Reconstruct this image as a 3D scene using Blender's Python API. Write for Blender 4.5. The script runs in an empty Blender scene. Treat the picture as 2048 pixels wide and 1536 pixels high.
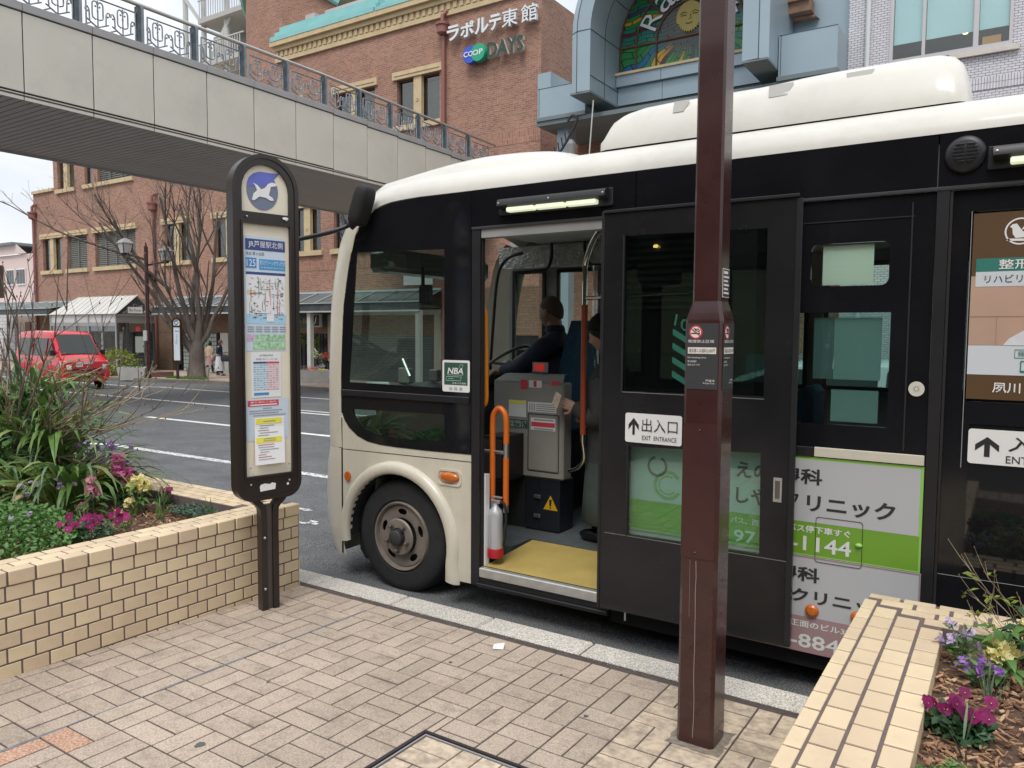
import bpy, bmesh, math, random
import numpy as np
from mathutils import Vector, Matrix
from mathutils.geometry import tessellate_polygon

random.seed(7)
R_ = math.radians
SC = bpy.context.scene
COL = SC.collection

# ------------------------------------------------------------------ camera
CAM_H = 1.62
YAW, PIT, ROL, FPX = R_(33.1), R_(-3.75), R_(0.4), 1535.0
fw = Vector((-math.sin(YAW) * math.cos(PIT), math.cos(YAW) * math.cos(PIT), math.sin(PIT)))
rt = Vector((math.cos(YAW), math.sin(YAW), 0))
up = rt.cross(fw)
r2 = rt * math.cos(ROL) + up * math.sin(ROL)
u2 = up * math.cos(ROL) - rt * math.sin(ROL)
cd = bpy.data.cameras.new('camera')
cd.sensor_width = 36
cd.lens = 36 * FPX / 2048
cd.clip_start = 0.05
cd.clip_end = 3000
cam = bpy.data.objects.new('camera', cd)
cam.matrix_world = Matrix(((r2.x, u2.x, -fw.x, 0), (r2.y, u2.y, -fw.y, 0), (r2.z, u2.z, -fw.z, CAM_H), (0, 0, 0, 1)))
COL.objects.link(cam)
SC.camera = cam

# ------------------------------------------------------------------ sky and sun (overcast)
SUN_EL, SUN_AZ = R_(58), R_(150)
w = bpy.data.worlds.new('World'); SC.world = w
w.use_nodes = True
nt = w.node_tree; nt.nodes.clear()
wo = nt.nodes.new('ShaderNodeOutputWorld')
bg = nt.nodes.new('ShaderNodeBackground'); bg.inputs['Strength'].default_value = 0.115
sky = nt.nodes.new('ShaderNodeTexSky'); sky.sky_type = 'NISHITA'; sky.sun_disc = False
sky.sun_elevation = SUN_EL; sky.sun_rotation = SUN_AZ
tc = nt.nodes.new('ShaderNodeTexCoord')
mp = nt.nodes.new('ShaderNodeMapping'); mp.inputs['Scale'].default_value = (1, 1, 2.2)
nz = nt.nodes.new('ShaderNodeTexNoise'); nz.inputs['Scale'].default_value = 2.1
nz.inputs['Detail'].default_value = 6; nz.inputs['Roughness'].default_value = .55
rp = nt.nodes.new('ShaderNodeValToRGB')
rp.color_ramp.elements[0].position = .36; rp.color_ramp.elements[0].color = (.74, .74, .74, 1)
rp.color_ramp.elements[1].position = .60; rp.color_ramp.elements[1].color = (1, 1, 1, 1)
rc = nt.nodes.new('ShaderNodeValToRGB')
rc.color_ramp.elements[0].position = .35; rc.color_ramp.elements[0].color = (6.7, 7.15, 7.8, 1)
rc.color_ramp.elements[1].position = .72; rc.color_ramp.elements[1].color = (9.5, 9.45, 9.3, 1)
mx = nt.nodes.new('ShaderNodeMix'); mx.data_type = 'RGBA'
nt.links.new(tc.outputs['Generated'], mp.inputs['Vector'])
nt.links.new(mp.outputs['Vector'], nz.inputs['Vector'])
nt.links.new(nz.outputs['Fac'], rp.inputs['Fac'])
nt.links.new(nz.outputs['Fac'], rc.inputs['Fac'])
nt.links.new(rp.outputs['Color'], mx.inputs[0])
nt.links.new(sky.outputs['Color'], mx.inputs[6])
nt.links.new(rc.outputs['Color'], mx.inputs[7])
sx_ = nt.nodes.new('ShaderNodeSeparateXYZ'); nt.links.new(tc.outputs['Generated'], sx_.inputs[0])
gr = nt.nodes.new('ShaderNodeMapRange'); gr.inputs['From Min'].default_value = 0; gr.inputs['From Max'].default_value = 1
gr.inputs['To Min'].default_value = .68; gr.inputs['To Max'].default_value = 1.16
nt.links.new(sx_.outputs['Z'], gr.inputs['Value'])
mg = nt.nodes.new('ShaderNodeVectorMath'); mg.operation = 'SCALE'
nt.links.new(mx.outputs[2], mg.inputs[0]); nt.links.new(gr.outputs['Result'], mg.inputs['Scale'])
nt.links.new(mg.outputs[0], bg.inputs['Color'])
nt.links.new(bg.outputs['Background'], wo.inputs['Surface'])
sl = bpy.data.lights.new('sun', 'SUN'); sl.energy = 1.4; sl.angle = R_(24); sl.color = (1, .96, .9)
so = bpy.data.objects.new('sun', sl); COL.objects.link(so)
# light arrives from behind the camera, a little from the right
so.rotation_euler = (R_(32), 0, R_(18))
SC.view_settings.view_transform = 'Standard'
SC.view_settings.look = 'None'
SC.view_settings.exposure = 0.53
SC.view_settings.gamma = 1
SC.view_settings.use_curve_mapping = False
SC.cycles.transparent_max_bounces = 24
SC.cycles.max_bounces = 10
SC.cycles.use_denoising = True

# ------------------------------------------------------------------ object helpers
OFF = {}
def thing(name, label, cat, loc=(0, 0, 0), rz=0.0, group=None):
    o = bpy.data.objects.new(name, None); COL.objects.link(o)
    o.location = loc; o.rotation_euler = (0, 0, rz); o.empty_display_size = .1
    o['label'] = label; o['category'] = cat
    if group: o['group'] = group
    OFF[o.name] = Vector(loc)
    return o
def tag(o, label, cat, group=None):
    o['label'] = label; o['category'] = cat
    if group: o['group'] = group
    return o
def stuff(o, label=None, cat=None):
    o['kind'] = 'stuff'
    if label: o['label'] = label
    if cat: o['category'] = cat
    return o
def struct(o):
    o['kind'] = 'structure'; return o
def link(name, me, parent=None, m=None):
    o = bpy.data.objects.new(name, me); COL.objects.link(o)
    if m is not None and (not me.materials): me.materials.append(m)
    if parent is not None: o.parent = parent
    OFF[o.name] = OFF[parent.name] if parent is not None else Vector((0, 0, 0))
    return o
def copy_tree(src, parent=None):
    c = src.copy(); COL.objects.link(c)
    if parent is not None: c.parent = parent
    OFF[c.name] = OFF.get(src.name, Vector((0, 0, 0)))
    for ch in list(src.children): copy_tree(ch, c)
    return c

def finish(me, smooth=None):
    if smooth is None:
        return
    me.shade_smooth()
    if smooth < 179: me.set_sharp_from_angle(angle=R_(smooth))

def box_uv(me):
    uv = me.uv_layers.new(name='UVMap')
    n = len(me.loops)
    vi = np.empty(n, np.int32); me.loops.foreach_get('vertex_index', vi)
    co = np.empty(len(me.vertices) * 3, np.float32); me.vertices.foreach_get('co', co); co = co.reshape(-1, 3)
    pn = np.empty(len(me.polygons) * 3, np.float32); me.polygons.foreach_get('normal', pn); pn = np.abs(pn.reshape(-1, 3))
    lt = np.empty(len(me.polygons), np.int32); me.polygons.foreach_get('loop_total', lt)
    ln = np.repeat(pn, lt, axis=0); p = co[vi]
    u = np.where(ln[:, 0] > np.maximum(ln[:, 1], ln[:, 2]), p[:, 1], p[:, 0])
    v = np.where(ln[:, 2] > np.maximum(ln[:, 0], ln[:, 1]), p[:, 1], p[:, 2])
    uv.data.foreach_set('uv', np.stack([u, v], 1).astype(np.float32).ravel())

class MB:
    def __init__(s): s.v = []; s.f = []; s.mi = []; s.cm = 0; s.uvs = None
    def add(s, vs, fs):
        n = len(s.v); s.v.extend([tuple(p) for p in vs])
        for f in fs: s.f.append([i + n for i in f]); s.mi.append(s.cm)
        return s
    def box(s, x0, x1, y0, y1, z0, z1):
        if x0 > x1: x0, x1 = x1, x0
        if y0 > y1: y0, y1 = y1, y0
        if z0 > z1: z0, z1 = z1, z0
        v = [(x0, y0, z0), (x1, y0, z0), (x1, y1, z0), (x0, y1, z0), (x0, y0, z1), (x1, y0, z1), (x1, y1, z1), (x0, y1, z1)]
        return s.add(v, [(0, 3, 2, 1), (4, 5, 6, 7), (0, 1, 5, 4), (1, 2, 6, 5), (2, 3, 7, 6), (3, 0, 4, 7)])
    def cbox(s, x0, x1, y0, y1, z0, z1, c=.004):
        bm = bmesh.new(); bmesh.ops.create_cube(bm, size=1)
        for v in bm.verts:
            v.co = ((x0 + x1) / 2 + v.co.x * (x1 - x0), (y0 + y1) / 2 + v.co.y * (y1 - y0), (z0 + z1) / 2 + v.co.z * (z1 - z0))
        bmesh.ops.bevel(bm, geom=list(bm.edges), offset=c, segments=1, affect='EDGES', profile=.5)
        return s.bm(bm)
    def bm(s, bm, mat=None):
        bm.verts.index_update()
        vs = [(mat @ v.co if mat else v.co.copy()) for v in bm.verts]
        fs = [[v.index for v in f.verts] for f in bm.faces]
        bm.free(); return s.add(vs, fs)
    def quad(s, a, b, c, d): return s.add([a, b, c, d], [(0, 1, 2, 3)])
    def tube(s, pts, r, n=8, cap=True, flat=None):
        P = [Vector(p) for p in pts]; k = len(P)
        rr = r if isinstance(r, (list, tuple)) else [r] * k
        T = []
        for i in range(k):
            t = (P[min(i + 1, k - 1)] - P[max(i - 1, 0)])
            T.append(t.normalized() if t.length > 1e-9 else Vector((0, 0, 1)))
        ref = Vector((0, 0, 1)) if abs(T[0].z) < .9 else Vector((1, 0, 0))
        N = (ref - T[0] * ref.dot(T[0])).normalized()
        vs = []
        for i in range(k):
            N = (N - T[i] * N.dot(T[i]))
            N = N.normalized() if N.length > 1e-6 else T[i].orthogonal().normalized()
            B = T[i].cross(N)
            for j in range(n):
                a = 2 * math.pi * j / n
                fx = flat if flat else 1
                vs.append(P[i] + (N * math.cos(a) + B * math.sin(a) * fx) * rr[i])
        fs = [(i * n + j, i * n + (j + 1) % n, (i + 1) * n + (j + 1) % n, (i + 1) * n + j) for i in range(k - 1) for j in range(n)]
        if cap:
            fs.append(tuple(range(n - 1, -1, -1))); fs.append(tuple((k - 1) * n + j for j in range(n)))
        return s.add(vs, fs)
    def lathe(s, prof, c=(0, 0, 0), axis='z', n=24, closed=False):
        c = Vector(c); vs = []
        for r, h in prof:
            for j in range(n):
                a = 2 * math.pi * j / n
                p, q = r * math.cos(a), r * math.sin(a)
                vs.append(c + (Vector((p, q, h)) if axis == 'z' else Vector((p, h, q)) if axis == 'y' else Vector((h, p, q))))
        k = len(prof)
        fs = [(i * n + j, i * n + (j + 1) % n, (i + 1) * n + (j + 1) % n, (i + 1) * n + j) for i in range(k - 1) for j in range(n)]
        if closed:
            fs.append(tuple(range(n - 1, -1, -1))); fs.append(tuple((k - 1) * n + j for j in range(n)))
        return s.add(vs, fs)
    def ell(s, c, r, n=12, m=8, rot=None):
        c = Vector(c); vs = [(0, 0, -1)]; 
        for i in range(1, m):
            t = -math.pi / 2 + math.pi * i / m
            for j in range(n):
                a = 2 * math.pi * j / n
                vs.append((math.cos(t) * math.cos(a), math.cos(t) * math.sin(a), math.sin(t)))
        vs.append((0, 0, 1))
        fs = [(0, 1 + (j + 1) % n, 1 + j) for j in range(n)]
        for i in range(m - 2):
            for j in range(n):
                fs.append((1 + i * n + j, 1 + i * n + (j + 1) % n, 1 + (i + 1) * n + (j + 1) % n, 1 + (i + 1) * n + j))
        e = len(vs) - 1; b = 1 + (m - 2) * n
        fs += [(b + j, b + (j + 1) % n, e) for j in range(n)]
        out = []
        for v in vs:
            q = Vector((v[0] * r[0], v[1] * r[1], v[2] * r[2]))
            if rot: q = rot @ q
            out.append(c + q)
        return s.add(out, fs)
    def grid(s, rows, close=False):
        k = len(rows); n = len(rows[0]); vs = [p for r in rows for p in r]
        fs = []
        for i in range(k - 1):
            for j in range(n if close else n - 1):
                fs.append((i * n + j, i * n + (j + 1) % n, (i + 1) * n + (j + 1) % n, (i + 1) * n + j))
        return s.add(vs, fs)
    def plate(s, outer, holes=(), d=.01, fn=None):
        """outline (u,v) with holes, thickness d; fn(u,v,w)->xyz, w 0 front .. d back"""
        loops = [list(outer)] + [list(h) for h in holes]
        flat = [p for l in loops for p in l]
        tris = tessellate_polygon([[Vector((p[0], p[1], 0)) for p in l] for l in loops])
        n = len(flat)
        vs = [fn(p[0], p[1], 0) for p in flat] + [fn(p[0], p[1], d) for p in flat]
        fs = []
        for t in tris:
            a, b, c = [flat[i] for i in t]
            ar = (b[0] - a[0]) * (c[1] - a[1]) - (b[1] - a[1]) * (c[0] - a[0])
            if abs(ar) < 1e-12: continue
            t = tuple(t) if ar > 0 else tuple(reversed(t))
            fs.append(t); fs.append(tuple(i + n for i in reversed(t)))
        b = 0
        for l in loops:
            m = len(l)
            for j in range(m):
                fs.append((b + j, b + (j + 1) % m, n + b + (j + 1) % m, n + b + j))
            b += m
        return s.add(vs, fs)
    def build(s, name, m=None, parent=None, smooth=None, local=False, uv=False, fix=False, mesh_only=False):
        me = bpy.data.meshes.new(name)
        off = Vector((0, 0, 0)) if (local or parent is None) else OFF[parent.name]
        vs = s.v if off.length == 0 else [(p[0] - off.x, p[1] - off.y, p[2] - off.z) for p in s.v]
        me.from_pydata([tuple(p) for p in vs], [], s.f)
        ms = m if isinstance(m, (list, tuple)) else [m]
        for q in ms:
            if q is not None: me.materials.append(q)
        if len(ms) > 1: me.polygons.foreach_set('material_index', s.mi)
        me.update()
        if fix:
            bm = bmesh.new(); bm.from_mesh(me); bmesh.ops.recalc_face_normals(bm, faces=bm.faces); bm.to_mesh(me); bm.free()
        if uv: box_uv(me)
        finish(me, smooth)
        if mesh_only: return me
        return link(name, me, parent)

def XZ(y):            # plate mapper: (u,v)=(x,z), front faces -y
    return lambda u, v, w: (u, y + w, v)
def frame3(o, r, u):  # plate mapper on an arbitrary plane, front towards r x u
    o = Vector(o); r = Vector(r); u = Vector(u); n = r.cross(u)
    return lambda a, b, c: tuple(o + r * a + u * b - n * c)
def rect(x0, x1, z0, z1): return [(x0, z0), (x1, z0), (x1, z1), (x0, z1)]
def rrect(x0, x1, z0, z1, r, n=5):
    p = []
    for cx, cz, a in ((x1 - r, z0 + r, -90), (x1 - r, z1 - r, 0), (x0 + r, z1 - r, 90), (x0 + r, z0 + r, 180)):
        for i in range(n + 1):
            t = R_(a + 90 * i / n); p.append((cx + r * math.cos(t), cz + r * math.sin(t)))
    return p
def circ(cx, cz, r, n=24, rz=None):
    return [(cx + r * math.cos(2 * math.pi * i / n), cz + (rz or r) * math.sin(2 * math.pi * i / n)) for i in range(n)]
def plate(name, outer, holes, y, d, m, parent, smooth=None, uv=False):
    return MB().plate(outer, holes, d, XZ(y)).build(name, m, parent, smooth, uv=uv)
def smoothpts(pts, n=6):
    """Catmull-Rom through the points"""
    out = []; k = len(pts)
    for i in range(k - 1):
        p0, p1, p2, p3 = [Vector(pts[max(0, min(k - 1, j))]) for j in (i - 1, i, i + 1, i + 2)]
        for t in range(n):
            t /= n
            out.append(.5 * ((2 * p1) + (p2 - p0) * t + (2 * p0 - 5 * p1 + 4 * p2 - p3) * t * t + (3 * p1 - p0 - 3 * p2 + p3) * t ** 3))
    out.append(Vector(pts[-1])); return out

_tx = {}
def text_mesh(body, shear=0, bold=0):
    key = (body, shear, bold)
    if key not in _tx:
        cu = bpy.data.curves.new('lettering', 'FONT'); cu.body = body; cu.size = 1; cu.shear = shear; cu.offset = bold
        cu.resolution_u = 2; cu.fill_mode = 'FRONT'
        ob = bpy.data.objects.new('lettering', cu)
        me = bpy.data.meshes.new_from_object(ob)
        co = np.empty(len(me.vertices) * 3); me.vertices.foreach_get('co', co); co = co.reshape(-1, 3)
        fs = [tuple(p.vertices) for p in me.polygons]
        _tx[key] = (co, fs)
        bpy.data.objects.remove(ob); bpy.data.curves.remove(cu); bpy.data.meshes.remove(me)
    return _tx[key]
def lettering(mb, body, u0, u1, v0, v1, fn, d=.0012, shear=0, bold=0, keep=False):
    """fit the lettering in the box u0..u1, v0..v1 of mapper fn (w<0 is proud)"""
    co, fs = text_mesh(body, shear, bold)
    if not len(co): return mb
    a = co.min(0); b = co.max(0); sx = (u1 - u0) / max(1e-6, b[0] - a[0]); sy = (v1 - v0) / max(1e-6, b[1] - a[1])
    if keep:
        s_ = min(sx, sy); sx = sy = s_
    return mb.add([fn(u0 + (p[0] - a[0]) * sx, v0 + (p[1] - a[1]) * sy, -d) for p in co], fs)
def label_text(name, body, u0, u1, v0, v1, fn, m, parent, d=.0015, **k):
    return lettering(MB(), body, u0, u1, v0, v1, fn, d, **k).build(name, m, parent)

# ------------------------------------------------------------------ materials
def _nodes(name):
    m = bpy.data.materials.new(name); m.use_nodes = True
    nt = m.node_tree; b = nt.nodes['Principled BSDF']; return m, nt, b
def mat(name, col, rough=.6, metal=0.0, var=0.0, vs=6.0, bump=0.0, bs=80.0, rnd=0.0, spec=.5, coat=0.0, stretch=None, emit=0.0, detail=5, hue=0.0, dist=.002, stain=0.0, sscale=3.0, smear=0.0):
    m, nt, b = _nodes(name); L = nt.links.new
    c = tuple(col) + (1,)
    b.inputs['Base Color'].default_value = c; b.inputs['Roughness'].default_value = rough
    b.inputs['Metallic'].default_value = metal; b.inputs['Specular IOR Level'].default_value = spec
    b.inputs['Coat Weight'].default_value = coat; b.inputs['Coat Roughness'].default_value = .04
    if emit:
        b.inputs['Emission Color'].default_value = c; b.inputs['Emission Strength'].default_value = emit
    tcn = nt.nodes.new('ShaderNodeTexCoord'); vec = tcn.outputs['Object']
    if stretch:
        mpn = nt.nodes.new('ShaderNodeMapping'); mpn.inputs['Scale'].default_value = stretch
        L(vec, mpn.inputs['Vector']); vec = mpn.outputs['Vector']
    if smear:
        ns = nt.nodes.new('ShaderNodeTexNoise'); ns.inputs['Scale'].default_value = 2.6; ns.inputs['Detail'].default_value = 7; ns.inputs['Roughness'].default_value = .7
        L(vec, ns.inputs['Vector']); ms_ = nt.nodes.new('ShaderNodeMapRange'); ms_.inputs['From Min'].default_value = .35; ms_.inputs['From Max'].default_value = .75
        ms_.inputs['To Min'].default_value = rough; ms_.inputs['To Max'].default_value = rough + smear; L(ns.outputs['Fac'], ms_.inputs['Value']); L(ms_.outputs['Result'], b.inputs['Roughness'])
    if var or rnd or hue:
        h = nt.nodes.new('ShaderNodeHueSaturation'); h.inputs['Color'].default_value = c
        src = None
        if var:
            n = nt.nodes.new('ShaderNodeTexNoise'); n.inputs['Scale'].default_value = vs; n.inputs['Detail'].default_value = detail
            L(vec, n.inputs['Vector'])
            mr = nt.nodes.new('ShaderNodeMapRange'); mr.inputs['From Min'].default_value = .25; mr.inputs['From Max'].default_value = .75
            mr.inputs['To Min'].default_value = 1 - var; mr.inputs['To Max'].default_value = 1 + var
            L(n.outputs['Fac'], mr.inputs['Value']); src = mr.outputs['Result']
        if rnd or hue:
            oi = nt.nodes.new('ShaderNodeObjectInfo')
            if hue:
                hr = nt.nodes.new('ShaderNodeMapRange'); hr.inputs['To Min'].default_value = .5 - hue; hr.inputs['To Max'].default_value = .5 + hue
                L(oi.outputs['Random'], hr.inputs['Value']); L(hr.outputs['Result'], h.inputs['Hue'])
            mr2 = nt.nodes.new('ShaderNodeMapRange'); mr2.inputs['To Min'].default_value = 1 - rnd; mr2.inputs['To Max'].default_value = 1 + rnd
            L(oi.outputs['Random'], mr2.inputs['Value'])
            if src is None: src = mr2.outputs['Result']
            else:
                mm = nt.nodes.new('ShaderNodeMath'); mm.operation = 'MULTIPLY'
                L(src, mm.inputs[0]); L(mr2.outputs['Result'], mm.inputs[1]); src = mm.outputs[0]
        if stain:
            g_ = nt.nodes.new('ShaderNodeNewGeometry'); n3 = nt.nodes.new('ShaderNodeTexNoise'); n3.inputs['Scale'].default_value = sscale; n3.inputs['Detail'].default_value = 9; n3.inputs['Roughness'].default_value = .72
            L(g_.outputs['Position'], n3.inputs['Vector']); m3 = nt.nodes.new('ShaderNodeMapRange'); m3.inputs['From Min'].default_value = .5; m3.inputs['From Max'].default_value = .72
            m3.inputs['To Min'].default_value = 1; m3.inputs['To Max'].default_value = 1 - stain; L(n3.outputs['Fac'], m3.inputs['Value'])
            mq = nt.nodes.new('ShaderNodeMath'); mq.operation = 'MULTIPLY'; L(src, mq.inputs[0]); L(m3.outputs['Result'], mq.inputs[1]); src = mq.outputs[0]
        L(src, h.inputs['Value']); L(h.outputs['Color'], b.inputs['Base Color'])
    if bump:
        n2 = nt.nodes.new('ShaderNodeTexNoise'); n2.inputs['Scale'].default_value = bs; n2.inputs['Detail'].default_value = 4
        L(vec, n2.inputs['Vector'])
        bp = nt.nodes.new('ShaderNodeBump'); bp.inputs['Strength'].default_value = bump; bp.inputs['Distance'].default_value = dist
        L(n2.outputs['Fac'], bp.inputs['Height']); L(bp.outputs['Normal'], b.inputs['Normal'])
    return m
def speckle(name, c0, c1, c2, scale, rough=.85, rnd=0.0, bump=.4, big=.15, p=(.38, .62), stain=0.0):
    """stone-like surface: three tones of fine grains plus broad wear"""
    m, nt, b = _nodes(name); L = nt.links.new
    b.inputs['Roughness'].default_value = rough; b.inputs['Specular IOR Level'].default_value = .3
    geo = nt.nodes.new('ShaderNodeNewGeometry'); vec = geo.outputs['Position']
    n = nt.nodes.new('ShaderNodeTexNoise'); n.inputs['Scale'].default_value = scale; n.inputs['Detail'].default_value = 2; n.inputs['Roughness'].default_value = .7
    L(vec, n.inputs['Vector'])
    r = nt.nodes.new('ShaderNodeValToRGB'); r.color_ramp.elements[0].position = p[0]; r.color_ramp.elements[0].color = tuple(c0) + (1,)
    r.color_ramp.elements[1].position = p[1]; r.color_ramp.elements[1].color = tuple(c2) + (1,)
    e = r.color_ramp.elements.new((p[0] + p[1]) / 2); e.color = tuple(c1) + (1,)
    L(n.outputs['Fac'], r.inputs['Fac'])
    n2 = nt.nodes.new('ShaderNodeTexNoise'); n2.inputs['Scale'].default_value = 1.7; n2.inputs['Detail'].default_value = 6; n2.inputs['Roughness'].default_value = .65
    L(vec, n2.inputs['Vector'])
    mr = nt.nodes.new('ShaderNodeMapRange'); mr.inputs['From Min'].default_value = .3; mr.inputs['From Max'].default_value = .7
    mr.inputs['To Min'].default_value = 1 - big; mr.inputs['To Max'].default_value = 1 + big
    L(n2.outputs['Fac'], mr.inputs['Value']); val = mr.outputs['Result']
    if rnd:
        oi = nt.nodes.new('ShaderNodeObjectInfo')
        m2 = nt.nodes.new('ShaderNodeMapRange'); m2.inputs['To Min'].default_value = 1 - rnd; m2.inputs['To Max'].default_value = 1 + rnd
        L(oi.outputs['Random'], m2.inputs['Value'])
        mm = nt.nodes.new('ShaderNodeMath'); mm.operation = 'MULTIPLY'; L(val, mm.inputs[0]); L(m2.outputs['Result'], mm.inputs[1]); val = mm.outputs[0]
    if stain:
        n3 = nt.nodes.new('ShaderNodeTexNoise'); n3.inputs['Scale'].default_value = 9; n3.inputs['Detail'].default_value = 8; n3.inputs['Roughness'].default_value = .75
        L(vec, n3.inputs['Vector'])
        m3 = nt.nodes.new('ShaderNodeMapRange'); m3.inputs['From Min'].default_value = .5; m3.inputs['From Max'].default_value = .68
        m3.inputs['To Min'].default_value = 1; m3.inputs['To Max'].default_value = 1 - stain
        L(n3.outputs['Fac'], m3.inputs['Value'])
        mm = nt.nodes.new('ShaderNodeMath'); mm.operation = 'MULTIPLY'; L(val, mm.inputs[0]); L(m3.outputs['Result'], mm.inputs[1]); val = mm.outputs[0]
    h = nt.nodes.new('ShaderNodeHueSaturation'); L(r.outputs['Color'], h.inputs['Color']); L(val, h.inputs['Value'])
    L(h.outputs['Color'], b.inputs['Base Color'])
    bp = nt.nodes.new('ShaderNodeBump'); bp.inputs['Strength'].default_value = bump; bp.inputs['Distance'].default_value = .003
    L(n.outputs['Fac'], bp.inputs['Height']); L(bp.outputs['Normal'], b.inputs['Normal'])
    return m
def brickmat(name, c1, c2, mortar, bw, bh, ms=.012, rough=.85, var=.18, wear=.12, off=.5, bump=.25):
    m, nt, b = _nodes(name); L = nt.links.new
    b.inputs['Roughness'].default_value = rough; b.inputs['Specular IOR Level'].default_value = .3
    tcn = nt.nodes.new('ShaderNodeTexCoord')
    bt = nt.nodes.new('ShaderNodeTexBrick'); bt.offset = off
    bt.inputs['Color1'].default_value = tuple(c1) + (1,); bt.inputs['Color2'].default_value = tuple(c2) + (1,); bt.inputs['Mortar'].default_value = tuple(mortar) + (1,)
    bt.inputs['Scale'].default_value = 1; bt.inputs['Brick Width'].default_value = bw; bt.inputs['Row Height'].default_value = bh
    bt.inputs['Mortar Size'].default_value = ms; bt.inputs['Mortar Smooth'].default_value = .1; bt.inputs['Bias'].default_value = -.2
    L(tcn.outputs['UV'], bt.inputs['Vector'])
    n = nt.nodes.new('ShaderNodeTexNoise'); n.inputs['Scale'].default_value = .7; n.inputs['Detail'].default_value = 7; n.inputs['Roughness'].default_value = .7
    L(tcn.outputs['UV'], n.inputs['Vector'])
    n4 = nt.nodes.new('ShaderNodeTexNoise'); n4.inputs['Scale'].default_value = 9; n4.inputs['Detail'].default_value = 3
    L(tcn.outputs['UV'], n4.inputs['Vector'])
    ad = nt.nodes.new('ShaderNodeMath'); ad.operation = 'ADD'; L(n.outputs['Fac'], ad.inputs[0]); L(n4.outputs['Fac'], ad.inputs[1])
    mr = nt.nodes.new('ShaderNodeMapRange'); mr.inputs['From Min'].default_value = .7; mr.inputs['From Max'].default_value = 1.3
    mr.inputs['To Min'].default_value = 1 - wear - var * .5; mr.inputs['To Max'].default_value = 1 + wear + var * .5
    L(ad.outputs[0], mr.inputs['Value'])
    h = nt.nodes.new('ShaderNodeHueSaturation'); L(bt.outputs['Color'], h.inputs['Color']); L(mr.outputs['Result'], h.inputs['Value'])
    L(h.outputs['Color'], b.inputs['Base Color'])
    bp = nt.nodes.new('ShaderNodeBump'); bp.inputs['Strength'].default_value = bump; bp.inputs['Distance'].default_value = .008; bp.invert = True
    L(bt.outputs['Fac'], bp.inputs['Height']); L(bp.outputs['Normal'], b.inputs['Normal'])
    return m
def glass(name, tint=(.8, .9, .86), ior=1.5, rough=.0, extra=1.0):
    m = bpy.data.materials.new(name); m.use_nodes = True; nt = m.node_tree; nt.nodes.clear(); L = nt.links.new
    o = nt.nodes.new('ShaderNodeOutputMaterial'); t = nt.nodes.new('ShaderNodeBsdfTransparent'); t.inputs['Color'].default_value = tuple(tint) + (1,)
    g = nt.nodes.new('ShaderNodeBsdfGlossy'); g.inputs['Roughness'].default_value = rough; g.inputs['Color'].default_value = (1, 1, 1, 1)
    lw = nt.nodes.new('ShaderNodeLayerWeight'); lw.inputs['Blend'].default_value = .5
    pw = nt.nodes.new('ShaderNodeMath'); pw.operation = 'POWER'; pw.inputs[1].default_value = 5.0
    ma = nt.nodes.new('ShaderNodeMath'); ma.operation = 'MULTIPLY_ADD'; ma.inputs[1].default_value = .96 * extra; ma.inputs[2].default_value = .04 * extra; ma.use_clamp = True
    x = nt.nodes.new('ShaderNodeMixShader')
    L(lw.outputs['Facing'], pw.inputs[0]); L(pw.outputs[0], ma.inputs[0])
    L(ma.outputs[0], x.inputs['Fac']); L(t.outputs[0], x.inputs[1]); L(g.outputs[0], x.inputs[2]); L(x.outputs[0], o.inputs['Surface'])
    return m
def leafmat(name, col, var=.35, rnd=.15, rough=.5, trans=.25):
    m = mat(name, col, rough, var=var, vs=14, rnd=rnd, spec=.4, detail=2)
    nt = m.node_tree; b = nt.nodes['Principled BSDF']
    tr = nt.nodes.new('ShaderNodeBsdfTranslucent'); tr.inputs['Color'].default_value = (col[0] * 1.3, col[1] * 1.4, col[2], 1)
    mxs = nt.nodes.new('ShaderNodeMixShader'); mxs.inputs['Fac'].default_value = trans
    o = nt.nodes['Material Output']
    nt.links.new(b.outputs[0], mxs.inputs[1]); nt.links.new(tr.outputs[0], mxs.inputs[2]); nt.links.new(mxs.outputs[0], o.inputs['Surface'])
    return m
# ------------------------------------------------------------------ shared materials
m_asphalt = speckle('asphalt', (.05, .052, .056), (.105, .108, .113), (.24, .245, .25), 130, .9, bump=.5, big=.20, stain=.14)
m_paint = mat('road_paint', (.72, .72, .7), .7, var=.18, vs=9, bump=.3, bs=120)
m_paint_worn = speckle('worn_road_paint', (.14, .14, .15), (.5, .5, .5), (.66, .66, .65), 22, .8, bump=.3, big=.1, p=(.40, .52))
m_kerb = speckle('kerb_granite', (.30, .275, .24), (.56, .525, .47), (.74, .70, .64), 165, .85, rnd=.06, bump=.45, big=.12)
m_mortar = mat('joint_mortar', (.085, .068, .062), .95, var=.3, vs=30, bump=.3, bs=200)
m_paver = speckle('clay_paver', (.31, .246, .195), (.43, .348, .28), (.52, .43, .352), 150, .9, rnd=.085, bump=.3, big=.13, p=(.32, .66), stain=.30)
m_paver_mottled = speckle('mottled_paver', (.40, .33, .26), (.52, .42, .32), (.62, .51, .385), 22, .85, rnd=.10, bump=.25, big=.12, p=(.36, .62), stain=.30)
m_paver_red = speckle('terracotta_paver', (.36, .20, .13), (.52, .31, .22), (.62, .43, .33), 120, .9, rnd=.05, bump=.3)
m_farpave = brickmat('far_paving', (.42, .33, .27), (.48, .38, .31), (.25, .2, .17), .4, .2, .012)
m_tile = mat('cream_tile', (.70, .555, .375), .45, var=.08, vs=5, stain=.20, sscale=2.6, rnd=.075, bump=.08, bs=60, hue=.006)
m_grout = mat('tile_grout', (.15, .112, .105), .95, var=.15, vs=40)
m_soil = mat('soil', (.10, .06, .04), .95, var=.35, vs=30, bump=.8, bs=60, dist=.01)
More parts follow.
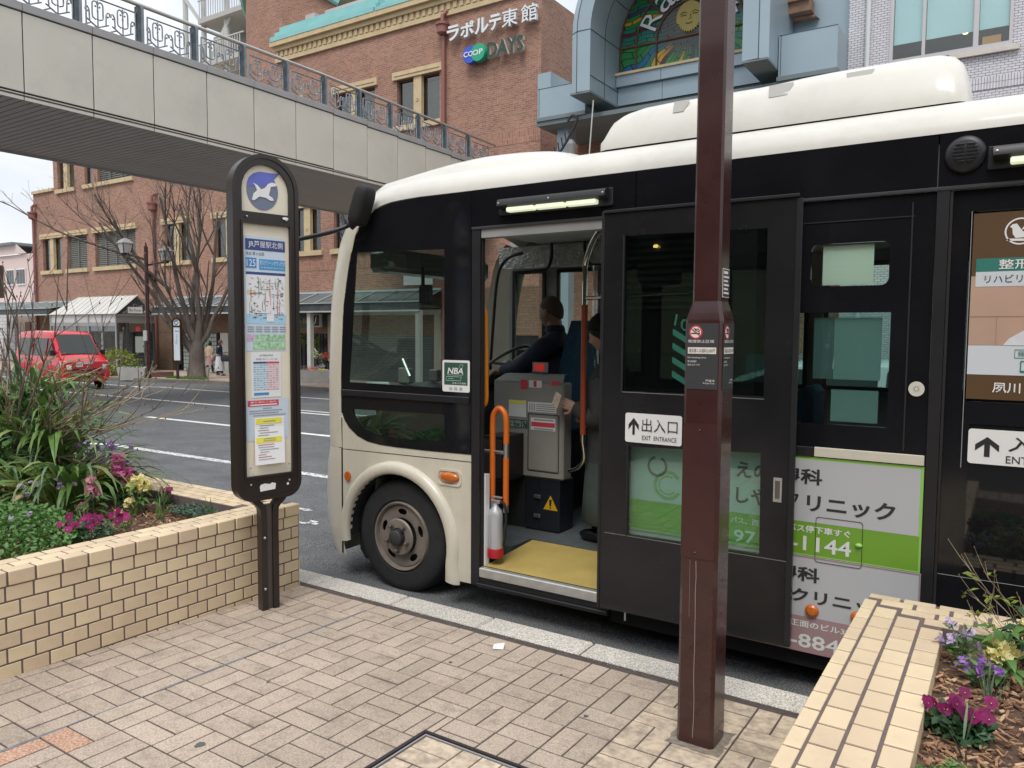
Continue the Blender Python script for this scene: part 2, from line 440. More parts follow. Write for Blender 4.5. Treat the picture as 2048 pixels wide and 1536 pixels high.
m_chip = mat('bark_chip', (.33, .18, .10), .85, var=.35, vs=25, rnd=.0, bump=.3, bs=150)
m_chip2 = mat('pale_bark_chip', (.50, .33, .20), .85, var=.3, vs=25)
m_chip3 = mat('dark_bark_chip', (.15, .075, .045), .9, var=.3, vs=25)
m_iron = mat('dark_iron', (.055, .045, .05), .55, metal=.4, var=.2, vs=30)

S_G, Y_G = .025, 3.3
def zr(y): return -S_G * (min(y, 40) - Y_G)        # road level
def zp(y): return .1 - S_G * (y - Y_G)             # pavement level

# ------------------------------------------------------------------ road
b = MB()
ys = [3.25, 5, 8, 12, 16, 20, 26, 40, 120, 2500]
xs = [-2500, -400, -120, -60, -40, -25, -15, -8, -4, 0, 6, 20, 60, 400, 2500]
b.grid([[(x, y, zr(y)) for x in xs] for y in ys])
road = struct(b.build('road', m_asphalt, fix=False))
b = MB(); b.grid([[(x, y, zp(max(y, -12)) - .16) for x in xs] for y in (-2500, -60, -12, 3.25)])
ground = struct(b.build('ground', m_mortar))
# painted lines, 4 mm above the road
def strip(name, pts, wd, m, dz=.004):
    b = MB(); k = len(pts)
    for i in range(k - 1):
        a = Vector(pts[i]); c = Vector(pts[i + 1]); t = (c - a).normalized(); n = Vector((-t.y, t.x)) * wd / 2
        q = [a - n, c - n, c + n, a + n]
        b.add([(p.x, p.y, zr(p.y) + dz) for p in q], [(0, 1, 2, 3)])
    return struct(b.build(name, m))
strip('lane_edge_line', [(-60, 11.6), (-24, 11.9), (-10, 12.05), (12, 12.2)], .16, m_paint)
strip('lane_edge_line', [(-16, 12.42), (-10, 12.45), (12, 12.5)], .12, m_paint)
for x in (-24.4, -14.9, -5.4, 4.1):
    strip('lane_dash', [(x, 9.08), (x + 5.4, 9.2)], .16, m_paint)
strip('bay_line', [(-11.2, 6.25), (3, 6.38)], .15, m_paint_worn)
strip('bay_line', [(-14.2, 5.1), (-12.8, 5.55), (-11.2, 6.25)], .15, m_paint, .006)
strip('far_bay_line', [(-40, 14.9), (-25.5, 15.0), (-24.6, 15.5), (-16, 15.6)], .13, m_paint)
strip('far_bay_line', [(-25.3, 15.0), (-24, 14.6)], .13, m_paint, .006)
# flecks of worn paint near the bay
random.seed(3)
b = MB()
for cx, cy in ((-6.1, 4.75), (-5.55, 4.85), (-5.1, 4.55), (-5.75, 4.5), (-8.6, 13.6), (-7.4, 13.7), (-8.2, 11.2)):
    for _ in range(3):
        x, y = cx + random.uniform(-.12, .12), cy + random.uniform(-.05, .05)
        p = [(x + random.uniform(.03, .09) * math.cos(a), y + random.uniform(.02, .06) * math.sin(a)) for a in [i * math.pi / 3.5 for i in range(7)]]
        b.add([(q[0], q[1], zr(q[1]) + .004) for q in p], [tuple(range(7))])
struct(b.build('paint_fleck', m_paint_worn))

# ------------------------------------------------------------------ kerb: 0.6 m stones
kerb = struct(link('kerb', MB().box(-40, 12, 3.16, 3.31, -.05, .088).build('kerb', m_mortar, mesh_only=True)))
kme = MB().cbox(-.2955, .2955, 3.15, 3.33, -.06, .1, .008).build('kerb_stone', m_kerb, mesh_only=True)
for k in range(-32, 14):
    s = link('kerb_stone', kme, kerb); s.location = (-2.572 + .6 * k, 0, random.uniform(-.0015, .0015))

# ------------------------------------------------------------------ near pavement: basket weave of clay pavers
b = MB(); b.grid([[(x, y, zp(y) - .0032) for x in (-40, -6, -3.6, 0, 12)] for y in (-14, 0, 3.15)])
pave = struct(b.build('pavement', m_mortar))
PX, PY, X0, Y0 = .190, .197, -2.708, 2.505
def tilt_box(lx, ly):
    bm = bmesh.new(); bmesh.ops.create_cube(bm, size=1)
    for v in bm.verts: v.co = (v.co.x * lx, v.co.y * ly, -.02 + v.co.z * .04)
    top = [e for e in bm.edges if e.verts[0].co.z > -.001 and e.verts[1].co.z > -.001]
    bmesh.ops.bevel(bm, geom=top, offset=.0014, segments=1, affect='EDGES')
    for v in bm.verts: v.co.z -= S_G * v.co.y
    return MB().bm(bm)
G = .0075
pv = {'x': tilt_box(PX - G, PY / 2 - G), 'y': tilt_box(PX / 2 - G, PY - G), 'q': tilt_box(PX - G, PY * .22)}
pme = {(k, mm.name): v.build('paver', mm, mesh_only=True) for k, v in pv.items() for mm in (m_paver, m_paver_mottled, m_paver_red)}
rest = MB(); cand = []; cuts = []
def inframe(x, y):
    q = Vector((x, y, zp(y) - CAM_H)); d = q.dot(fw)
    if d < .3: return False
    u, v = 1024 + FPX * q.dot(r2) / d, 768 - FPX * q.dot(u2) / d
    return -60 < u < 2110 and v < 1600
manhole = (-1.795, -1.225, 1.575, 2.17)
for i in range(-18, 34):
    for j in range(-18, 4):
        x, y = X0 + PX * (i + .5), Y0 + PY * (j + .5)
        if y > 3.2: continue
        for h in (-1, 1):
            xx = (i + j) % 2 != 0
            cx, cy = (x, y + h * PY / 4) if xx else (x + h * PX / 4, y)
            if cy > 3.13 and xx: continue
            if not xx and cy > 3.06: continue
            hx, hy = (PX / 2, PY / 4) if xx else (PX / 4, PY / 2)
            if cx + hx > manhole[0] and cx - hx < manhole[1] and cy + hy > manhole[2] and cy - hy < manhole[3]:
                cuts.append((cx - hx, cx + hx, cy - hy, cy + hy)); continue
            if cx < -3.62 or (-.44 < cx and cy > 1.3): continue
            cand.append((cx, cy, 'x' if xx else 'y'))
reds = [(-2.68, 1.13), (-2.86, 1.30)]
vis = [c for c in cand if inframe(c[0], c[1])]
vis.sort(key=lambda c: c[0] ** 2 + c[1] ** 2)
ids = set(vis[:270])
for c in cand:
    cx, cy, o = c
    mm = m_paver_mottled if cx > -1.235 and cy > 1.5 else m_paver
    if min((cx - a) ** 2 + (cy - d) ** 2 for a, d in reds) < .009: mm = m_paver_red
    if c in ids:
        p = link('paver', pme[(o, mm.name)], pave)
        p.location = (cx, cy, zp(cy) + random.uniform(-.0012, .0012))
        p.rotation_euler = (random.uniform(-.004, .004), random.uniform(-.004, .004), random.uniform(-.006, .006))
    elif abs(cx + 1) < 5 and cy > -1:
        rest.add([(v[0] + cx, v[1] + cy, v[2] + zp(cy)) for v in pv[o].v], pv[o].f)
for a, c, d, e in cuts:          # pavers cut to fit round the inspection cover
    for q in ((a, manhole[0], d, e), (manhole[1], c, d, e), (max(a, manhole[0]), min(c, manhole[1]), manhole[3], e), (max(a, manhole[0]), min(c, manhole[1]), d, manhole[2])):
        if q[1] - q[0] > .012 and q[3] - q[2] > .012:
            cx, cy = (q[0] + q[1]) / 2, (q[2] + q[3]) / 2
            pc = tilt_box(q[1] - q[0] - G, q[3] - q[2] - G).build('paver', m_paver, mesh_only=True)
            p = link('paver', pc, pave); p.location = (cx, cy, zp(cy))
stuff(rest.build('paver_field', m_paver, pave))
# sealant in the movement joint, dark spots of old gum
m_seal = mat('joint_sealant', (.16, .165, .18), .6, var=.3, vs=20)
b = MB(); xj = X0 - PX
for k in range(10):
    y0, y1 = 1.0 + .2 * k, 1.0 + .2 * k + .2
    wv = .0055 + .003 * math.sin(k * 1.7)
    b.add([(xj - wv, y0, zp(y0) + .0012), (xj + wv, y0, zp(y0) + .0012), (xj + wv, y1, zp(y1) + .0012), (xj - wv, y1, zp(y1) + .0012)], [(0, 1, 2, 3)])
b.build('joint_sealant', m_seal, pave)
m_gum = mat('old_gum', (.10, .10, .105), .7)
b = MB()
for cx, cy, r in ((-2.38, 1.62, .016), (-1.35, 2.62, .009), (-1.9, 1.5, .007), (-2.6, 2.1, .006), (-1.62, 2.9, .006), (-2.1, 2.72, .008), (-.95, 2.25, .008)):
    b.add([(cx + r * (1 + .3 * math.sin(3 * a)) * math.cos(a), cy + r * 1.3 * math.sin(a), zp(cy + r * 1.3 * math.sin(a)) + .0022) for a in [i * math.pi / 6 for i in range(12)]], [tuple(range(12))])
b.build('gum_spot', m_gum, pave)
# grime gathered round the foot of the lamp post
b = MB(); random.seed(19)
for q, hh in ((.098, .0016), (.085, .0020)):
    ring = []
    for i in range(40):
        a = 2 * math.pi * i / 40; k = max(abs(math.cos(a)), abs(math.sin(a))); r = q / k * random.uniform(.94, 1.09); x, y = -.921 + r * math.cos(a), 2.722 + r * math.sin(a); ring.append((x, y, zp(y) + hh))
    b.add(ring, [tuple(range(40))])
b.build('grime_ring', mat('pavement_grime', (.22, .185, .15), .95, var=.4, vs=40), pave)
# a scrap of white paper by the kerb
b = MB(); b.add([(-2.03, 2.96, zp(2.96) + .004), (-1.985, 2.985, zp(2.98) + .003), (-2.0, 3.02, zp(3.02) + .022), (-2.05, 3.0, zp(3.0) + .01)], [(0, 1, 2), (0, 2, 3)])
tag(b.build('paper_scrap', mat('white_paper', (.8, .8, .8), .8)), 'crumpled white paper scrap lying on the pavers by the kerb', 'litter')
# grit along the kerb joint
b = MB()
random.seed(11)
for _ in range(700):
    x, y = random.uniform(-3.4, .3), 3.145 - abs(random.gauss(0, .012)) + .006
    r = random.uniform(.0012, .0035); z = zp(y) + r * .3
    b.add([(x - r, y, z), (x, y - r, z), (x + r, y, z), (x, y + r, z), (x, y, z + r)], [(0, 1, 4), (1, 2, 4), (2, 3, 4), (3, 0, 4)])
g = stuff(b.build('grit', mat('grit', (.30, .27, .23), .95, var=.4, vs=200))); g['label'] = 'fine grit gathered in the joint along the kerb'

# ------------------------------------------------------------------ inspection cover (frame filled with pavers)
cov = thing('inspection_cover', 'square iron framed inspection cover filled with mottled pavers', 'manhole cover', (-1.51, 1.87, zp(1.87)))
x0, x1, y0, y1 = manhole
def tslab(mb, a, c, d, e, h=.003):
    v = [(x, y, zp(y) + hh) for hh in (-.03, h) for x, y in ((a, d), (c, d), (c, e), (a, e))]
    return mb.add(v, [(0, 3, 2, 1), (4, 5, 6, 7), (0, 1, 5, 4), (1, 2, 6, 5), (2, 3, 7, 6), (3, 0, 4, 7)])
b = MB()
for a, c, d, e in ((x0, x1, y1 - .014, y1), (x0, x1, y0, y0 + .014), (x0, x0 + .014, y0 + .015, y1 - .015), (x1 - .014, x1, y0 + .015, y1 - .015)): tslab(b, a, c, d, e)
b.build('outer_frame', m_iron, cov)
b = MB(); q = .021
for a, c, d, e in ((x0 + q, x1 - q, y1 - q - .006, y1 - q), (x0 + q, x1 - q, y0 + q, y0 + q + .006), (x0 + q, x0 + q + .006, y0 + q + .007, y1 - q - .007), (x1 - q - .006, x1 - q, y0 + q + .007, y1 - q - .007)): tslab(b, a, c, d, e, .001)
b.build('inner_frame', mat('galvanised_rim', (.38, .37, .36), .6, metal=.3), cov)
tslab(MB(), x0 + .02, x0 + .085, y0 + .02, y1 - .5, .0).build('lifting_point', m_iron, cov)
for i in range(3):
    for j in range(3):
        for h in (-1, 1):
            cx, cy = x0 + .03 + .088 + i * .17, y0 + .03 + .09 + j * .178
            xx = (i + j) % 2 == 0
            px_, py_ = (cx, cy + h * .0435) if xx else (cx + h * .0425, cy)
            p = link('paver', pme[('x' if xx else 'y', m_paver_mottled.name)], cov)
            p.location = (px_ + 1.51, py_ - 1.87, zp(py_) - zp(1.87) + .0005)
            p.scale = (.90, .90, 1)

# ------------------------------------------------------------------ brick planters
def rounded(bm_):
    return MB().bm(bm_)
TL, TP, CP = .1135, .0668, .5375     # tile pitch, course pitch, underside of coping
def planter_left():
    t = thing('brick_planter', 'long cream tiled planter left of the bus stop sign full of agapanthus and stocks', 'planter', (-3.6, 2.0, 0.1))
    b = MB(); b.box(-3.72, -3.5192, -3.0, 3.082, -.1, .5995); b.box(-12, -3.724, 2.82, 3.072, -.1, .5995)
    b.build('wall_core', m_grout, t)
    tb = MB().cbox(-.008, .0, -.0526, .0526, -.0296, .0296, .0018).build('brick', m_tile, mesh_only=True)
    th = MB().cbox(-.008, .0, -.0250, .0250, -.0302, .0302, .0025).build('brick', m_tile, mesh_only=True)
    def put(me, x, y, z, rz=0.0, nm='brick'):
        o = link(nm, me, t); o.location = Vector((x, y, z)) - OFF[t.name]; o.rotation_euler = (0, 0, rz); return o
    n = 0
    for c in range(8):
        z = CP - TP * (c + .5) + .0015
        ph = 0 if c % 2 == 0 else TL / 2
        for k in range(0, 22):
            y = 3.082 - ph - TL * (k + .5)
            if y < .75: continue
            put(tb, -3.5165 + random.uniform(-.0006, .0006), y, z)
        if c % 2: put(th, -3.5165, 3.082 - TL / 4, z)
    # end face towards the road side, and the long return seen over the soil
    for c in range(8):
        z = CP - TP * (c + .5) + .0015
        for k in range(2):
            x = -3.5165 - (.055 if c % 2 == 0 else .1) - k * TL
            o = put(tb, x, 3.0905, z, math.pi / 2)
    # coping: bullnosed front tiles, then two flat rows
    def cop(x0, x1, ly, z0, z1, c): return MB().cbox(x0, x1, -ly / 2, ly / 2, z0, z1, c)
    cf = MB().cbox(-.052, .012, -.0522, .0522, CP + .0035 - .6, .0035, .004).build('coping_tile', m_tile, mesh_only=True)
    cr = MB().cbox(-.0325, .0325, -.0522, .0522, -.01, .0025, .0012).build('coping_tile', m_tile, mesh_only=True)
    for k in range(0, 21):
        y = 3.092 - TL * (k + .5)
        put(cf, -3.5245, y, .6, nm='coping_tile')
        put(cr, -3.6135, y - TL * .5, .6, nm='coping_tile')
        put(cr, -3.6865, y, .6, nm='coping_tile')
    crx = MB().cbox(-.0522, .0522, -.0285, .0285, -.01, .0025, .0012).build('coping_tile', m_tile, mesh_only=True)
    for k in range(0, 36):
        for r in range(4):
            if r == 0 and k == 0: pass
            o = put(crx, -3.78 - TL * (k + (.5 if r % 2 else 0)), 3.055 - .0655 * r, .6, nm='coping_tile')
    return t
planter_left()
def planter_right():
    t = thing('brick_planter', 'cream tiled planter in the right foreground with four rows of coping tiles', 'planter', (.3, 2.4, .1))
    b = MB(); b.box(-.432, -.17, 1.12, 3.268, -.1, .600); b.box(-.168, 3.5, 3.03, 3.268, -.1, .600)
    b.build('wall_core', m_grout, t)
    def put(me, x, y, z, rz=0.0, nm='coping_tile'):
        o = link(nm, me, t); o.location = Vector((x, y, z)) - OFF[t.name]; o.rotation_euler = (0, 0, rz); return o
    L = .1165
    cols = [(-.442, -.3985), (-.3895, -.3215), (-.3115, -.2405), (-.2305, -.163)]
    mes = []
    for i, (a, c) in enumerate(cols):
        me = MB().cbox(a, c, -L / 2 + .0052, L / 2 - .0052, (.53 if i in (0, 3) else .588) - .6, .004, .0016 if i in (0, 3) else .0008).build('coping_tile', m_tile, mesh_only=True)
        mes.append(me)
    for k in range(0, 18):
        for i, me in enumerate(mes):
            y = 3.205 - .068 * (0 if i == 0 else i) - L * (k + .5)
            if i: y -= .004
            put(me, 0, y, .6 + random.uniform(-.0006, .0006))
    rows = [(3.236, 3.276), (3.168, 3.228), (3.102, 3.160), (3.034, 3.094)]
    for r, (a, c) in enumerate(rows):
        me = MB().cbox(-.0535, .0535, a, c, (.53 if r in (0, 3) else .588) - .6, .004, .0012).build('coping_tile', m_tile, mesh_only=True)
        for k in range(0, 28):
            put(me, [-.3785, -.330, -.252, -.172][r] + .1205 * k, 0, .6)
    # inner and outer faces
    fb = MB().cbox(-.053, .053, -.008, 0, -.03, .03, .0025).build('brick', m_tile, mesh_only=True)
    for c in range(7):
        z = CP - TP * (c + .5)
        for k in range(18):
            o = put(fb, -.4365, 1.2 + TL * (k + (.5 if c % 2 else 0)), z, -math.pi / 2, 'brick')
    return t
planter_right()
# soil beds
b = MB(); random.seed(5)
def bed(x0, x1, y0, y1, z, n, m):
    rows = []
    for i in range(n + 1):
        rows.append([(x0 + (x1 - x0) * i / n, y0 + (y1 - y0) * j / m, z + random.uniform(-.012, .012)) for j in range(m + 1)])
    return rows
struct(MB().grid(bed(-12, -3.70, -3, 2.83, .535, 60, 50)).build('soil', m_soil, smooth=180))
struct(MB().grid(bed(-.18, 3.5, 1.2, 3.04, .535, 40, 30)).build('soil', m_soil, smooth=180))
def chips(name, label, n, fx, seed):
    random.seed(seed); b = MB()
    for _ in range(n):
        x, y = fx(); l = random.uniform(.008, .03); wd = l * random.uniform(.15, .5); a = random.uniform(0, math.pi)
        z = .542 + random.uniform(-.006, .012); tl = random.uniform(-.45, .45); t2 = random.uniform(-.3, .3)
        b.cm = random.choice((0, 0, 0, 1, 2))
        ca, sa = math.cos(a), math.sin(a); v = []
        for h in (0, .0025):
            for p, q in ((-1, -1), (1, -.6), (.9, 1), (-1, .8)):
                u, vv = p * l * .5, q * wd * .5
                v.append((x + u * ca - vv * sa, y + u * sa + vv * ca, z + u * tl + vv * t2 + h))
        b.add(v, [(4, 5, 6, 7), (0, 1, 5, 4), (1, 2, 6, 5), (2, 3, 7, 6), (3, 0, 4, 7)])
    o = b.build(name, [m_chip, m_chip2, m_chip3]); stuff(o, label)
    return o
chips('bark_mulch', 'shredded brown bark mulch covering the right planter bed', 3600, lambda: (random.uniform(-.155, .45), random.uniform(1.6, 3.02)), 21)
chips('bark_mulch', 'brown bark mulch around the flowers in the left planter', 2600, lambda: (random.uniform(-4.6, -3.73), random.uniform(1.5, 2.8)), 22)
# ------------------------------------------------------------------ bus stop sign
m_brown = mat('dark_brown_paint', (.024, .017, .015), .35, var=.15, vs=12, spec=.5)
m_cream = mat('cream_board', (.80, .74, .60), .5, var=.03)
m_paperw = mat('paper', (.80, .82, .84), .6)
m_paperb = mat('pale_blue_paper', (.60, .70, .80), .6)
m_navy = mat('navy_print', (.05, .075, .24), .6)
m_blue = mat('blue_print', (.07, .27, .60), .6)
m_sky = mat('light_blue_print', (.42, .66, .84), .6)
m_emb1 = mat('emblem_blue', (.13, .16, .55), .45, var=.15, vs=12)
m_emb2 = mat('emblem_slate', (.17, .20, .29), .45)
m_red = mat('red_print', (.66, .06, .09), .6)
m_pink = mat('pink_print', (.84, .52, .56), .6)
m_yel = mat('yellow_print', (.86, .80, .07), .6)
m_grn = mat('green_print', (.36, .60, .38), .6, var=.5, vs=60)
m_blk = mat('black_print', (.02, .02, .022), .6)
m_grey = mat('grey_print', (.30, .31, .34), .6)
m_white = mat('white_print', (.82, .82, .82), .5)
m_steel = mat('steel', (.55, .55, .56), .28, metal=.9, var=.1, vs=30)
STOP_A = R_(13)

def stop_sign(base, ang, label, full=True, scale=1.0, group=None):
    d = Vector((math.sin(ang), math.cos(ang), 0)); n = Vector((d.y, -d.x, 0))
    t = thing('bus_stop_sign', label, 'bus stop sign', base, 0, group)
    O = Vector(base)
    def fn(off=0.0):                       # u along the board, v height above base, w depth behind the face
        return lambda u, v, w: tuple(O + d * u * scale + Vector((0, 0, v * scale)) - n * (w + off) * scale)
    F = fn(-.0)
    zb = .60
    def outline(inset=0.0, z0=.612, z1=2.428, w=.179, rt=.179, rb=.08):
        p = []; wi = w - inset; r = rt - inset; rbb = max(.01, rb - inset)
        for i in range(17): a = R_(180 * i / 16); p.append((wi * math.cos(a) if r >= wi - 1e-6 else 0, z1 - inset - r + r * math.sin(a)))
        for i in range(7): a = R_(180 + 90 * i / 6); p.append((-wi + rbb + rbb * math.cos(a), z0 + inset + rbb + rbb * math.sin(a)))
        for i in range(7): a = R_(270 + 90 * i / 6); p.append((wi - rbb + rbb * math.cos(a), z0 + inset + rbb + rbb * math.sin(a)))
        return p
    D = .062
    # frame: outer band with two openings
    head = []
    hw = .132
    for i in range(13): a = R_(180 * i / 12); head.append((hw * math.cos(a), 2.243 + .135 * math.sin(a)))
    head = [(hw, 2.128)] + head + [(-hw, 2.128)]
    body = rect(-.131, .131, .742, 2.068)
    MB().plate(outline(), [head[::-1], body[::-1]], D, fn(0)).build('frame', m_brown, t, 40)
    MB().plate(outline(.02), (), .01, fn(-.012 + D)).build('back_plate', m_cream, t)
    # raised outer rim
    ro = outline(0, .608, 2.432, .184, .184, .085); ri = outline(.022, .608, 2.432, .184, .184, .085)
    MB().plate(ro, [ri[::-1]], D + .012, fn(-.006)).build('rim', m_brown, t, 40)
    # trim of the case opening
    MB().plate(rect(-.141, .141, .73, 2.08), [body[::-1]], .012, fn(-.008)).build('case_trim', m_brown, t)
    MB().plate(head, (), .004, fn(.016)).build('head_board', m_cream, t)
    MB().plate(rect(-.134, .134, .738, 2.072), (), .004, fn(.0100)).build('notice_board', m_cream, t)
    P = fn(.0085)
    H = fn(.0145)
    def bar(nm, m, x0, x1, z0, z1, w=0.0, f=P):
        return MB().plate(rect(x0, x1, z0, z1), (), .0008, lambda u, v, ww: f(u, v, ww + w)).build(nm, m, t)
    def txt(mm, body, x0, x1, z0, z1, w=-.002, f=P, nm='lettering', **k):
        return lettering(MB(), body, x0, x1, z0, z1, f, -w, **k).build(nm, mm, t)
    # emblem: disc with pointed crest, white bird
    e = []
    for i in range(30):
        a = R_(62 - 310 * i / 29); e.append((-.012 + .088 * math.cos(a), 2.243 + .1 * math.sin(a)))
    e += [(.05, 2.305), (.085, 2.345)]
    top = [p for p in e if p[1] > 2.25]; 
    MB().plate(e[::-1], (), .001, H).build('emblem', m_emb2, t)
    up_ = [(-.098, 2.262), (-.096, 2.28), (-.086, 2.305), (-.062, 2.328), (-.03, 2.341), (.03, 2.342), (.085, 2.345), (.05, 2.318), (.06, 2.29), (.01, 2.275), (-.04, 2.262)]
    MB().plate(up_[::-1], (), .0008, lambda u, v, w: H(u, v, w - .001)).build('emblem', m_emb1, t)
    bird = [(-.072, 2.192), (-.058, 2.19), (-.03, 2.213), (.005, 2.21), (.03, 2.198), (.05, 2.2), (.045, 2.213), (.022, 2.226), (.03, 2.25), (.033, 2.27), (.062, 2.277), (.072, 2.29), (.04, 2.294), (.02, 2.285),
            (.0, 2.26), (-.02, 2.25), (-.04, 2.27), (-.066, 2.28), (-.055, 2.27), (-.043, 2.243), (-.062, 2.225)]
    MB().plate(bird, (), .0008, lambda u, v, w: H(u, v, w - .003)).build('bird', m_white, t)
    # screws
    if full:
        b = MB()
        for z in (.70, .79, 2.1): 
            for u in (-.11, .11): b.ell(F(u, z, -.009), (.006, .006, .006), 8, 6)
        b.build('screw', m_steel, t)
        # notices
        bar('timetable_sheet', m_paperb, -.121, .105, 1.405, 2.005)
        bar('title_bar', m_navy, -.114, .108, 1.932, 1.99, -.001)
        txt(m_white, 'JR芦屋駅北側', -.098, .094, 1.942, 1.981)
        txt(m_blk, '次は 翠ヶ丘西', -.112, -.012, 1.905, 1.923)
        bar('route_number', m_blue, -.113, -.054, 1.838, 1.892, -.001); txt(m_white, '125', -.108, -.060, 1.847, 1.883)
        bar('route_bar', mat('route_blue', (.075, .33, .62), .6), -.040, .108, 1.832, 1.888, -.001); txt(m_white, '夙川グリーンタウン行き', -.037, .105, 1.857, 1.882)
        txt(m_white, 'for Shukugawa Green Town', -.03, .098, 1.839, 1.849)
        bar('map_header', m_navy, -.113, .108, 1.805, 1.819, -.001)
        bar('map_sheet', m_paperw, -.113, .108, 1.548, 1.805, -.0005)
        # route map: land, sea and lines
        bar('map_sea', m_sky, -.113, .108, 1.548, 1.60, -.001)
        bar('map_land', mat('map_tan', (.68, .60, .44), .6), -.108, -.06, 1.70, 1.724, -.001)
        random.seed(4)
        for mm, ns in ((m_blk, 16), (m_red, 8), (m_grey, 12), (mat('map_green', (.25, .52, .3), .6), 6), (mat('map_ochre', (.66, .58, .30), .6), 5)):
            b = MB()
            for _ in range(ns):
                u, v = random.uniform(-.10, .08), random.uniform(1.58, 1.78); hz = random.random() < .45
                l = random.uniform(.02, .09)
                q = rect(u, min(u + l, .1), v, v + .0018) if hz else rect(u, u + .0018, v, min(v + l, 1.79))
                b.plate(q, (), .0006, lambda a, c, w: P(a, c, w - .002))
            for _ in range(ns * 2):
                u, v = random.uniform(-.10, .09), random.uniform(1.57, 1.79)
                b.plate(rect(u, u + random.uniform(.004, .016), v, v + .003), (), .0006, lambda a, c, w: P(a, c, w - .0025))
            b.build('map_line', mm, t)
        bar('map_inset', m_paperw, -.002, .04, 1.56, 1.60, -.0028); 
        b = MB()
        for r in range(3):
            for c in range(5): b.plate(rect(-.108 + c * .045, -.072 + c * .045, 1.53 - r * .012, 1.534 - r * .012), (), .0005, lambda a, c_, w: P(a, c_, w - .002))
        b.build('caption', m_grey, t)
        bar('photo_strip', m_grn, -.066, .104, 1.455, 1.492, -.001); bar('photo_strip', m_grn, -.08, .104, 1.412, 1.45, -.001)
        bar('photo_strip', mat('magenta_map', (.62, .45, .58), .6, var=.5, vs=80), -.113, -.07, 1.455, 1.492, -.001)
        # departure table
        bar('departure_sheet', m_paperw, -.092, .076, 1.158, 1.398, -.001)
        txt(m_blk, 'JR芦屋駅北側 発', -.045, .03, 1.376, 1.386, -.003); txt(m_blk, '阪神芦屋・夙川グリーンタウン 方面', -.065, .055, 1.357, 1.366, -.003)
        bar('table_head', m_navy, -.08, -.006, 1.338, 1.348, -.002); bar('table_head', m_red, -.005, .066, 1.338, 1.348, -.002)
        b1, b2 = MB(), MB()
        for r in range(12):
            z = 1.328 - r * .0118
            b1.plate(rect(-.08, -.006, z, z + .006), (), .0005, lambda a, c, w: P(a, c, w - .002)); b2.plate(rect(-.005, .066, z, z + .006), (), .0005, lambda a, c, w: P(a, c, w - .002))
        b1.build('table_row', m_sky, t); b2.build('table_row', m_pink, t)
        b = MB(); random.seed(6)
        for r in range(12):
            for c in range(8):
                if random.random() < .6: b.plate(rect(-.077 + c * .018, -.070 + c * .018, 1.329 - r * .0118, 1.333 - r * .0118), (), .0004, lambda a, c_, w: P(a, c_, w - .0028))
        b.build('table_figure', m_grey, t)
        bar('blue_note', m_blue, -.078, .005, 1.170, 1.184, -.002)
        # lower notice
        bar('notice_sheet', m_paperb, -.122, .118, .93, 1.15, -.0005)
        bar('red_note', m_red, -.113, .06, 1.112, 1.143, -.002); txt(m_white, '乗り場のご案内', -.10, .045, 1.128, 1.138, -.003); bar('white_note', m_white, -.10, .05, 1.116, 1.122, -.003)
        b = MB()
        for r, (a, c) in enumerate(((-.03, .02), (-.105, .08), (-.105, .06), (-.085, .1))): b.plate(rect(a, c, 1.098 - r * .0125, 1.102 - r * .0125), (), .0004, lambda a_, c_, w: P(a_, c_, w - .002))
        b.build('caption', m_grey, t)
        # white leaflet, its foot lifted off the board
        LF = lambda u, v, w: P(u + (v - 1.06) * .03, v, w - .003 - .02 * max(0, (1.0 - v)) / .22)
        b = MB(); rows = [[LF(u, z, 0) for u in (-.078, -.02, .04, .092)] for z in (1.052, 1.0, .94, .88, .80)]; b.grid(rows)
        b.build('leaflet', mat('leaflet_paper', (.86, .87, .88), .6), t)
        for z0, z1 in ((1.017, 1.045), (.916, .944)):
            MB().plate(rect(-.07, .075, z0, z1), (), .0004, lambda u, v, w: LF(u, v, w - .0015)).build('yellow_note', m_yel, t)
        b = MB(); br = MB(); random.seed(9)
        for r in range(15):
            z = 1.006 - r * .0128
            if .905 < z < .95 or z < .82: continue
            x0 = -.06 + random.choice((0, .01)); x1 = x0 + random.uniform(.04, .11)
            (br if r in (8, 13) else b).plate(rect(x0, x1, z, z + .0032), (), .0004, lambda u, v, w: LF(u, v, w - .0015))
        for z in (1.028, .935, .924): b.plate(rect(-.03, .04, z, z + .004), (), .0004, lambda u, v, w: LF(u, v, w - .0025))
        b.build('leaflet_text', m_grey, t); br.build('leaflet_text', m_red, t)
        # torn sticker on the bottom rail, oval badge
        q = [(-.055, .655), (.03, .66), (.034, .69), (.012, .697), (.0, .690), (-.03, .696), (-.052, .692), (-.058, .68)]
        MB().plate(q, (), .0006, lambda u, v, w: F(u, v, w - .002)).build('torn_sticker', m_white, t)
        MB().plate(circ(.104, .679, .007), (), .0006, lambda u, v, w: F(u, v, w - .002)).build('white_dot', m_white, t)
        MB().plate(circ(.104, 2.11, .017, rz=.0075), (), .001, lambda u, v, w: F(u, v, w - .010)).build('oval_badge', m_white, t)
    else:
        MB().plate(rect(-.105, .105, .76, 2.05), (), .0008, lambda u, v, w: P(u, v, w)).build('notice_sheet', m_paperb, t)
        bar('title_bar', m_blue, -.07, .08, 1.88, 1.92, -.001)
        lettering(MB(), '北\n側', -.02, .02, 1.38, 1.46, P, .002).build('lettering', m_navy, t)
        for i, ch in enumerate('JR芦屋駅'): lettering(MB(), ch, -.022, .022, 1.74 - i * .07, 1.79 - i * .07, P, .002).build('lettering', m_navy, t)
        for i in range(4): bar('caption', m_grey, -.062, -.048, 1.50 - i * .035, 1.525 - i * .035, -.001)
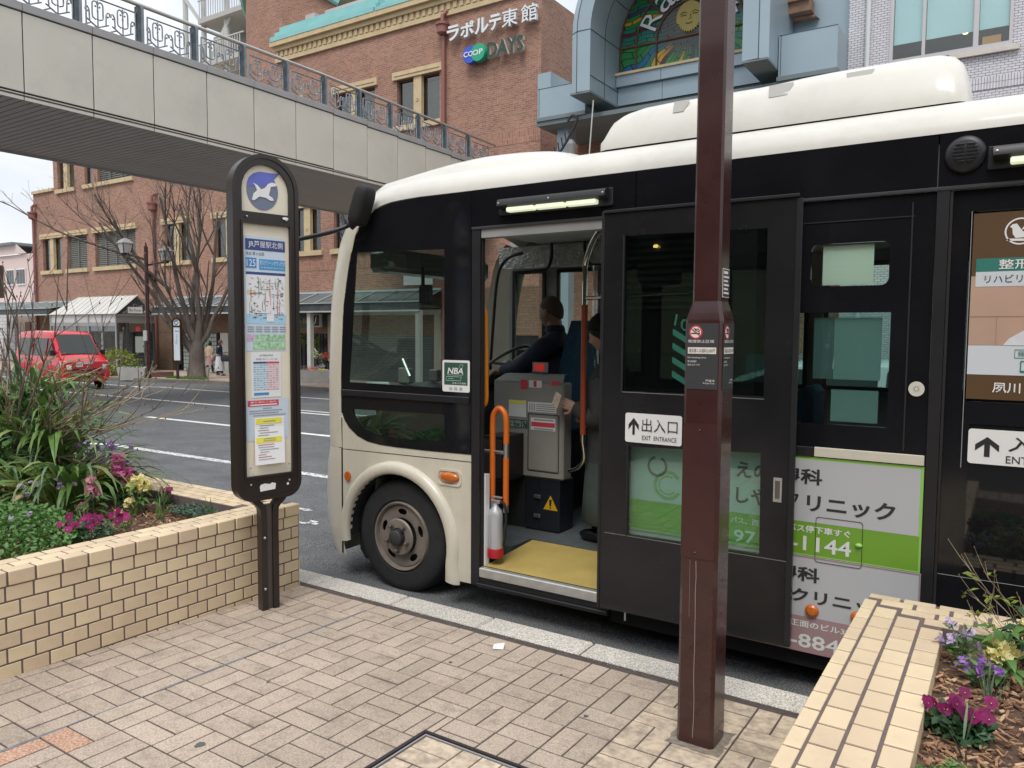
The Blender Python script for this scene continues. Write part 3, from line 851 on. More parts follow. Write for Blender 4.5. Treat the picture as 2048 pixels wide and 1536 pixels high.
    # two legs curving in under the board and meeting as one post
    for s in (-1, 1):
        pts = [(s * .098, .662), (s * .095, .63), (s * .075, .602), (s * .047, .575), (s * .034, .53), (s * .033, .3), (s * .033, -.06)]
        pts = [(p[0], p[1]) for p in pts]
        cs = [Vector((p[0], p[1], 0)) for p in pts]; sm = smoothpts(cs, 4)
        b = MB(); rows = []
        for i, p in enumerate(sm):
            a = sm[max(0, i - 1)]; c = sm[min(len(sm) - 1, i + 1)]; tt = (c - a).normalized(); nn = Vector((-tt.y, tt.x, 0)) * .0165
            rows.append([F(p.x + nn.x, p.y + nn.y, .004), F(p.x + nn.x, p.y + nn.y, .056), F(p.x - nn.x, p.y - nn.y, .056), F(p.x - nn.x, p.y - nn.y, .004)])
        b.grid(rows, close=True); b.add([rows[0][k] for k in range(4)], [(0, 1, 2, 3)])
        b.build('leg', m_brown, t, 40, fix=True)
    MB().plate(rect(-.0165, .0165, -.05, .575), (), .03, fn(.018)).build('spacer', mat('grey_brown_metal', (.10, .085, .08), .4, metal=.3), t)
    if full:
        b = MB()
        for z in (.40, .12): b.ell(F(-.033, z, -.0), (.008, .008, .008), 8, 6)
        b.build('bolt', m_steel, t)
    return t
STOP = (-3.318, 2.712, zp(2.712))
stop_sign(STOP, STOP_A, 'tall dark brown bus stop sign with timetables standing by the left planter')

# ------------------------------------------------------------------ maroon pole with no-smoking panels
m_maroon = mat('maroon_paint', (.048, .0165, .0150), .20, var=.22, vs=7, spec=.5, coat=.25, bump=.05, bs=24, smear=.25)
m_maroon2 = mat('maroon_cover', (.055, .0195, .0175), .26, var=.2, vs=7, smear=.2)
def pole():
    a = Vector((-.99, 2.65, 0)); c = Vector((-.852, 2.655, 0)); w0 = .139
    ctr = Vector((-.921, 2.652 + w0 / 2, zp(2.72)))
    t = thing('lamp_post', 'square maroon post with no smoking panels standing on the pavers before the bus', 'post', ctr)
    def sq(w, z, c=.012):
        h = w / 2; return [(x, y, z) for x, y in ((-h + c, -h), (h - c, -h), (h, -h + c), (h, h - c), (h - c, h), (-h + c, h), (-h, h - c), (-h, -h + c))]
    def P(ring): return [(p[0] + ctr.x, p[1] + ctr.y, p[2] + ctr.z) for p in ring]
    b = MB(); b.grid([P(sq(w0, -.05)), P(sq(w0, 1.553)), P(sq(w0 - .002, 1.563)), P(sq(.106, 1.618, .010)), P(sq(.103, 1.626, .010))], close=True); b.build('base_box', m_maroon, t, 30)
    b = MB(); b.grid([P(sq(.1015, 1.60, .008)), P(sq(.098, 4.9, .008))], close=True); b.build('shaft', m_maroon, t, 30)
    y = ctr.y - w0 / 2; x = ctr.x + w0 / 2; z = ctr.z
    # access cover on the front
    o = rrect(-.066, .058, .70, 1.19, .012)
    f = lambda u, v, w: (ctr.x + u, y + w - .003, z + v)
    MB().plate(o, (), .003, f).build('access_cover', m_maroon2, t, 30)
    b = MB(); b.ell((ctr.x - .004, y - .004, z + 1.165), (.004, .003, .004), 8, 6); b.ell((ctr.x - .012, y - .004, z + .72), (.004, .003, .004), 8, 6); b.build('screw', m_maroon, t)
    # run of old white drips
    m_drip = mat('dried_drip', (.42, .36, .33), .6)
    b = MB(); random.seed(2); pts = []
    zz = .69; xx = -.008
    while zz > .02:
        pts.append((ctr.x + xx, y - .0012, z + zz)); zz -= .03; xx += random.uniform(-.0012, .0013)
    b.tube(pts, .0009, 5); b.tube([(ctr.x - .03, y - .0012, z + .69), (ctr.x - .029, y - .0012, z + .48)], .0004, 4)
    b.build('drip_mark', m_drip, t)
    m_panel = mat('charcoal_panel', (.042, .043, .045), .55)
    m_wt = mat('panel_white', (.75, .74, .71), .6); m_rd = mat('sign_red', (.52, .035, .06), .5); m_cr = mat('sign_cream', (.80, .74, .68), .6)
    for side in ('front', 'right'):
        if side == 'front': g = lambda u, v, w: (ctr.x + u, y + w - .0015, z + 1.547 - (1.47 - v) * .755)
        else: g = lambda u, v, w: (x + w * -1 + .0015, ctr.y + u, z + 1.547 - (1.47 - v) * .755)
        k = .0008
        MB().plate(rect(-.062, .055, 1.16, 1.47), (), .001, g).build('notice_panel', m_panel, t)
        MB().plate(circ(-.027, 1.428, .025, rz=.0331), (), .0006, lambda u, v, w: g(u, v, w - k)).build('ban_ring', m_rd, t)
        MB().plate(circ(-.027, 1.428, .0195, rz=.0258), (), .0006, lambda u, v, w: g(u, v, w - 2 * k)).build('ban_disc', m_cr, t)
        b = MB(); b.plate(rect(-.044, -.011, 1.420, 1.4255), (), .0005, lambda u, v, w: g(u, v, w - 3 * k))
        b.plate([(-.035, 1.445), (-.028, 1.44), (-.02, 1.442), (-.012, 1.433), (-.010, 1.435), (-.018, 1.446), (-.027, 1.444), (-.034, 1.449)], (), .0005, lambda u, v, w: g(u, v, w - 3 * k))
        b.plate([(-.031, 1.438), (-.022, 1.433), (-.013, 1.428), (-.012, 1.4305), (-.021, 1.436), (-.030, 1.441)], (), .0005, lambda u, v, w: g(u, v, w - 3 * k)); b.build('cigarette', m_blk, t)
        MB().plate([(-.0455, 1.4445), (-.0105, 1.4085), (-.0075, 1.4115), (-.0425, 1.4475)], (), .0005, lambda u, v, w: g(u, v, w - 4 * k)).build('ban_bar', m_rd, t)
        q = lambda u, v, w: g(u, v, w)
        lettering(MB(), '喫煙禁止区域', -.054, .040, 1.378, 1.393, q, .001).build('lettering', m_wt, t)
        MB().plate(rect(-.055, .048, 1.327, 1.357), (), .0006, lambda u, v, w: g(u, v, w - k)).build('white_strip', m_cr, t)
        lettering(MB(), '違反者には過料2,000円', -.051, .044, 1.332, 1.352, q, .0022).build('lettering', m_blk, t)
        lettering(MB(), 'No Smoking Area', -.055, .013, 1.303, 1.313, q, .001).build('lettering', m_wt, t)
        lettering(MB(), '禁止吸煙区', -.055, -.022, 1.286, 1.295, q, .001).build('lettering', m_wt, t)
        lettering(MB(), '흡연 금지 구역', -.055, -.011, 1.270, 1.279, q, .001).build('lettering', m_wt, t)
        lettering(MB(), '芦屋市', .012, .045, 1.196, 1.207, q, .001).build('lettering', m_wt, t)
        lettering(MB(), 'Ashiya City', .003, .045, 1.184, 1.193, q, .001).build('lettering', m_wt, t)
    # small black sticker high on the right face
    xs_ = ctr.x + .0506; g2 = lambda u, v, w: (xs_ - w + .0012, ctr.y + u, z + v)
    MB().plate(rect(-.028, .046, 1.640, 1.742), (), .001, g2).build('sticker_border', m_wt, t)
    MB().plate(rect(-.025, .043, 1.643, 1.739), (), .001, lambda u, v, w: g2(u, v, w - .0008)).build('sticker', m_panel, t)
    b = MB()
    for i in range(6): b.plate(rect(-.021, .036 - .012 * (i % 2), 1.652 + i * .0142, 1.659 + i * .0142 + (.003 if i == 5 else 0)), (), .0004, lambda u, v, w: g2(u, v, w - .0016))
    b.build('sticker_text', m_wt, t)
pole()
# ------------------------------------------------------------------ minibus
m_body = mat('cream_coach_paint', (.60, .56, .46), .30, var=.07, vs=3, stain=.10, sscale=5, stretch=(2.5, 2.5, .45), smear=.2, coat=.3, spec=.5)
m_roof = mat('white_coach_paint', (.64, .62, .56), .36, var=.06, vs=2.5, stain=.12, sscale=2.2, stretch=(1, 1, 1), smear=.2, coat=.25)
m_black = mat('gloss_black_panel', (.010, .010, .012), .07, smear=.12, var=.25, vs=2, spec=.38, bump=.012, bs=3, dist=.01)
m_sat = mat('satin_black', (.014, .014, .016), .42, var=.2, vs=8)
m_rub = mat('black_rubber', (.012, .012, .012), .75)
m_tyre = mat('tyre_rubber', (.018, .018, .019), .85, var=.25, vs=14, bump=.3, bs=60)
m_rim = mat('dusty_wheel_steel', (.215, .185, .16), .55, metal=.3, var=.2, vs=12)
m_hub = mat('hub_dark', (.05, .05, .052), .5, metal=.4)
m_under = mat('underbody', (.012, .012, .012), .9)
m_ingrey = mat('interior_grey', (.30, .30, .29), .7, var=.1, vs=4)
m_inlight = mat('interior_ceiling', (.55, .55, .52), .6)
m_floor = mat('bus_floor', (.085, .10, .105), .6, var=.15, vs=20)
m_mat = mat('yellow_step_mat', (.44, .325, .095), .75, var=.12, vs=6, bump=.4, bs=220)
m_sill = mat('sill_aluminium', (.52, .51, .48), .4, metal=.6, var=.15, vs=20)
m_fare = mat('fare_machine_grey', (.30, .285, .265), .55, var=.06, vs=6)
m_orange = mat('orange_grip', (.62, .135, .012), .4, var=.08, vs=20)
m_orange2 = mat('bright_orange_grip', (.80, .25, .012), .35)
m_amber = mat('amber_lens', (.50, .12, .008), .12, coat=.8, bump=.6, bs=160)
m_seat = mat('blue_seat_fabric', (.028, .09, .16), .9, var=.2, vs=30)
m_gl = glass('window_glass', (.86, .93, .90), 1.5, 0, 1.6)
m_gl2 = glass('tinted_window_glass', (.30, .38, .36), 1.5, 0, 1.9)
m_glt = glass('teal_window_glass', (.60, .73, .705), 1.5, 0, 1.9)
m_gldu = glass('door_upper_glass', (.70, .80, .77), 1.5, 0, 1.9)
m_gld = glass('door_glass', (.78, .93, .87), 1.5, 0, 1.5)
m_lampg = mat('lamp_tube', (.72, .78, .55), .4, emit=.55)
m_wsig = mat('sign_white', (.78, .78, .77), .4, coat=.2)
m_adw = mat('advert_white', (.45, .46, .475), .35, coat=.2)
m_adg = mat('advert_green', (.155, .33, .03), .35, coat=.2)
m_adgl = mat('advert_green_edge', (.28, .55, .12), .35)
m_adm = mat('advert_mauve', (.33, .21, .22), .35, coat=.2)
m_adwt = mat('advert_lettering_white', (.66, .68, .66), .4)
m_adk = mat('advert_lettering_black', (.03, .03, .032), .4)

YS, YF = 3.58, 5.66
bus = thing('minibus', 'cream and black city minibus stopped at the kerb with its front door slid open', 'bus', (-.5, 4.62, zr(4.6)))
def bp(name, outer, holes, m, y=YS, d=.02, smooth=None): return plate(name, outer, holes, y, d, m, bus, smooth)

# --- body skin: front corner, bumper and roof as lofts around the side outline
Eup = [(-3.662, .868), (-3.668, 1.10), (-3.667, 1.314), (-3.655, 1.56), (-3.639, 1.80), (-3.592, 2.04), (-3.535, 2.235), (-3.447, 2.335), (-3.36, 2.388), (-3.22, 2.42), (-3.0, 2.431), (-2.6, 2.431), (-1.3, 2.433), (0, 2.436), (2.95, 2.436)]
Eup = [(p.x, p.y) for p in smoothpts([Vector((a, c, 0)) for a, c in Eup[:11]], 3)] + Eup[11:]
def loft(E, bf, rf, phis, full=False):
    rows = []
    for i, (x, z) in enumerate(E):
        a = Vector(E[max(0, i - 1)]); c = Vector(E[min(len(E) - 1, i + 1)]); t = (c - a).normalized(); n = Vector((-t.y, t.x))
        b_, r_ = bf(x, z), rf(x, z); row = []
        for ph in phis:
            if ph <= 90: s, yy = math.sin(R_(ph)), YS + r_ * (1 - math.cos(R_(ph)))
            else:
                f = (ph - 90) / 90; yy = YS + r_ + (YF - YS - 2 * r_) * min(1, f * 1.0); s = 1 + .10 * math.sin(math.pi * min(1, f))
                if ph > 180: s, yy = math.sin(R_(ph - 90)), YF - r_ * (1 - math.cos(R_(270 - ph)))
            row.append((x + n.x * b_ * s, yy, z + n.y * b_ * s))
        rows.append(row)
    return rows
bfun = lambda x, z: .30 - .115 * max(0, min(1, (z - 2.15) / .28))
rfun = lambda x, z: .34 + .02 * max(0, min(1, (z - 2.0) / .4))
split = next(i for i, p in enumerate(Eup) if p[1] > 2.25)
ph_p = [0, 6, 14, 22, 32, 42, 52]; ph_w = [52, 60, 68, 78, 90, 110, 135, 160, 180, 192, 205, 218]; ph_q = [218, 228, 238, 248, 256, 264, 270]
MB().grid(loft(Eup[:split + 1], bfun, rfun, ph_p)).build('front_pillar', m_body, bus, 50, fix=True)
MB().grid(loft(Eup[:split + 1], bfun, rfun, ph_q)).build('front_pillar', m_body, bus, 50, fix=True)
MB().grid(loft(Eup[2:split + 1], bfun, rfun, ph_w)).build('windscreen', m_gl, bus, 60, fix=True)
MB().grid(loft(Eup[:3], bfun, rfun, ph_w)).build('front_cowl', m_body, bus, 60, fix=True)
MB().grid(loft(Eup[split:], bfun, rfun, [0, 8, 18, 30, 42, 54, 66, 78, 90, 110, 135, 160, 180, 192, 204, 216, 228, 240, 252, 262, 270])).build('roof', m_roof, bus, 60, fix=True)
Eb = [(-3.628, .165), (-3.648, .24), (-3.655, .36), (-3.662, .55), (-3.664, .75), (-3.662, .835), (-3.660, .862)]
bb = lambda x, z: .30 + .075 * math.sin(math.pi * max(0, min(1, (z - .12) / .76))) ** .6 - (.0 if z > .3 else (.3 - z) * .5)
MB().grid(loft(Eb, bb, lambda x, z: .40, ph_p + ph_w[1:] + ph_q[1:])).build('front_bumper', m_body, bus, 50, fix=True)
b = MB(); b.box(-3.668, -3.655, YS - .001, YS + .004, .166, .862); b.build('panel_seam', m_rub, bus)
plate('reflector_slot', rrect(-3.72, -3.665, .455, .50, .004), [rrect(-3.718, -3.667, .457, .498, .003)], YS + .012, .004, m_sat, bus)
b = MB(); b.box(2.93, 2.96, YS, YF, .3, 2.6); b.build('rear_wall', m_black, bus)

# --- roof dome and air conditioning pod
def sect(x, zt, y0, y1, zb, k=2.6, n=16):
    r = []
    for i in range(n + 1):
        s = -1 + 2 * i / n; s2 = math.copysign(abs(s) ** .75, s); y = (y0 + y1) / 2 + s2 * (y1 - y0) / 2
        r.append((x, y, zb + (zt - zb) * max(0, 1 - abs(s2) ** k) ** (1 / 2.1)))
    return r
prof = [(-3.74, 2.50), (-3.70, 2.565), (-3.46, 2.67), (-3.05, 2.752), (-2.82, 2.775), (-2.6, 2.772), (-2.4, 2.756), (-2.27, 2.725), (-2.15, 2.672), (-2.02, 2.60), (-1.95, 2.545)]
prof = [(p.x, p.y) for p in smoothpts([Vector((a, c, 0)) for a, c in prof], 3)]
MB().grid([sect(x, z, 3.70 if x > -3.5 else 3.7 + (-3.5 - x) * .8, 5.54 if x > -3.5 else 5.54 - (-3.5 - x) * .8, 2.50) for x, z in prof]).build('roof_dome', m_roof, bus, 70, fix=True)
rows = []
for x, k in [(-1.952, 0.0), (-1.95, .35), (-1.935, .58), (-1.90, .78), (-1.84, .90), (-1.74, .965), (-1.60, .985), (-1.4, .985), (-1.12, .985), (-1.02, 1.0), (-.90, 1.03), (-.78, 1.045), (-.6, 1.045), (-.42, 1.045), (-.33, 1.03), (-.27, .96), (-.235, .82), (-.215, .6), (-.205, .3), (-.203, 0)]:
    zt = 2.618 + .272 * k; e = .10 * (1 - min(1, k / .9)) ** 1.5
    rows.append([(x, 3.82 + e, 2.618), (x, 3.822 + e, 2.66 if k > .3 else 2.618 + .04 * k), (x, 3.86 + e, 2.618 + (zt - 2.618) * .45), (x, 3.885 + e, 2.618 + (zt - 2.618) * .62), (x, 3.93 + e, 2.618 + (zt - 2.618) * .80), (x, 4.0 + e, 2.618 + (zt - 2.618) * .93), (x, 4.12 + e, zt - .004 * k), (x, 4.6, zt + .006 * k), (x, 5.1, zt), (x, 5.3 - e, 2.618 + (zt - 2.618) * .8), (x, 5.4 - e, 2.618)])
MB().grid(rows).build('air_conditioner', m_roof, bus, 45, fix=True)
b = MB(); b.box(-1.91, -.25, 3.86, 5.36, 2.54, 2.62); b.build('roof_gap', m_under, bus)
b = MB()
for x0, wd in ((-1.55, .09), (-1.06, .12), (-.705, .12)):
    b.add([(x0 + .012, 3.876, 2.775), (x0 + wd - .02, 3.876, 2.775), (x0 + wd, 3.925, 2.846), (x0, 3.925, 2.846)], [(0, 1, 2, 3)])
b.build('lifting_pocket', mat('pocket_grey', (.38, .37, .34), .6), bus)

# --- lower side panels, wheel arch
arch = [(-3.185 + .41 * math.cos(a), .335 + .41 * math.sin(a)) for a in [R_(-8 + 196 * i / 28) for i in range(29)]]
bp('side_panel', [(-3.655, .30), (-3.597, .30)] + arch[::-1][1:-1] + [(-2.764, .25), (-2.756, .152), (-2.602, .152), (-2.612, .868), (-3.655, .855)], (), m_body)
bp('side_panel', [(-3.657, .861), (-2.612, .875), (-2.612, .914), (-2.96, .907), (-3.2, .908), (-3.33, .912), (-3.434, .925), (-3.52, .953), (-3.588, .998), (-3.63, 1.045), (-3.657, 1.10)], (), m_body)
b = MB(); pr = []
for i in range(33):
    a = R_(-24 + 214 * i / 32); cx, cz = -3.185, .335
    if i < 4: p = [( -2.735 + .06 * (3 - i) / 3, .152 + .055 * i)]
    r = []
    for q, h in ((.408, .0), (.408, -.022), (.418, -.034), (.445, -.036), (.468, -.030), (.483, -.012), (.486, 0.002)):
        ang = max(a, R_(-12)); x, z = cx + q * math.cos(ang), cz + q * math.sin(ang)
        if a < R_(-12): z -= (R_(-12) - a) * .5; x += (q - .408) * .2
        r.append((x, YS + h, z))
    pr.append(r)
b.grid(pr).build('wheel_arch_lip', m_body, bus, 50, fix=True)
b = MB(); aa = [R_(-6 + 192 * i / 28) for i in range(29)]
b.grid([[(-3.185 + r * math.cos(a), y, .335 + r * math.sin(a)) for a in aa] for r, y in ((.41, YS + .002), (.41, YS + .30), (.40, YS + .34), (.05, YS + .34))]); b.build('wheel_housing', m_under, bus)
b = MB(); b.plate([(-3.60, .18), (-3.55, .12), (-3.50, .13), (-3.52, .35), (-3.56, .5), (-3.62, .5)], (), .02, XZ(YS + .10)); b.build('mud_flap', m_rub, bus)
plate('side_marker', circ(-3.605, .684, .024, 16, .032), (), YS - .014, .016, m_amber, bus)
b = MB(); b.ell((-2.773, YS, .766), (.076, .026, .034), 16, 10); b.build('turn_lamp', m_amber, bus, 60)
plate('turn_lamp_bezel', rrect(-2.865, -2.682, .715, .815, .03), [rrect(-2.852, -2.695, .728, .802, .025)[::-1]], YS - .006, .008, m_body, bus, 40)

# --- front side window
wl = [(-2.615, .918), (-2.615, 2.428), (-3.0, 2.426), (-3.22, 2.414), (-3.355, 2.383), (-3.44, 2.33), (-3.528, 2.232), (-3.586, 2.04), (-3.632, 1.80), (-3.648, 1.56), (-3.66, 1.314), (-3.66, 1.108), (-3.633, 1.05), (-3.592, 1.004), (-3.524, .959), (-3.437, .930), (-3.332, .917), (-3.2, .912), (-2.96, .912)]
h1 = [(-3.594, 1.30), (-2.81, 1.296), (-2.81, 2.112), (-3.52, 2.128)]
h2 = [(-3.556, 1.127), (-3.548, 1.09), (-3.521, 1.052), (-3.45, 1.008), (-3.326, .976), (-3.1, .962), (-2.80, .978), (-2.80, 1.14)]
bp('window_surround', wl, [h1[::-1], h2[::-1]], m_black, YS - .004, .012)
bp('side_window', [(x, z) for x, z in h1], (), m_gl, YS + .001, .004)
bp('side_window', h2, (), m_glt, YS + .001, .004)
b = MB(); b.cbox(-3.655, -2.625, YS - .016, YS - .004, 1.212, 1.252, .004); b.build('window_rail', m_sat, bus)
st = XZ(YS - .0055)
MB().plate(rrect(-2.822, -2.622, 1.277, 1.463, .012), (), .001, st).build('member_plate', m_wsig, bus)
m_dg = mat('plate_green', (.035, .10, .07), .4)
MB().plate(rect(-2.808, -2.637, 1.318, 1.449), (), .001, XZ(YS - .0066)).build('member_plate_field', m_dg, bus)
lettering(MB(), 'NBA', -2.783, -2.668, 1.383, 1.419, st, .0022, shear=.2, bold=.02).build('lettering', m_wsig, bus)
lettering(MB(), '日本バス協会', -2.745, -2.648, 1.324, 1.335, st, .0022).build('lettering', m_wsig, bus)
lettering(MB(), 'NIHON BUS ASSOCIATION', -2.782, -2.668, 1.374, 1.379, st, .0022).build('lettering', m_wsig, bus)
lettering(MB(), '会 員 章', -2.772, -2.672, 1.286, 1.307, st, .0022).build('lettering', m_grey, bus)
b = MB()
for p, q in (((-2.69, 1.437), (-2.668, 1.437)), ((-2.668, 1.437), (-2.678, 1.408)), ((-2.69, 1.437), (-2.70, 1.415)), ((-2.79, 1.366), (-2.68, 1.366)), ((-2.79, 1.366), (-2.794, 1.343)), ((-2.794, 1.343), (-2.688, 1.343)), ((-2.688, 1.343), (-2.68, 1.366)), ((-2.775, 1.355), (-2.74, 1.355))):
    b.tube([(p[0], YS - .0076, p[1]), (q[0], YS - .0076, q[1])], .0011, 4)
b.build('plate_line', mat('plate_mint', (.5, .66, .58), .5), bus)

# --- header band with entrance lamps and grille
for i, (a, c) in enumerate(((-2.612, -1.606), (-1.601, -.286), (-.281, .90), (.905, 2.93))):
    bp('header_panel', rect(a, c, 2.212, 2.430), (), m_black, YS - .004, .02)
def lamp_bar(x0, x1):
    b = MB(); b.cbox(x0 - .02, x1 + .02, YS - .016, YS - .004, 2.272, 2.362, .004); b.build('lamp_base', m_sat, bus)
    b = MB(); rows = []
    for x in (x0, x1):
        rows.append([(x, YS - .016, 2.36), (x, YS - .055, 2.352), (x, YS - .066, 2.338), (x, YS - .068, 2.316), (x, YS - .05, 2.306), (x, YS - .016, 2.304)])
    b.grid(rows); n = 6; b.f.append(list(range(6))); b.f.append([6 + i for i in range(6)]); b.mi += [0, 0]
    b.build('lamp_hood', m_sat, bus, 40, fix=True)
    wd = (x1 - x0 - .10) / 3
    for k in range(3):
        b = MB(); b.cbox(x0 + .05 + wd * k + .006, x0 + .05 + wd * (k + 1) - .006, YS - .060, YS - .018, 2.281, 2.306, .005); b.build('lamp_tube', m_lampg, bus)
    b = MB(); 
    for x in (x0 + .012, (x0 + x1) / 2, x1 - .012): b.ell((x, YS - .068, 2.33), (.006, .003, .006), 8, 6)
    b.build('screw', m_steel, bus)
lamp_bar(-2.40, -1.745)
lamp_bar(-.095, .56)
b = MB(); b.lathe([(.0, -.018), (.052, -.018), (.066, -.014), (.073, -.004), (.073, 0)], (-.19, YS - .004, 2.342), 'y', 32); b.build('vent_cover', m_sat, bus, 40, fix=True)
b = MB()
for i in range(6):
    z = 2.376 - i * .0135; hw = math.sqrt(max(0, .05 ** 2 - (z - 2.345) ** 2)) - .006
    for s in (-1, 1):
        a, c = (-.19 + .004, -.19 + hw) if s > 0 else (-.19 - hw, -.19 - .004)
        b.add([(a, YS - .023, z), (c, YS - .023, z), (c, YS - .030, z + .005), (a, YS - .030, z + .005), (a, YS - .022, z + .009), (c, YS - .022, z + .009)], [(0, 1, 2, 3), (3, 2, 5, 4)])
b.build('vent_slat', mat('vent_gloss_black', (.05, .05, .055), .2, spec=.8), bus)

# --- door opening
bp('door_jamb', rect(-2.609, -2.551, .152, 2.209), (), m_sat, YS - .006, .035)
b = MB(); b.box(-2.556, -2.546, YS + .012, YS + .035, .24, 2.20); b.build('door_seal', m_rub, bus)
b = MB(); b.cbox(-2.609, 2.9, YS - .012, YS - .005, 2.208, 2.222, .002); b.build('door_track', mat('track_grey', (.09, .09, .095), .3, metal=.5), bus)
b = MB(); b.box(-2.548, -1.755, YS + .0, YS + .07, 2.16, 2.208); b.build('door_head', m_ingrey, bus)
b = MB(); b.cbox(-2.548, -1.73, YS - .012, YS + .03, .205, .262, .005); b.build('door_sill', m_sill, bus)
b = MB(); b.add([(-2.535, YS + .03, .264), (-1.72, YS + .03, .264), (-1.72, YS + .56, .300), (-2.535, YS + .56, .300)], [(0, 1, 2, 3)]); b.build('step_mat', m_mat, bus)
b = MB(); b.box(-2.56, -1.72, YS + .0, YS + .02, .16, .206); b.cbox(-2.56, -1.72, YS - .02, YS, .150, .172, .003); b.build('step_skirt', m_sat, bus)

# --- sliding door leaf standing proud of the side
YD = 3.505
df = XZ(YD)
du, dl = [(-1.627, 1.337), (-.932, 1.346), (-.935, 2.098), (-1.624, 2.106)], [(-1.588, .614), (-.932, .620), (-.938, 1.088), (-1.588, 1.062)]
MB().plate([(-1.735, .212), (-.787, .222), (-.800, 2.225), (-1.745, 2.228)], [du[::-1], dl[::-1]], .034, df).build('sliding_door', mat('door_black_paint', (.016, .016, .017), .14, var=.3, vs=3, spec=.32, smear=.22, bump=.015, bs=4, dist=.01), bus)
MB().plate(du, (), .004, XZ(YD + .008)).build('door_window', m_gldu, bus)
MB().plate(dl, (), .004, XZ(YD + .008)).build('door_window', m_gld, bus)
b = MB(); b.box(-1.634, -1.627, YD - .004, YD, 1.33, 2.11); b.box(-1.596, -1.589, YD - .004, YD, .61, 1.07); b.build('window_seal', m_rub, bus)
b = MB(); b.cbox(-1.752, -1.737, YD - .006, YD + .034, .21, 2.232, .004); b.cbox(-.812, -.786, YD - .005, YD + .002, .23, 2.215, .002); b.cbox(-1.74, -.80, YD - .010, YD, 2.222, 2.236, .002); b.build('door_edge_strip', m_sat, bus)
b = MB(); b.box(-1.714, -.80, YD - .0015, YD, .6085, .6105); b.box(-1.628, -.93, YD - .002, YD, 1.3325, 1.335); b.build('scuffed_seam', mat('scuffed_metal', (.35, .35, .35), .5, metal=.5), bus)
MB().plate(rrect(-1.606, -1.311, 1.086, 1.232, .012), (), .001, XZ(YD - .003)).build('exit_sign', m_wsig, bus)
sg = XZ(YD - .004)
def arrow(mb, x0, x1, z0, z1, f):
    w_, h_ = x1 - x0, z1 - z0; P = lambda a, c: (x0 + a * w_, z0 + c * h_)
    return mb.plate([P(.38, 0), P(.62, 0), P(.62, .62), P(1, .28), P(1, .60), P(.5, 1), P(0, .60), P(0, .28), P(.38, .62)], (), .0006, f)
arrow(MB(), -1.588, -1.533, 1.124, 1.208, sg).build('arrow', m_blk, bus)
lettering(MB(), '出入口', -1.517, -1.332, 1.143, 1.208, sg, .001).build('lettering', m_blk, bus)
lettering(MB(), 'EXIT  ENTRANCE', -1.514, -1.336, 1.102, 1.124, sg, .001).build('lettering', m_blk, bus)
MB().plate(rect(-.877, -.840, .874, .984), [rect(-.870, -.848, .888, .970)[::-1]], .004, XZ(YD - .004)).build('door_handle', m_sill, bus)
MB().plate(rect(-.870, -.848, .888, .970), (), .002, XZ(YD - .0012)).build('door_handle_well', mat('brushed_steel_dark', (.22, .21, .19), .4, metal=.8), bus)
b = MB(); b.tube([(-1.60, YD + .02, .215), (-1.60, YD + .02, .165)], .006, 8); b.build('door_guide', m_steel, bus)

# --- body side behind and beside the door
hs = [rect(-1.69, -.87, 1.25, 2.12), rrect(-.763, -.450, 1.836, 2.020, .03, 4), rect(-.835, -.436, 1.232, 1.721)]
bp('side_body', [(-1.742, .185), (-.285, .185), (-.285, 2.207), (-1.742, 2.207)], [h[::-1] for h in hs], m_black, YS, .02)
for h, g in zip(hs, (m_gl2, m_gl, m_glt)): bp('side_window', h, (), g, YS + .006, .004)
b = MB(); b.box(-.842, -.36, YS - .003, YS, 2.112, 2.117); b.box(-.372, -.366, YS - .004, YS, 1.14, 2.17); b.build('glass_seal', m_rub, bus)
bp('inner_notice', rect(-.717, -.512, 1.842, 2.014), (), mat('notice_back', (.80, .82, .74), .7), YS + .02, .002)
bp('inner_notice', rect(-.66, -.47, 1.43, 1.70), (), mat('notice_back_grey', (.72, .74, .72), .7), YS + .02, .002)
bp('inner_notice', rect(-.665, -.475, 1.245, 1.385), (), mat('notice_back_slate', (.66, .68, .68), .7), YS + .02, .002)
bp('inner_notice', rect(-.745, -.662, 1.43, 1.70), (), mat('notice_back_dark', (.34, .37, .38), .7), YS + .02, .002)
# painted stand-in for the image showing in the door glass: teal stripes and lettering
m_teal = mat('glass_image_teal', (.20, .55, .47), .5); m_dkimg = mat('glass_image_dark', (.055, .075, .08), .5)
stp = lambda u, v, w: (u, YS - .006 + w, v)
for k in range(4):
    z = 1.60 - .068 * k
    MB().plate([(-1.395, z + .02), (-1.16, z - .115), (-1.16, z - .085), (-1.395, z + .05)], (), .0008, stp).build('glass_image_stripe', m_teal, bus)
lm = MB(); co, fs = text_mesh('10 CO'); a_ = co.min(0); b_ = co.max(0)
def slant(p): 
    u = (p[0] - a_[0]) / (b_[0] - a_[0]); v = (p[1] - a_[1]) / (b_[1] - a_[1]); return (-1.39 + .235 * u + .01 * v, YS - .0065, 1.668 - .13 * u + .055 * v)
lm.add([slant(p) for p in co], fs).build('lettering', m_teal, bus)
bp('round_sticker', circ(-.329, 1.403, .030, 24, .031), (), mat('round_sticker_cream', (.62, .60, .53), .5), YS - .004, .002)
b = MB()
for k in range(10):
    a = k * math.pi / 5
    b.tube([(-.329 + .007 * math.cos(a), YS - .0045, 1.403 + .007 * math.sin(a)), (-.329 + .012 * math.cos(a), YS - .0045, 1.403 + .012 * math.sin(a))], .001, 4)
b.build('sticker_mark', m_blk, bus)
b = MB(); b.cbox(-.722, -.289, YS - .012, YS - .003, 1.085, 1.128, .002); b.build('cream_rail', m_body, bus)
b = MB(); b.cbox(-.80, -.726, YS - .010, YS - .003, 1.082, 1.126, .002); b.build('rail_bracket', m_sat, bus)
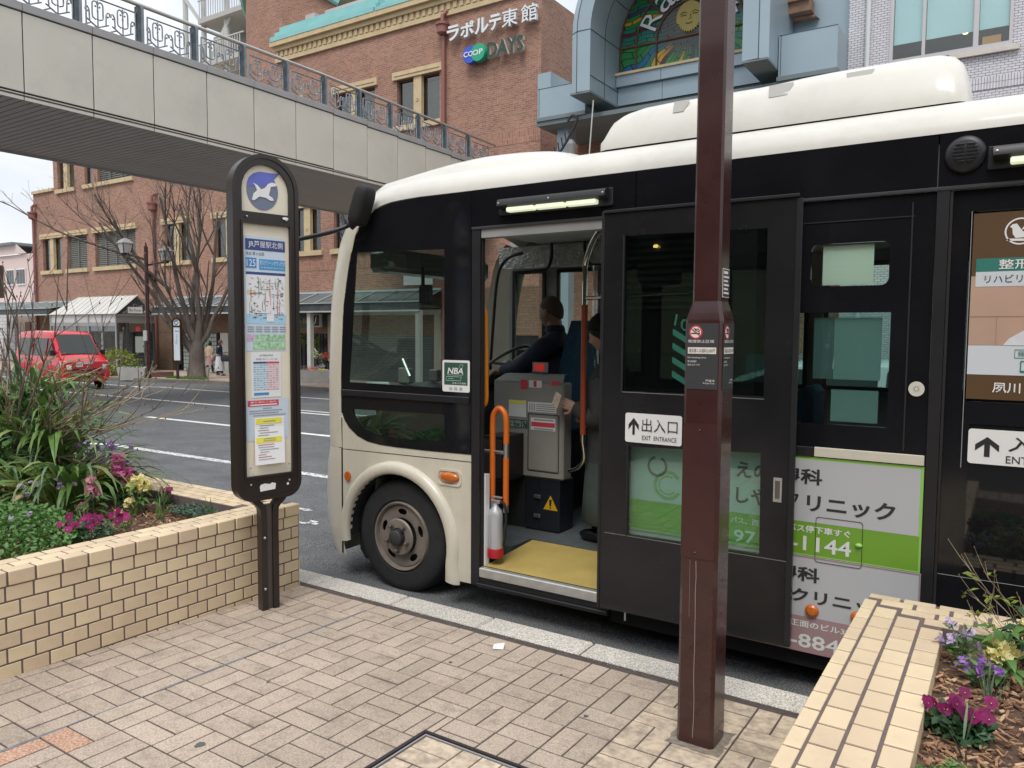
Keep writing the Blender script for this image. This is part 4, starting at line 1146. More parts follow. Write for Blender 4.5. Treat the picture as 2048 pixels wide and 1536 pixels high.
# advert film: upper eye clinic panel, lower clinic panel
ya = YS - .003
MB().plate(rect(-1.735, -.288, .632, 1.081), (), .001, XZ(ya)).build('advert_edge', m_adgl, bus)
MB().plate(rect(-1.735, -.300, .786, 1.068), (), .001, XZ(ya - .001)).build('advert_sheet', m_adw, bus)
MB().plate(rect(-1.735, -.296, .640, .785), (), .001, XZ(ya - .001)).build('advert_band', m_adg, bus)
MB().plate(rect(-1.735, -.283, .187, .630), (), .001, XZ(ya)).build('advert_sheet', m_adw, bus)
MB().plate(rect(-1.735, -.283, .187, .352), (), .001, XZ(ya - .001)).build('advert_band', m_adm, bus)
b = MB(); b.plate(rect(-1.735, -.290, .622, .628), (), .0008, XZ(ya - .001)); b.plate(rect(-.290, -.286, .352, .628), (), .0008, XZ(ya - .001)); b.build('advert_line', m_adm, bus)
at = XZ(ya - .0012)
def adt(body, u0, u1, v0, v1, m, bold=.026): lettering(MB(), body, u0, u1, v0, v1, at, .001, bold=bold).build('lettering', m, bus)
adt('えの', -1.068, -.915, .955, 1.03, m_adk); adt('眼科', -.866, -.684, .955, 1.027, m_adk)
adt('しや', -1.066, -.92, .832, .910, m_adk); adt('ク', -.84, -.782, .845, .920, m_adk)
adt('リニック', -.747, -.388, .833, .912, m_adk)
adt('バス、西', -1.088, -.958, .735, .765, m_adwt, .022); adt('バス停下車すぐ', -.826, -.560, .738, .771, m_adwt, .022)
adt('97', -1.072, -.968, .645, .706, m_adwt, .016); adt('-1144', -.812, -.556, .655, .722, m_adwt, .016)
adt('眼科', -.868, -.682, .512, .580, m_adk); adt('クリニック', -.803, -.37, .415, .478, m_adk)
adt('正面のビル3F', -.805, -.548, .302, .333, m_adwt, .022); adt('-8844', -.803, -.53, .208, .272, m_adwt, .016)
# two interlocking rings of the clinic mark
m_ring1 = mat('mark_brown', (.14, .11, .09), .4); m_ring2 = mat('mark_green', (.20, .34, .15), .4)
def arcband(cx, cz, r, t_, a0, a1): 
    n = 26; o = [(cx + (r + t_) * math.cos(R_(a0 + (a1 - a0) * i / n)), cz + (r + t_) * math.sin(R_(a0 + (a1 - a0) * i / n))) for i in range(n + 1)]
    i_ = [(cx + r * math.cos(R_(a1 - (a1 - a0) * i / n)), cz + r * math.sin(R_(a1 - (a1 - a0) * i / n))) for i in range(n + 1)]
    return o + i_
for (cx, cz, r, t_, a0, a1, m_) in ((-1.462, .965, .040, .013, 105, 425, m_ring1), (-1.405, .875, .058, .016, 35, 330, m_ring2), (-1.405, .875, .042, .007, 60, 320, m_ring2)):
    MB().plate(arcband(cx, cz, r, t_, a0, a1), (), .0006, XZ(ya - .0022)).build('clinic_mark', m_, bus)
o_ = rrect(-.706, -.512, .610, .815, .014); i_ = rrect(-.704, -.514, .612, .813, .013)
MB().plate(o_, [i_[::-1]], .001, XZ(ya - .003)).build('filler_flap_gap', m_rub, bus)
b = MB(); b.ell((-.526, YS - .006, .712), (.015, .012, .010), 12, 8); b.build('flap_catch', m_adgl, bus, 60)
for x, z in ((-.710, .384), (-.520, .392)):
    b = MB(); b.lathe([(.0, -.016), (.012, -.016), (.026, -.012), (.030, -.004), (.030, 0)], (x, ya - .002, z), 'y', 24); b.build('side_reflector', m_amber, bus, 50, fix=True)

# --- rear folding door with advert
bp('door_pillar', rect(-.283, -.238, .20, 2.207), (), m_sat, YS - .008, .05)
b = MB(); b.box(-.236, -.226, YS - .004, YS + .05, .2, 2.2); b.build('door_seal', m_rub, bus)
ph = rect(-.165, .62, 1.36, 2.118); pl = rect(-.135, .62, .66, 1.27)
bp('rear_door', rect(-.225, .80, .21, 2.205), [ph[::-1], pl[::-1]], m_black, YS + .01, .03)
bp('rear_door_window', ph, (), m_gl2, YS + .014, .004); bp('rear_door_window', pl, (), mat('dark_glass_panel', (.008, .009, .010), .03, spec=.6), YS + .014, .004)
b = MB(); b.box(-.225, .8, YS + .008, YS + .0095, .6385, .6405); b.box(-.160, -.1575, YS + .006, YS + .0098, 1.09, 2.118); b.build('scuffed_seam', mat('scuff', (.3, .3, .3), .5), bus)
m_adb = mat('advert_brown', (.115, .066, .032), .35, var=.06, vs=3, coat=.2); m_ads = mat('advert_salmon', (.50, .335, .25), .35, var=.12, vs=3, coat=.2); m_adt = mat('advert_teal', (.045, .20, .165), .35); m_adl = mat('advert_pale', (.62, .66, .69), .35, coat=.2)
q = XZ(YS + .008)
for z0, z1, m_ in ((1.862, 2.108, m_adb), (1.588, 1.861, m_ads), (1.470, 1.587, m_ads), (1.4705, 1.5865, m_adl), (1.372, 1.469, m_adb)):
    if m_ is m_ads and z1 < 1.6: continue
    MB().plate(rect(-.152, .60, z0 if m_ is not m_ads else 1.5875, z1), (), .001, q).build('advert_sheet', m_, bus)
b = MB(); k = m_ads
for a, c, d, e in ((-.152, .6, 1.700, 1.7015), (-.06, -.0585, 1.588, 1.70), (.10, .1015, 1.70, 1.86), (-.10, -.0985, 1.845, 1.86)): b.plate(rect(a, c, d, e), (), .0004, XZ(YS + .0068))
b.build('advert_line', mat('advert_rust_line', (.33, .19, .13), .5), bus)
MB().plate(rect(-.137, .35, 1.878, 1.930), (), .0006, XZ(YS + .0070)).build('advert_label', m_adt, bus)
MB().plate(rect(-.137, .35, 1.819, 1.8775), (), .0006, XZ(YS + .0070)).build('advert_label', m_adl, bus)
at2 = XZ(YS + .0065)
lettering(MB(), '整形外科', -.061, .15, 1.885, 1.924, at2, .0008, bold=.01).build('lettering', m_wsig, bus)
lettering(MB(), 'リハビリ・骨', -.106, .095, 1.832, 1.864, at2, .0008).build('lettering', m_adk, bus)
lettering(MB(), '藤本', .016, .065, 1.545, 1.566, at2, .0008).build('lettering', m_adt, bus)
lettering(MB(), '夙川', -.063, .03, 1.400, 1.440, at2, .0008, bold=.01).build('lettering', m_wsig, bus)
MB().plate(rect(.005, .08, 1.538, 1.572), [rect(.007, .078, 1.540, 1.570)[::-1]], .0004, XZ(YS + .0062)).build('advert_frame', m_adt, bus)
MB().plate(rrect(.025, .06, 1.482, 1.528, .004), [rect(.029, .056, 1.490, 1.524)[::-1]], .0004, XZ(YS + .0062)).build('phone_icon', m_adt, bus)
MB().plate([(-.035, 1.588), (-.015, 1.615), (.03, 1.645), (.1, 1.66), (.2, 1.66), (.25, 1.588)], (), .0004, XZ(YS + .0066)).build('white_coat_print', mat('print_white_cloth', (.66, .66, .70), .5, var=.08, vs=20), bus)
# bird mark
MB().plate(circ(.005, 2.030, .052, 28), [circ(.005, 2.030, .046, 28)[::-1]], .0004, XZ(YS + .0066)).build('bird_mark', m_wsig, bus)
MB().plate([(-.03, 2.048), (-.022, 2.058), (-.008, 2.060), (.0, 2.048), (.012, 2.03), (.03, 2.02), (.055, 2.018), (.05, 2.008), (-.01, 2.004), (-.02, 2.02), (-.022, 2.042)], (), .0004, XZ(YS + .0066)).build('bird_mark', m_wsig, bus)
MB().plate([(-.04, 1.995), (.045, 1.99), (.05, 2.0), (-.035, 2.003)], (), .0004, XZ(YS + .0066)).build('bird_mark', m_wsig, bus)
MB().plate([(.008, 2.035), (.02, 2.055), (.045, 2.062), (.07, 2.05), (.06, 2.035), (.03, 2.04)], (), .0004, XZ(YS + .0066)).build('bird_mark', m_wsig, bus)
MB().plate(rrect(-.137, .36, 1.112, 1.252, .012), (), .001, XZ(YS + .006)).build('entrance_sign', m_wsig, bus)
sg2 = XZ(YS + .005)
arrow(MB(), -.112, -.030, 1.142, 1.222, sg2).build('arrow', m_blk, bus)
lettering(MB(), '入口', .0, .17, 1.170, 1.228, sg2, .0008, bold=.01).build('lettering', m_blk, bus)
lettering(MB(), 'ENTRANCE', -.006, .2, 1.123, 1.152, sg2, .0008).build('lettering', m_blk, bus)

# --- rear quarter
bp('rear_quarter', rect(.80, 2.93, .185, 2.207), [rect(.95, 1.75, 1.25, 2.1)[::-1], rect(1.85, 2.75, 1.25, 2.1)[::-1]], m_black, YS, .02)
for h in (rect(.95, 1.75, 1.25, 2.1), rect(1.85, 2.75, 1.25, 2.1)): bp('side_window', h, (), m_gl2, YS + .006, .004)
# --- far side
fh = [rect(-3.66, -3.33, 1.30, 2.16), rect(-3.22, -2.42, 1.30, 2.16), rect(-2.32, -1.2, 1.25, 2.12), rect(-1.1, .1, 1.25, 2.12), rect(.2, 1.4, 1.25, 2.12), rect(1.5, 2.8, 1.25, 2.12)]
MB().plate(rect(-3.70, 2.93, .2, 2.44), [h[::-1] for h in fh], .03, lambda u, v, w: (u, YF - w, v)).build('far_side', m_ingrey, bus, fix=True)
for h in fh: MB().plate(h, (), .004, lambda u, v, w: (u, YF - .012 - w, v)).build('side_window', m_gl, bus, fix=True)
b = MB()
for h in fh[:4]:
    x0, x1, z0, z1 = h[0][0], h[1][0], h[0][1], h[2][1]; xm = (x0 + x1) / 2
    for a, c, d, e in ((x0, x0 + .03, z0, z1), (x1 - .03, x1, z0, z1), (x0 + .031, x1 - .031, z1 - .03, z1), (x0 + .031, x1 - .031, z0, z0 + .03)): b.box(a, c, YF - .05, YF - .031, d, e)
    if x1 - x0 > .5: b.box(xm - .018, xm + .018, YF - .049, YF - .032, z0 + .031, z1 - .031)
b.build('window_frame', m_sat, bus)

# --- floor, ceiling, inner lining
b = MB(); b.box(-3.62, 2.93, YS + .58, YF - .04, .2, .30); b.box(-1.735, 2.93, YS + .03, YS + .579, .2, .299); b.box(-3.62, -2.56, YS + .35, YS + .579, .2, .299); b.build('floor', m_floor, bus)
b = MB(); b.box(-3.3, 2.9, YS + .03, YF - .03, 2.36, 2.40); b.build('ceiling', m_inlight, bus)
b = MB(); b.box(-3.3, 2.9, YS + .025, YS + .11, 2.215, 2.359); b.box(-3.3, 2.9, YF - .16, YF - .03, 2.20, 2.359); b.build('ceiling_duct', m_inlight, bus)
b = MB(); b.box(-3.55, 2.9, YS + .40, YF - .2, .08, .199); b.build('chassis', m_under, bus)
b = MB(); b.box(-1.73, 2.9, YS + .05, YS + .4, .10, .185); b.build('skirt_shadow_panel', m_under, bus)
# --- interior fittings seen through the open door
yb = 4.36
b = MB(); b.cbox(-2.995, -2.44, yb, yb + .12, .655, 1.30, .012); b.build('fare_machine', m_fare, bus)
b = MB(); b.add([(-2.99, yb + .002, 1.298), (-2.445, yb + .002, 1.298), (-2.49, yb + .10, 1.35), (-2.96, yb + .10, 1.345), (-2.49, yb + .16, 1.35), (-2.96, yb + .16, 1.345)], [(0, 1, 2, 3), (3, 2, 4, 5)]); b.build('fare_machine_top', m_fare, bus)
b = MB(); b.cbox(-2.72, -2.60, yb + .06, yb + .075, 1.36, 1.43, .004); b.build('card_reader', m_fare, bus); b = MB(); b.box(-2.70, -2.625, yb + .056, yb + .0595, 1.372, 1.42); b.build('reader_display', mat('red_display', (.6, .04, .03), .4, emit=.25), bus)
bi = XZ(yb - .0005)
MB().plate(rrect(-2.712, -2.470, .700, 1.088, .01), [rrect(-2.707, -2.475, .705, 1.083, .008)[::-1]], .002, XZ(yb - .002)).build('hatch_gap', m_sat, bus)
MB().plate(rrect(-2.700, -2.482, .712, 1.076, .006), (), .004, XZ(yb - .005)).build('hatch', m_fare, bus)
for nm, m_, r in (('notice', m_wsig, (-2.712, -2.492, 1.100, 1.166)), ('notice', m_wsig, (-2.685, -2.495, .980, 1.062)), ('notice', m_red, (-2.68, -2.50, 1.004, 1.034)), ('notice', m_wsig, (-2.865, -2.725, 1.060, 1.172)), ('notice', m_yel, (-2.860, -2.73, 1.148, 1.168)), ('notice', mat('sticker_green', (.02, .10, .05), .5), (-2.87, -2.715, .985, 1.040)), ('notice', m_red, (-2.77, -2.715, 1.252, 1.312)), ('notice', m_wsig, (-2.705, -2.605, 1.262, 1.310)), ('notice', m_red, (-2.668, -2.645, 1.268, 1.307)), ('notice', m_red, (-2.53, -2.475, 1.285, 1.312))):
    yy = yb - (.003 if m_ in (m_wsig,) else .0045)
    if 'hatch' and r[2] > .97 and r[3] < 1.07 and r[0] > -2.70: yy -= .005
    MB().plate(rect(*r), (), .0008, XZ(yy)).build(nm, m_, bus)
b = MB()
for i in range(4): b.plate(rect(-2.645, -2.50, 1.108 + i * .0135, 1.114 + i * .0135), (), .0004, XZ(yb - .0042))
for i, x in enumerate((-2.70, -2.682, -2.664)): b.plate(rect(x, x + .008, 1.108, 1.156), (), .0004, XZ(yb - .0042))
for z in (.986, 1.046): b.plate(rect(-2.66, -2.51, z, z + .008), (), .0004, XZ(yb - .0095))
b.build('notice_text', m_grey, bus)
lettering(MB(), '料金は前払いで\nお願いします。', -2.865, -2.72, .989, 1.036, XZ(yb - .0052), .0008).build('lettering', m_wsig, bus)
b = MB(); b.cbox(-2.735, -2.465, yb + .0, yb + .20, .302, .655, .01); b.build('equipment_box', mat('blue_black_box', (.012, .015, .024), .45), bus)
b = MB(); b.box(-2.618, -2.615, yb - .002, yb, .305, .65); b.box(-2.735, -2.465, yb - .003, yb, .645, .655); b.build('box_seam', m_sat, bus)
for z in (.39, .52):
    b = MB(); b.cbox(-2.655, -2.605, yb - .014, yb - .002, z, z + .026, .003); b.build('box_latch', m_steel, bus)
m_warn = mat('warning_yellow', (.66, .40, .012), .5)
MB().plate([(-2.585, .452), (-2.475, .452), (-2.53, .55)], (), .001, XZ(yb - .002)).build('warning_triangle', m_warn, bus)
b = MB(); b.plate([(-2.536, .478), (-2.524, .478), (-2.520, .522), (-2.540, .522)], (), .0005, XZ(yb - .0035)); b.plate(circ(-2.53, .467, .006, 10), (), .0005, XZ(yb - .0035)); b.build('warning_mark', m_blk, bus)
b = MB(); b.box(-3.60, -2.74, yb + .02, YF - .05, .302, .64); b.build('driver_platform', m_under, bus)
b = MB(); b.box(-2.90, -2.745, yb - .25, yb + .3, .655, .95); b.build('coin_cabinet', m_sat, bus)
b = MB(); b.cbox(-2.893, -2.755, yb - .255, yb - .251, .68, .93, .001); b.lathe([(0, -.262), (.03, -.262), (.032, -.251)], (-2.83, yb, .80), 'y', 16); b.build('coin_cabinet_door', mat('dark_steel', (.10, .10, .105), .4, metal=.6), bus)
# handrails: tall inverted U, upper grab rail, chrome poles
u = [(-2.545, 3.70, .64), (-2.545, 3.70, .95), (-2.545, 3.70, 1.10), (-2.533, 3.70, 1.155), (-2.497, 3.70, 1.185), (-2.461, 3.70, 1.155), (-2.449, 3.70, 1.10), (-2.449, 3.70, .98)]
pts = [Vector(p) for p in u]
MB().tube(smoothpts(pts, 5), .0175, 12).build('grab_rail', m_orange, bus, 60)
MB().tube([(-2.449, 3.70, .90), (-2.449, 3.70, .62)], .0175, 12).build('grab_rail', m_orange, bus, 60)
b = MB(); b.tube([(-2.449, 3.70, .98), (-2.449, 3.70, .90)], .0165, 12); b.tube([(-2.545, 3.70, .64), (-2.545, 3.70, .58)], .0165, 12); b.tube([(-2.449, 3.70, .62), (-2.449, 3.70, .575)], .0165, 12); b.tube([(-2.60, 3.70, .925), (-2.46, 3.70, .925)], .011, 10); b.build('rail_joint', m_steel, bus, 60)
MB().tube(smoothpts([Vector(p) for p in ((-2.63, 3.68, 1.775), (-2.605, 3.68, 1.765), (-2.588, 3.68, 1.73), (-2.584, 3.68, 1.60), (-2.580, 3.68, 1.35), (-2.58, 3.68, 1.23), (-2.595, 3.68, 1.20), (-2.62, 3.68, 1.185))], 5), .014, 12).build('grab_rail', m_orange2, bus, 60)
b = MB(); b.box(-2.575, -2.538, YS + .04, YS + .08, .26, .80); b.build('door_post_cover', m_wsig, bus)
m_chrome = mat('chrome_rail', (.70, .68, .62), .15, metal=1)
MB().tube(smoothpts([Vector(p) for p in ((-2.21, 4.20, .95), (-2.21, 4.20, 1.4), (-2.21, 4.20, 1.95), (-2.19, 4.18, 2.08), (-2.06, 4.05, 2.20), (-1.9, 3.95, 2.28))], 5), .0165, 12).build('chrome_pole', m_chrome, bus, 60)
MB().tube([(-2.21, 4.20, 1.0), (-2.21, 4.20, 1.80)], .0195, 12).build('pole_sleeve', mat('rust_red_sleeve', (.30, .055, .02), .5), bus, 60)
MB().tube([(-2.21, 4.20, 1.84), (-1.55, 4.22, 1.86)], .012, 8).build('chrome_pole', m_chrome, bus, 60)
MB().tube(smoothpts([Vector(p) for p in ((-2.21, 4.20, .95), (-2.21, 4.22, .85), (-2.27, 4.26, .78), (-2.36, 4.30, .74))], 5), .013, 10).build('chrome_pole', m_chrome, bus, 60)
for x in (-1.2, -.2):
    MB().tube([(x, 4.9, .31), (x, 4.9, 2.36)], .016, 10).build('chrome_pole', m_chrome, bus, 60)
# clear plastic curtain behind the driver
m_curt = bpy.data.materials.new('clear_vinyl'); m_curt.use_nodes = True; nt = m_curt.node_tree; nt.nodes.clear()
o = nt.nodes.new('ShaderNodeOutputMaterial'); t_ = nt.nodes.new('ShaderNodeBsdfTransparent'); g_ = nt.nodes.new('ShaderNodeBsdfGlossy'); g_.inputs['Roughness'].default_value = .18; x_ = nt.nodes.new('ShaderNodeMixShader'); x_.inputs['Fac'].default_value = .35
nt.links.new(t_.outputs[0], x_.inputs[1]); nt.links.new(g_.outputs[0], x_.inputs[2]); nt.links.new(x_.outputs[0], o.inputs['Surface'])
rows = []
random.seed(8)
for i in range(14):
    z = 2.06 - i * .09; rows.append([(-2.30 + .012 * j + .02 * math.sin(j * 1.9 + i * .15) + i * .006, 4.45 + .035 * math.sin(j * 1.3 + i * .4), z) for j in range(11)])
MB().grid(rows).build('vinyl_curtain', m_curt, bus, 180)
# insulation foil above the driver's window and cables
m_foil = mat('silver_foil', (.42, .42, .40), .35, metal=.8, var=.3, vs=20, bump=1.0, bs=45, dist=.01)
b = MB(); b.box(-3.70, -2.55, YF - .20, YF - .161, 2.165, 2.345); b.build('foil_lining', m_foil, bus)
for p in (((-3.15, 5.40, 2.35), (-3.15, 5.40, 2.24), (-3.17, 5.38, 2.15), (-3.22, 5.36, 2.13), (-3.30, 5.34, 2.125)), ((-2.85, 5.40, 2.35), (-2.84, 5.40, 2.24), (-2.80, 5.39, 2.17), (-2.72, 5.38, 2.155), (-2.60, 5.38, 2.15)), ((-3.68, 5.30, 1.25), (-3.66, 5.32, 1.7), (-3.63, 5.34, 2.1), (-3.55, 5.36, 2.24), (-3.40, 5.36, 2.28))):
    MB().tube(smoothpts([Vector(q) for q in p], 5), .014, 8).build('black_conduit', m_sat, bus, 60)
b = MB(); b.cbox(-2.62, -2.44, 5.2, 5.23, 2.18, 2.36, .006); b.build('ceiling_notice', m_ingrey, bus)
b = MB(); b.cbox(-2.05, -1.85, 4.6, 4.9, 1.95, 2.35, .02); b.build('display_box', m_ingrey, bus)
# dashboard and wheel
b = MB(); b.grid([[(-3.93, YS + .35, 1.17), (-3.93, YF - .3, 1.17)], [(-3.85, YS + .12, 1.235), (-3.85, YF - .12, 1.235)], [(-3.55, YS + .06, 1.27), (-3.55, YF - .05, 1.27)], [(-3.42, YS + .05, 1.24), (-3.42, YF - .05, 1.24)], [(-3.38, YS + .05, .9), (-3.38, YF - .05, .9)], [(-3.45, YS + .05, .35), (-3.45, YF - .05, .35)]]); b.build('dashboard', mat('dash_grey', (.10, .115, .11), .7, var=.15, vs=5), bus, 40, fix=True)
b = MB(); b.cbox(-3.55, -3.25, 4.72, 5.5, 1.22, 1.33, .02); b.build('instrument_hood', m_sat, bus)
b = MB(); b.cbox(-3.42, -3.30, 5.30, 5.50, 1.34, 1.50, .012); b.build('fare_display', m_sat, bus)
ang = R_(34); c0 = Vector((-3.27, 4.95, 1.405)); rot = Matrix.Rotation(-ang, 4, 'Y')
b = MB(); ring = [c0 + rot @ Vector((.22 * math.cos(a), .22 * math.sin(a), 0)) for a in [2 * math.pi * i / 32 for i in range(33)]]; b.tube(ring, .013, 8)
for a in (.5, 2.6, 4.7): b.tube([c0 + rot @ Vector((.21 * math.cos(a), .21 * math.sin(a), 0)), c0 + rot @ Vector((.05 * math.cos(a), .05 * math.sin(a), -.02))], .011, 6)
b.ell(c0 + rot @ Vector((0, 0, -.02)), (.06, .06, .03), 12, 8); b.tube([c0, c0 + rot @ Vector((0, 0, -.4))], .03, 8); b.build('steering_wheel', mat('wheel_grip', (.16, .165, .165), .3), bus, 60)  # rim glare put into the lighter grip colour
# driver seat
b = MB(); b.cbox(-3.06, -2.62, 4.74, 5.22, .90, 1.02, .04); b.build('driver_seat', m_seat, bus, 40)
b = MB(); rows = []
for i in range(9):
    z = .98 + i * .092; x = -2.70 + .10 * i / 8; hw = .235 - .09 * max(0, (i - 4) / 4) ** 1.5; rows.append([(x - .05, 4.98 - hw, z), (x - .075, 4.98, z), (x - .05, 4.98 + hw, z), (x + .02, 4.98 + hw * .9, z), (x + .045, 4.98, z), (x + .02, 4.98 - hw * .9, z)])
b.grid(rows, close=True); b.f.append([8 * 6 + k for k in range(6)]); b.mi.append(0); b.build('driver_seat', m_seat, bus, 60, fix=True)
b = MB(); b.box(-2.98, -2.70, 4.80, 5.16, .641, .90); b.build('seat_base', m_sat, bus)
for x in (-1.3, -.45, .4, 1.25):
    for y in (3.95, 5.2):
        if y < 4 and x < .8: continue
        b = MB(); b.cbox(x - .22, x + .22, y - .21, y + .21, .68, .78, .03); b.cbox(x + .17, x + .27, y - .21, y + .21, .76, 1.30, .04); b.build('passenger_seat', m_seat, bus, 40)
        b = MB(); b.tube([(x, y, .30), (x, y, .69)], .03, 8); b.build('seat_leg', m_sat, bus)
# interior mirrors by the windscreen, small mascots on the dash
b = MB(); b.cbox(-3.62, -3.40, 3.78, 4.9, 2.02, 2.17, .03); b.build('interior_mirror', mat('mirror_shell_grey', (.16, .18, .17), .2, metal=.4), bus, 40)
b = MB(); b.tube([(-3.20, 3.85, 2.04), (-3.20, 3.85, 1.93)], .012, 8); b.cbox(-3.235, -3.15, 3.84, 3.90, 1.80, 1.93, .012); b.build('side_mirror_inside', m_sat, bus, 40)
for (x, y, s) in ((-3.52, 4.05, 1), (-3.50, 4.35, .8)):
    b = MB(); b.cbox(x - .05 * s, x + .05 * s, y - .03, y + .03, 1.27, 1.27 + .11 * s, .01); b.build('dash_monitor', m_fare, bus)
b = MB(); b.tube([(-3.58, 3.72, 1.235), (-3.57, 3.72, 1.285), (-3.40, 3.74, 1.29), (-3.39, 3.74, 1.25)], .012, 8); b.build('dash_grab_bar', mat('pale_plastic', (.55, .62, .58), .4), bus, 60)
b = MB(); b.tube([(-3.33, 3.80, 1.45), (-3.25, 3.78, 1.34)], .010, 6); b.build('dash_lever', mat('pale_metal', (.5, .52, .5), .3, metal=.6), bus)

# --- mirrors outside
b = MB(); b.tube(smoothpts([Vector(p) for p in ((-3.50, 3.52, 2.30), (-3.53, 3.47, 2.27), (-3.60, 3.42, 2.24), (-3.75, 3.38, 2.215), (-3.88, 3.36, 2.20), (-3.97, 3.36, 2.17), (-4.0, 3.36, 2.10))], 5), .014, 10); b.build('mirror_arm', m_sat, bus, 60)
rotm = Matrix.Rotation(R_(22), 4, 'Y')
rows = []
for t_, k in ((-.128, .0), (-.126, .45), (-.118, .75), (-.10, .92), (-.06, 1), (.06, 1), (.10, .92), (.118, .75), (.126, .45), (.128, .0)):
    rows.append([Vector((-3.395, 3.50, 2.40)) + (rotm @ Vector((q[0] * k, q[1] * k, t_))) for q in rrect(-.052, .052, -.06, .06, .03, 4)])
MB().grid(rows, close=True).build('mirror_housing', m_rub, bus, 180, fix=True)
MB().tube([(-2.2, 4.2, 2.6), (-2.17, 4.2, 3.02)], .004, 5).build('antenna', m_sill, bus)
b = MB(); b.tube([(-3.46, 3.52, 2.32), (-3.50, 3.50, 2.28)], .03, 10); b.build('mirror_bracket', m_rub, bus)
b = MB(); b.lathe([(0, -.05), (.05, -.046), (.085, -.02), (.09, 0), (.08, .012), (0, .014)], (-3.985, 3.36, 2.03), 'x', 20); b.build('round_mirror', m_sat, bus, 50)
b = MB(); b.lathe([(0, .022), (.05, .020), (.08, .0145)], (-3.985, 3.36, 2.03), 'x', 20); b.build('mirror_glass', mat('mirror_silver', (.75, .77, .8), .03, metal=1), bus, 60)

# --- wheels
def wheel(x, y, side=-1):
    cz = .338; b = MB(); c = (x, y, cz); s = -side
    b.lathe([(.215, s * .02), (.235, s * .0), (.25, s * .002), (.30, s * -.006), (.335, s * .004), (.352, s * .02), (.36, s * .05), (.36, s * .19), (.345, s * .215), (.22, s * .21)], c, 'y', 40); b.build('tyre', m_tyre, bus, 35, fix=True)
    b = MB()
    # dished disc with four oval holes
    n = 48; rows = []
    for r, h in [(.222, .012), (.214, -.004), (.205, .0), (.200, .02), (.192, .035)]: rows.append([(x + r * math.cos(2 * math.pi * j / n), y + s * h, cz + r * math.sin(2 * math.pi * j / n)) for j in range(n)])
    b.grid(rows, close=True); b.build('rim', m_rim, bus, 40, fix=True)
    hol = []
    for k in range(5):
        a = R_(72 * k + 18); cx, cz_ = .155 * math.cos(a), .155 * math.sin(a); h = []
        for i in range(12):
            tt = 2 * math.pi * i / 12; pu, pv_ = .020 * math.cos(tt), .038 * math.sin(tt)
            h.append((cx + pu * math.cos(a) - pv_ * math.sin(a), cz_ + pu * math.sin(a) + pv_ * math.cos(a)))
        hol.append(h)
    def fd(u, v, w):
        r = math.hypot(u, v); hgt = .020
        return (x + u, y + s * hgt + s * w, cz + v)
    o = circ(0, 0, .193, 48); 
    b = MB(); b.plate(o, [h[::-1] for h in hol] + [circ(0, 0, .116, 30)[::-1]], .006, fd); b.build('wheel_disc', m_rim, bus, 40, fix=True)
    b = MB(); b.lathe([(.118, -.014), (.110, -.022), (.060, -.024), (.055, -.016), (0, -.016)] if s > 0 else [(.118, .014), (.110, .022), (.06, .024), (.055, .016), (0, .016)], c, 'y', 32); b.build('wheel_centre', m_rim, bus, 40, fix=True)
    b = MB(); b.lathe([(.052, s * -.015), (.050, s * -.052), (.040, s * -.060), (0, s * -.062)], c, 'y', 24); b.build('hub_cap', m_hub, bus, 40, fix=True)
    for k in range(5):
        a = R_(72 * k + 54); b = MB(); cc = (x + .083 * math.cos(a), y, cz + .083 * math.sin(a))
        b.lathe([(.017, s * -.022), (.016, s * -.030), (.012, s * -.032), (.012, s * -.048), (.006, s * -.052), (0, s * -.052)], cc, 'y', 10); b.build('wheel_nut', mat('nut_steel', (.16, .14, .125), .5, metal=.6) if k == 0 and 'nut_steel' not in bpy.data.materials else bpy.data.materials['nut_steel'], bus, 30, fix=True)
    b = MB(); b.box(x - .19, x + .19, y + s * .06, y + s * .08, cz - .19, cz + .19); b.build('brake_drum', m_under, bus)
wheel(-3.19, YS + .035)
wheel(1.9, YS + .035)
wheel(-3.19, YF - .035, 1)
# --- fire extinguisher hanging inside the door
ex = thing('fire_extinguisher', 'silver white fire extinguisher strapped inside the bus doorway', 'fire extinguisher', (-2.50, 3.67, .30))
b = MB(); c = (-2.50, 3.67, 0); b.lathe([(0, .33), (.040, .33), (.043, .34), (.043, .555), (.036, .59), (.018, .61), (.014, .63), (0, .63)], c, 'z', 20); b.build('cylinder', mat('extinguisher_silver', (.52, .53, .55), .3, metal=.35), ex, 50)
b = MB(); b.lathe([(.046, .31), (.047, .312), (.047, .362), (.045, .365)], c, 'z', 20); b.build('base_ring', mat('extinguisher_red', (.42, .012, .02), .4), ex, 50)
b = MB(); b.cbox(-2.525, -2.465, 3.655, 3.685, .63, .652, .004); b.cbox(-2.52, -2.455, 3.66, 3.68, .66, .672, .003); b.build('lever', m_steel, ex)
MB().tube(smoothpts([Vector(p) for p in ((-2.475, 3.67, .64), (-2.44, 3.67, .63), (-2.427, 3.67, .55), (-2.435, 3.67, .45), (-2.45, 3.68, .38))], 5), .008, 8).build('hose', m_rub, ex, 60)
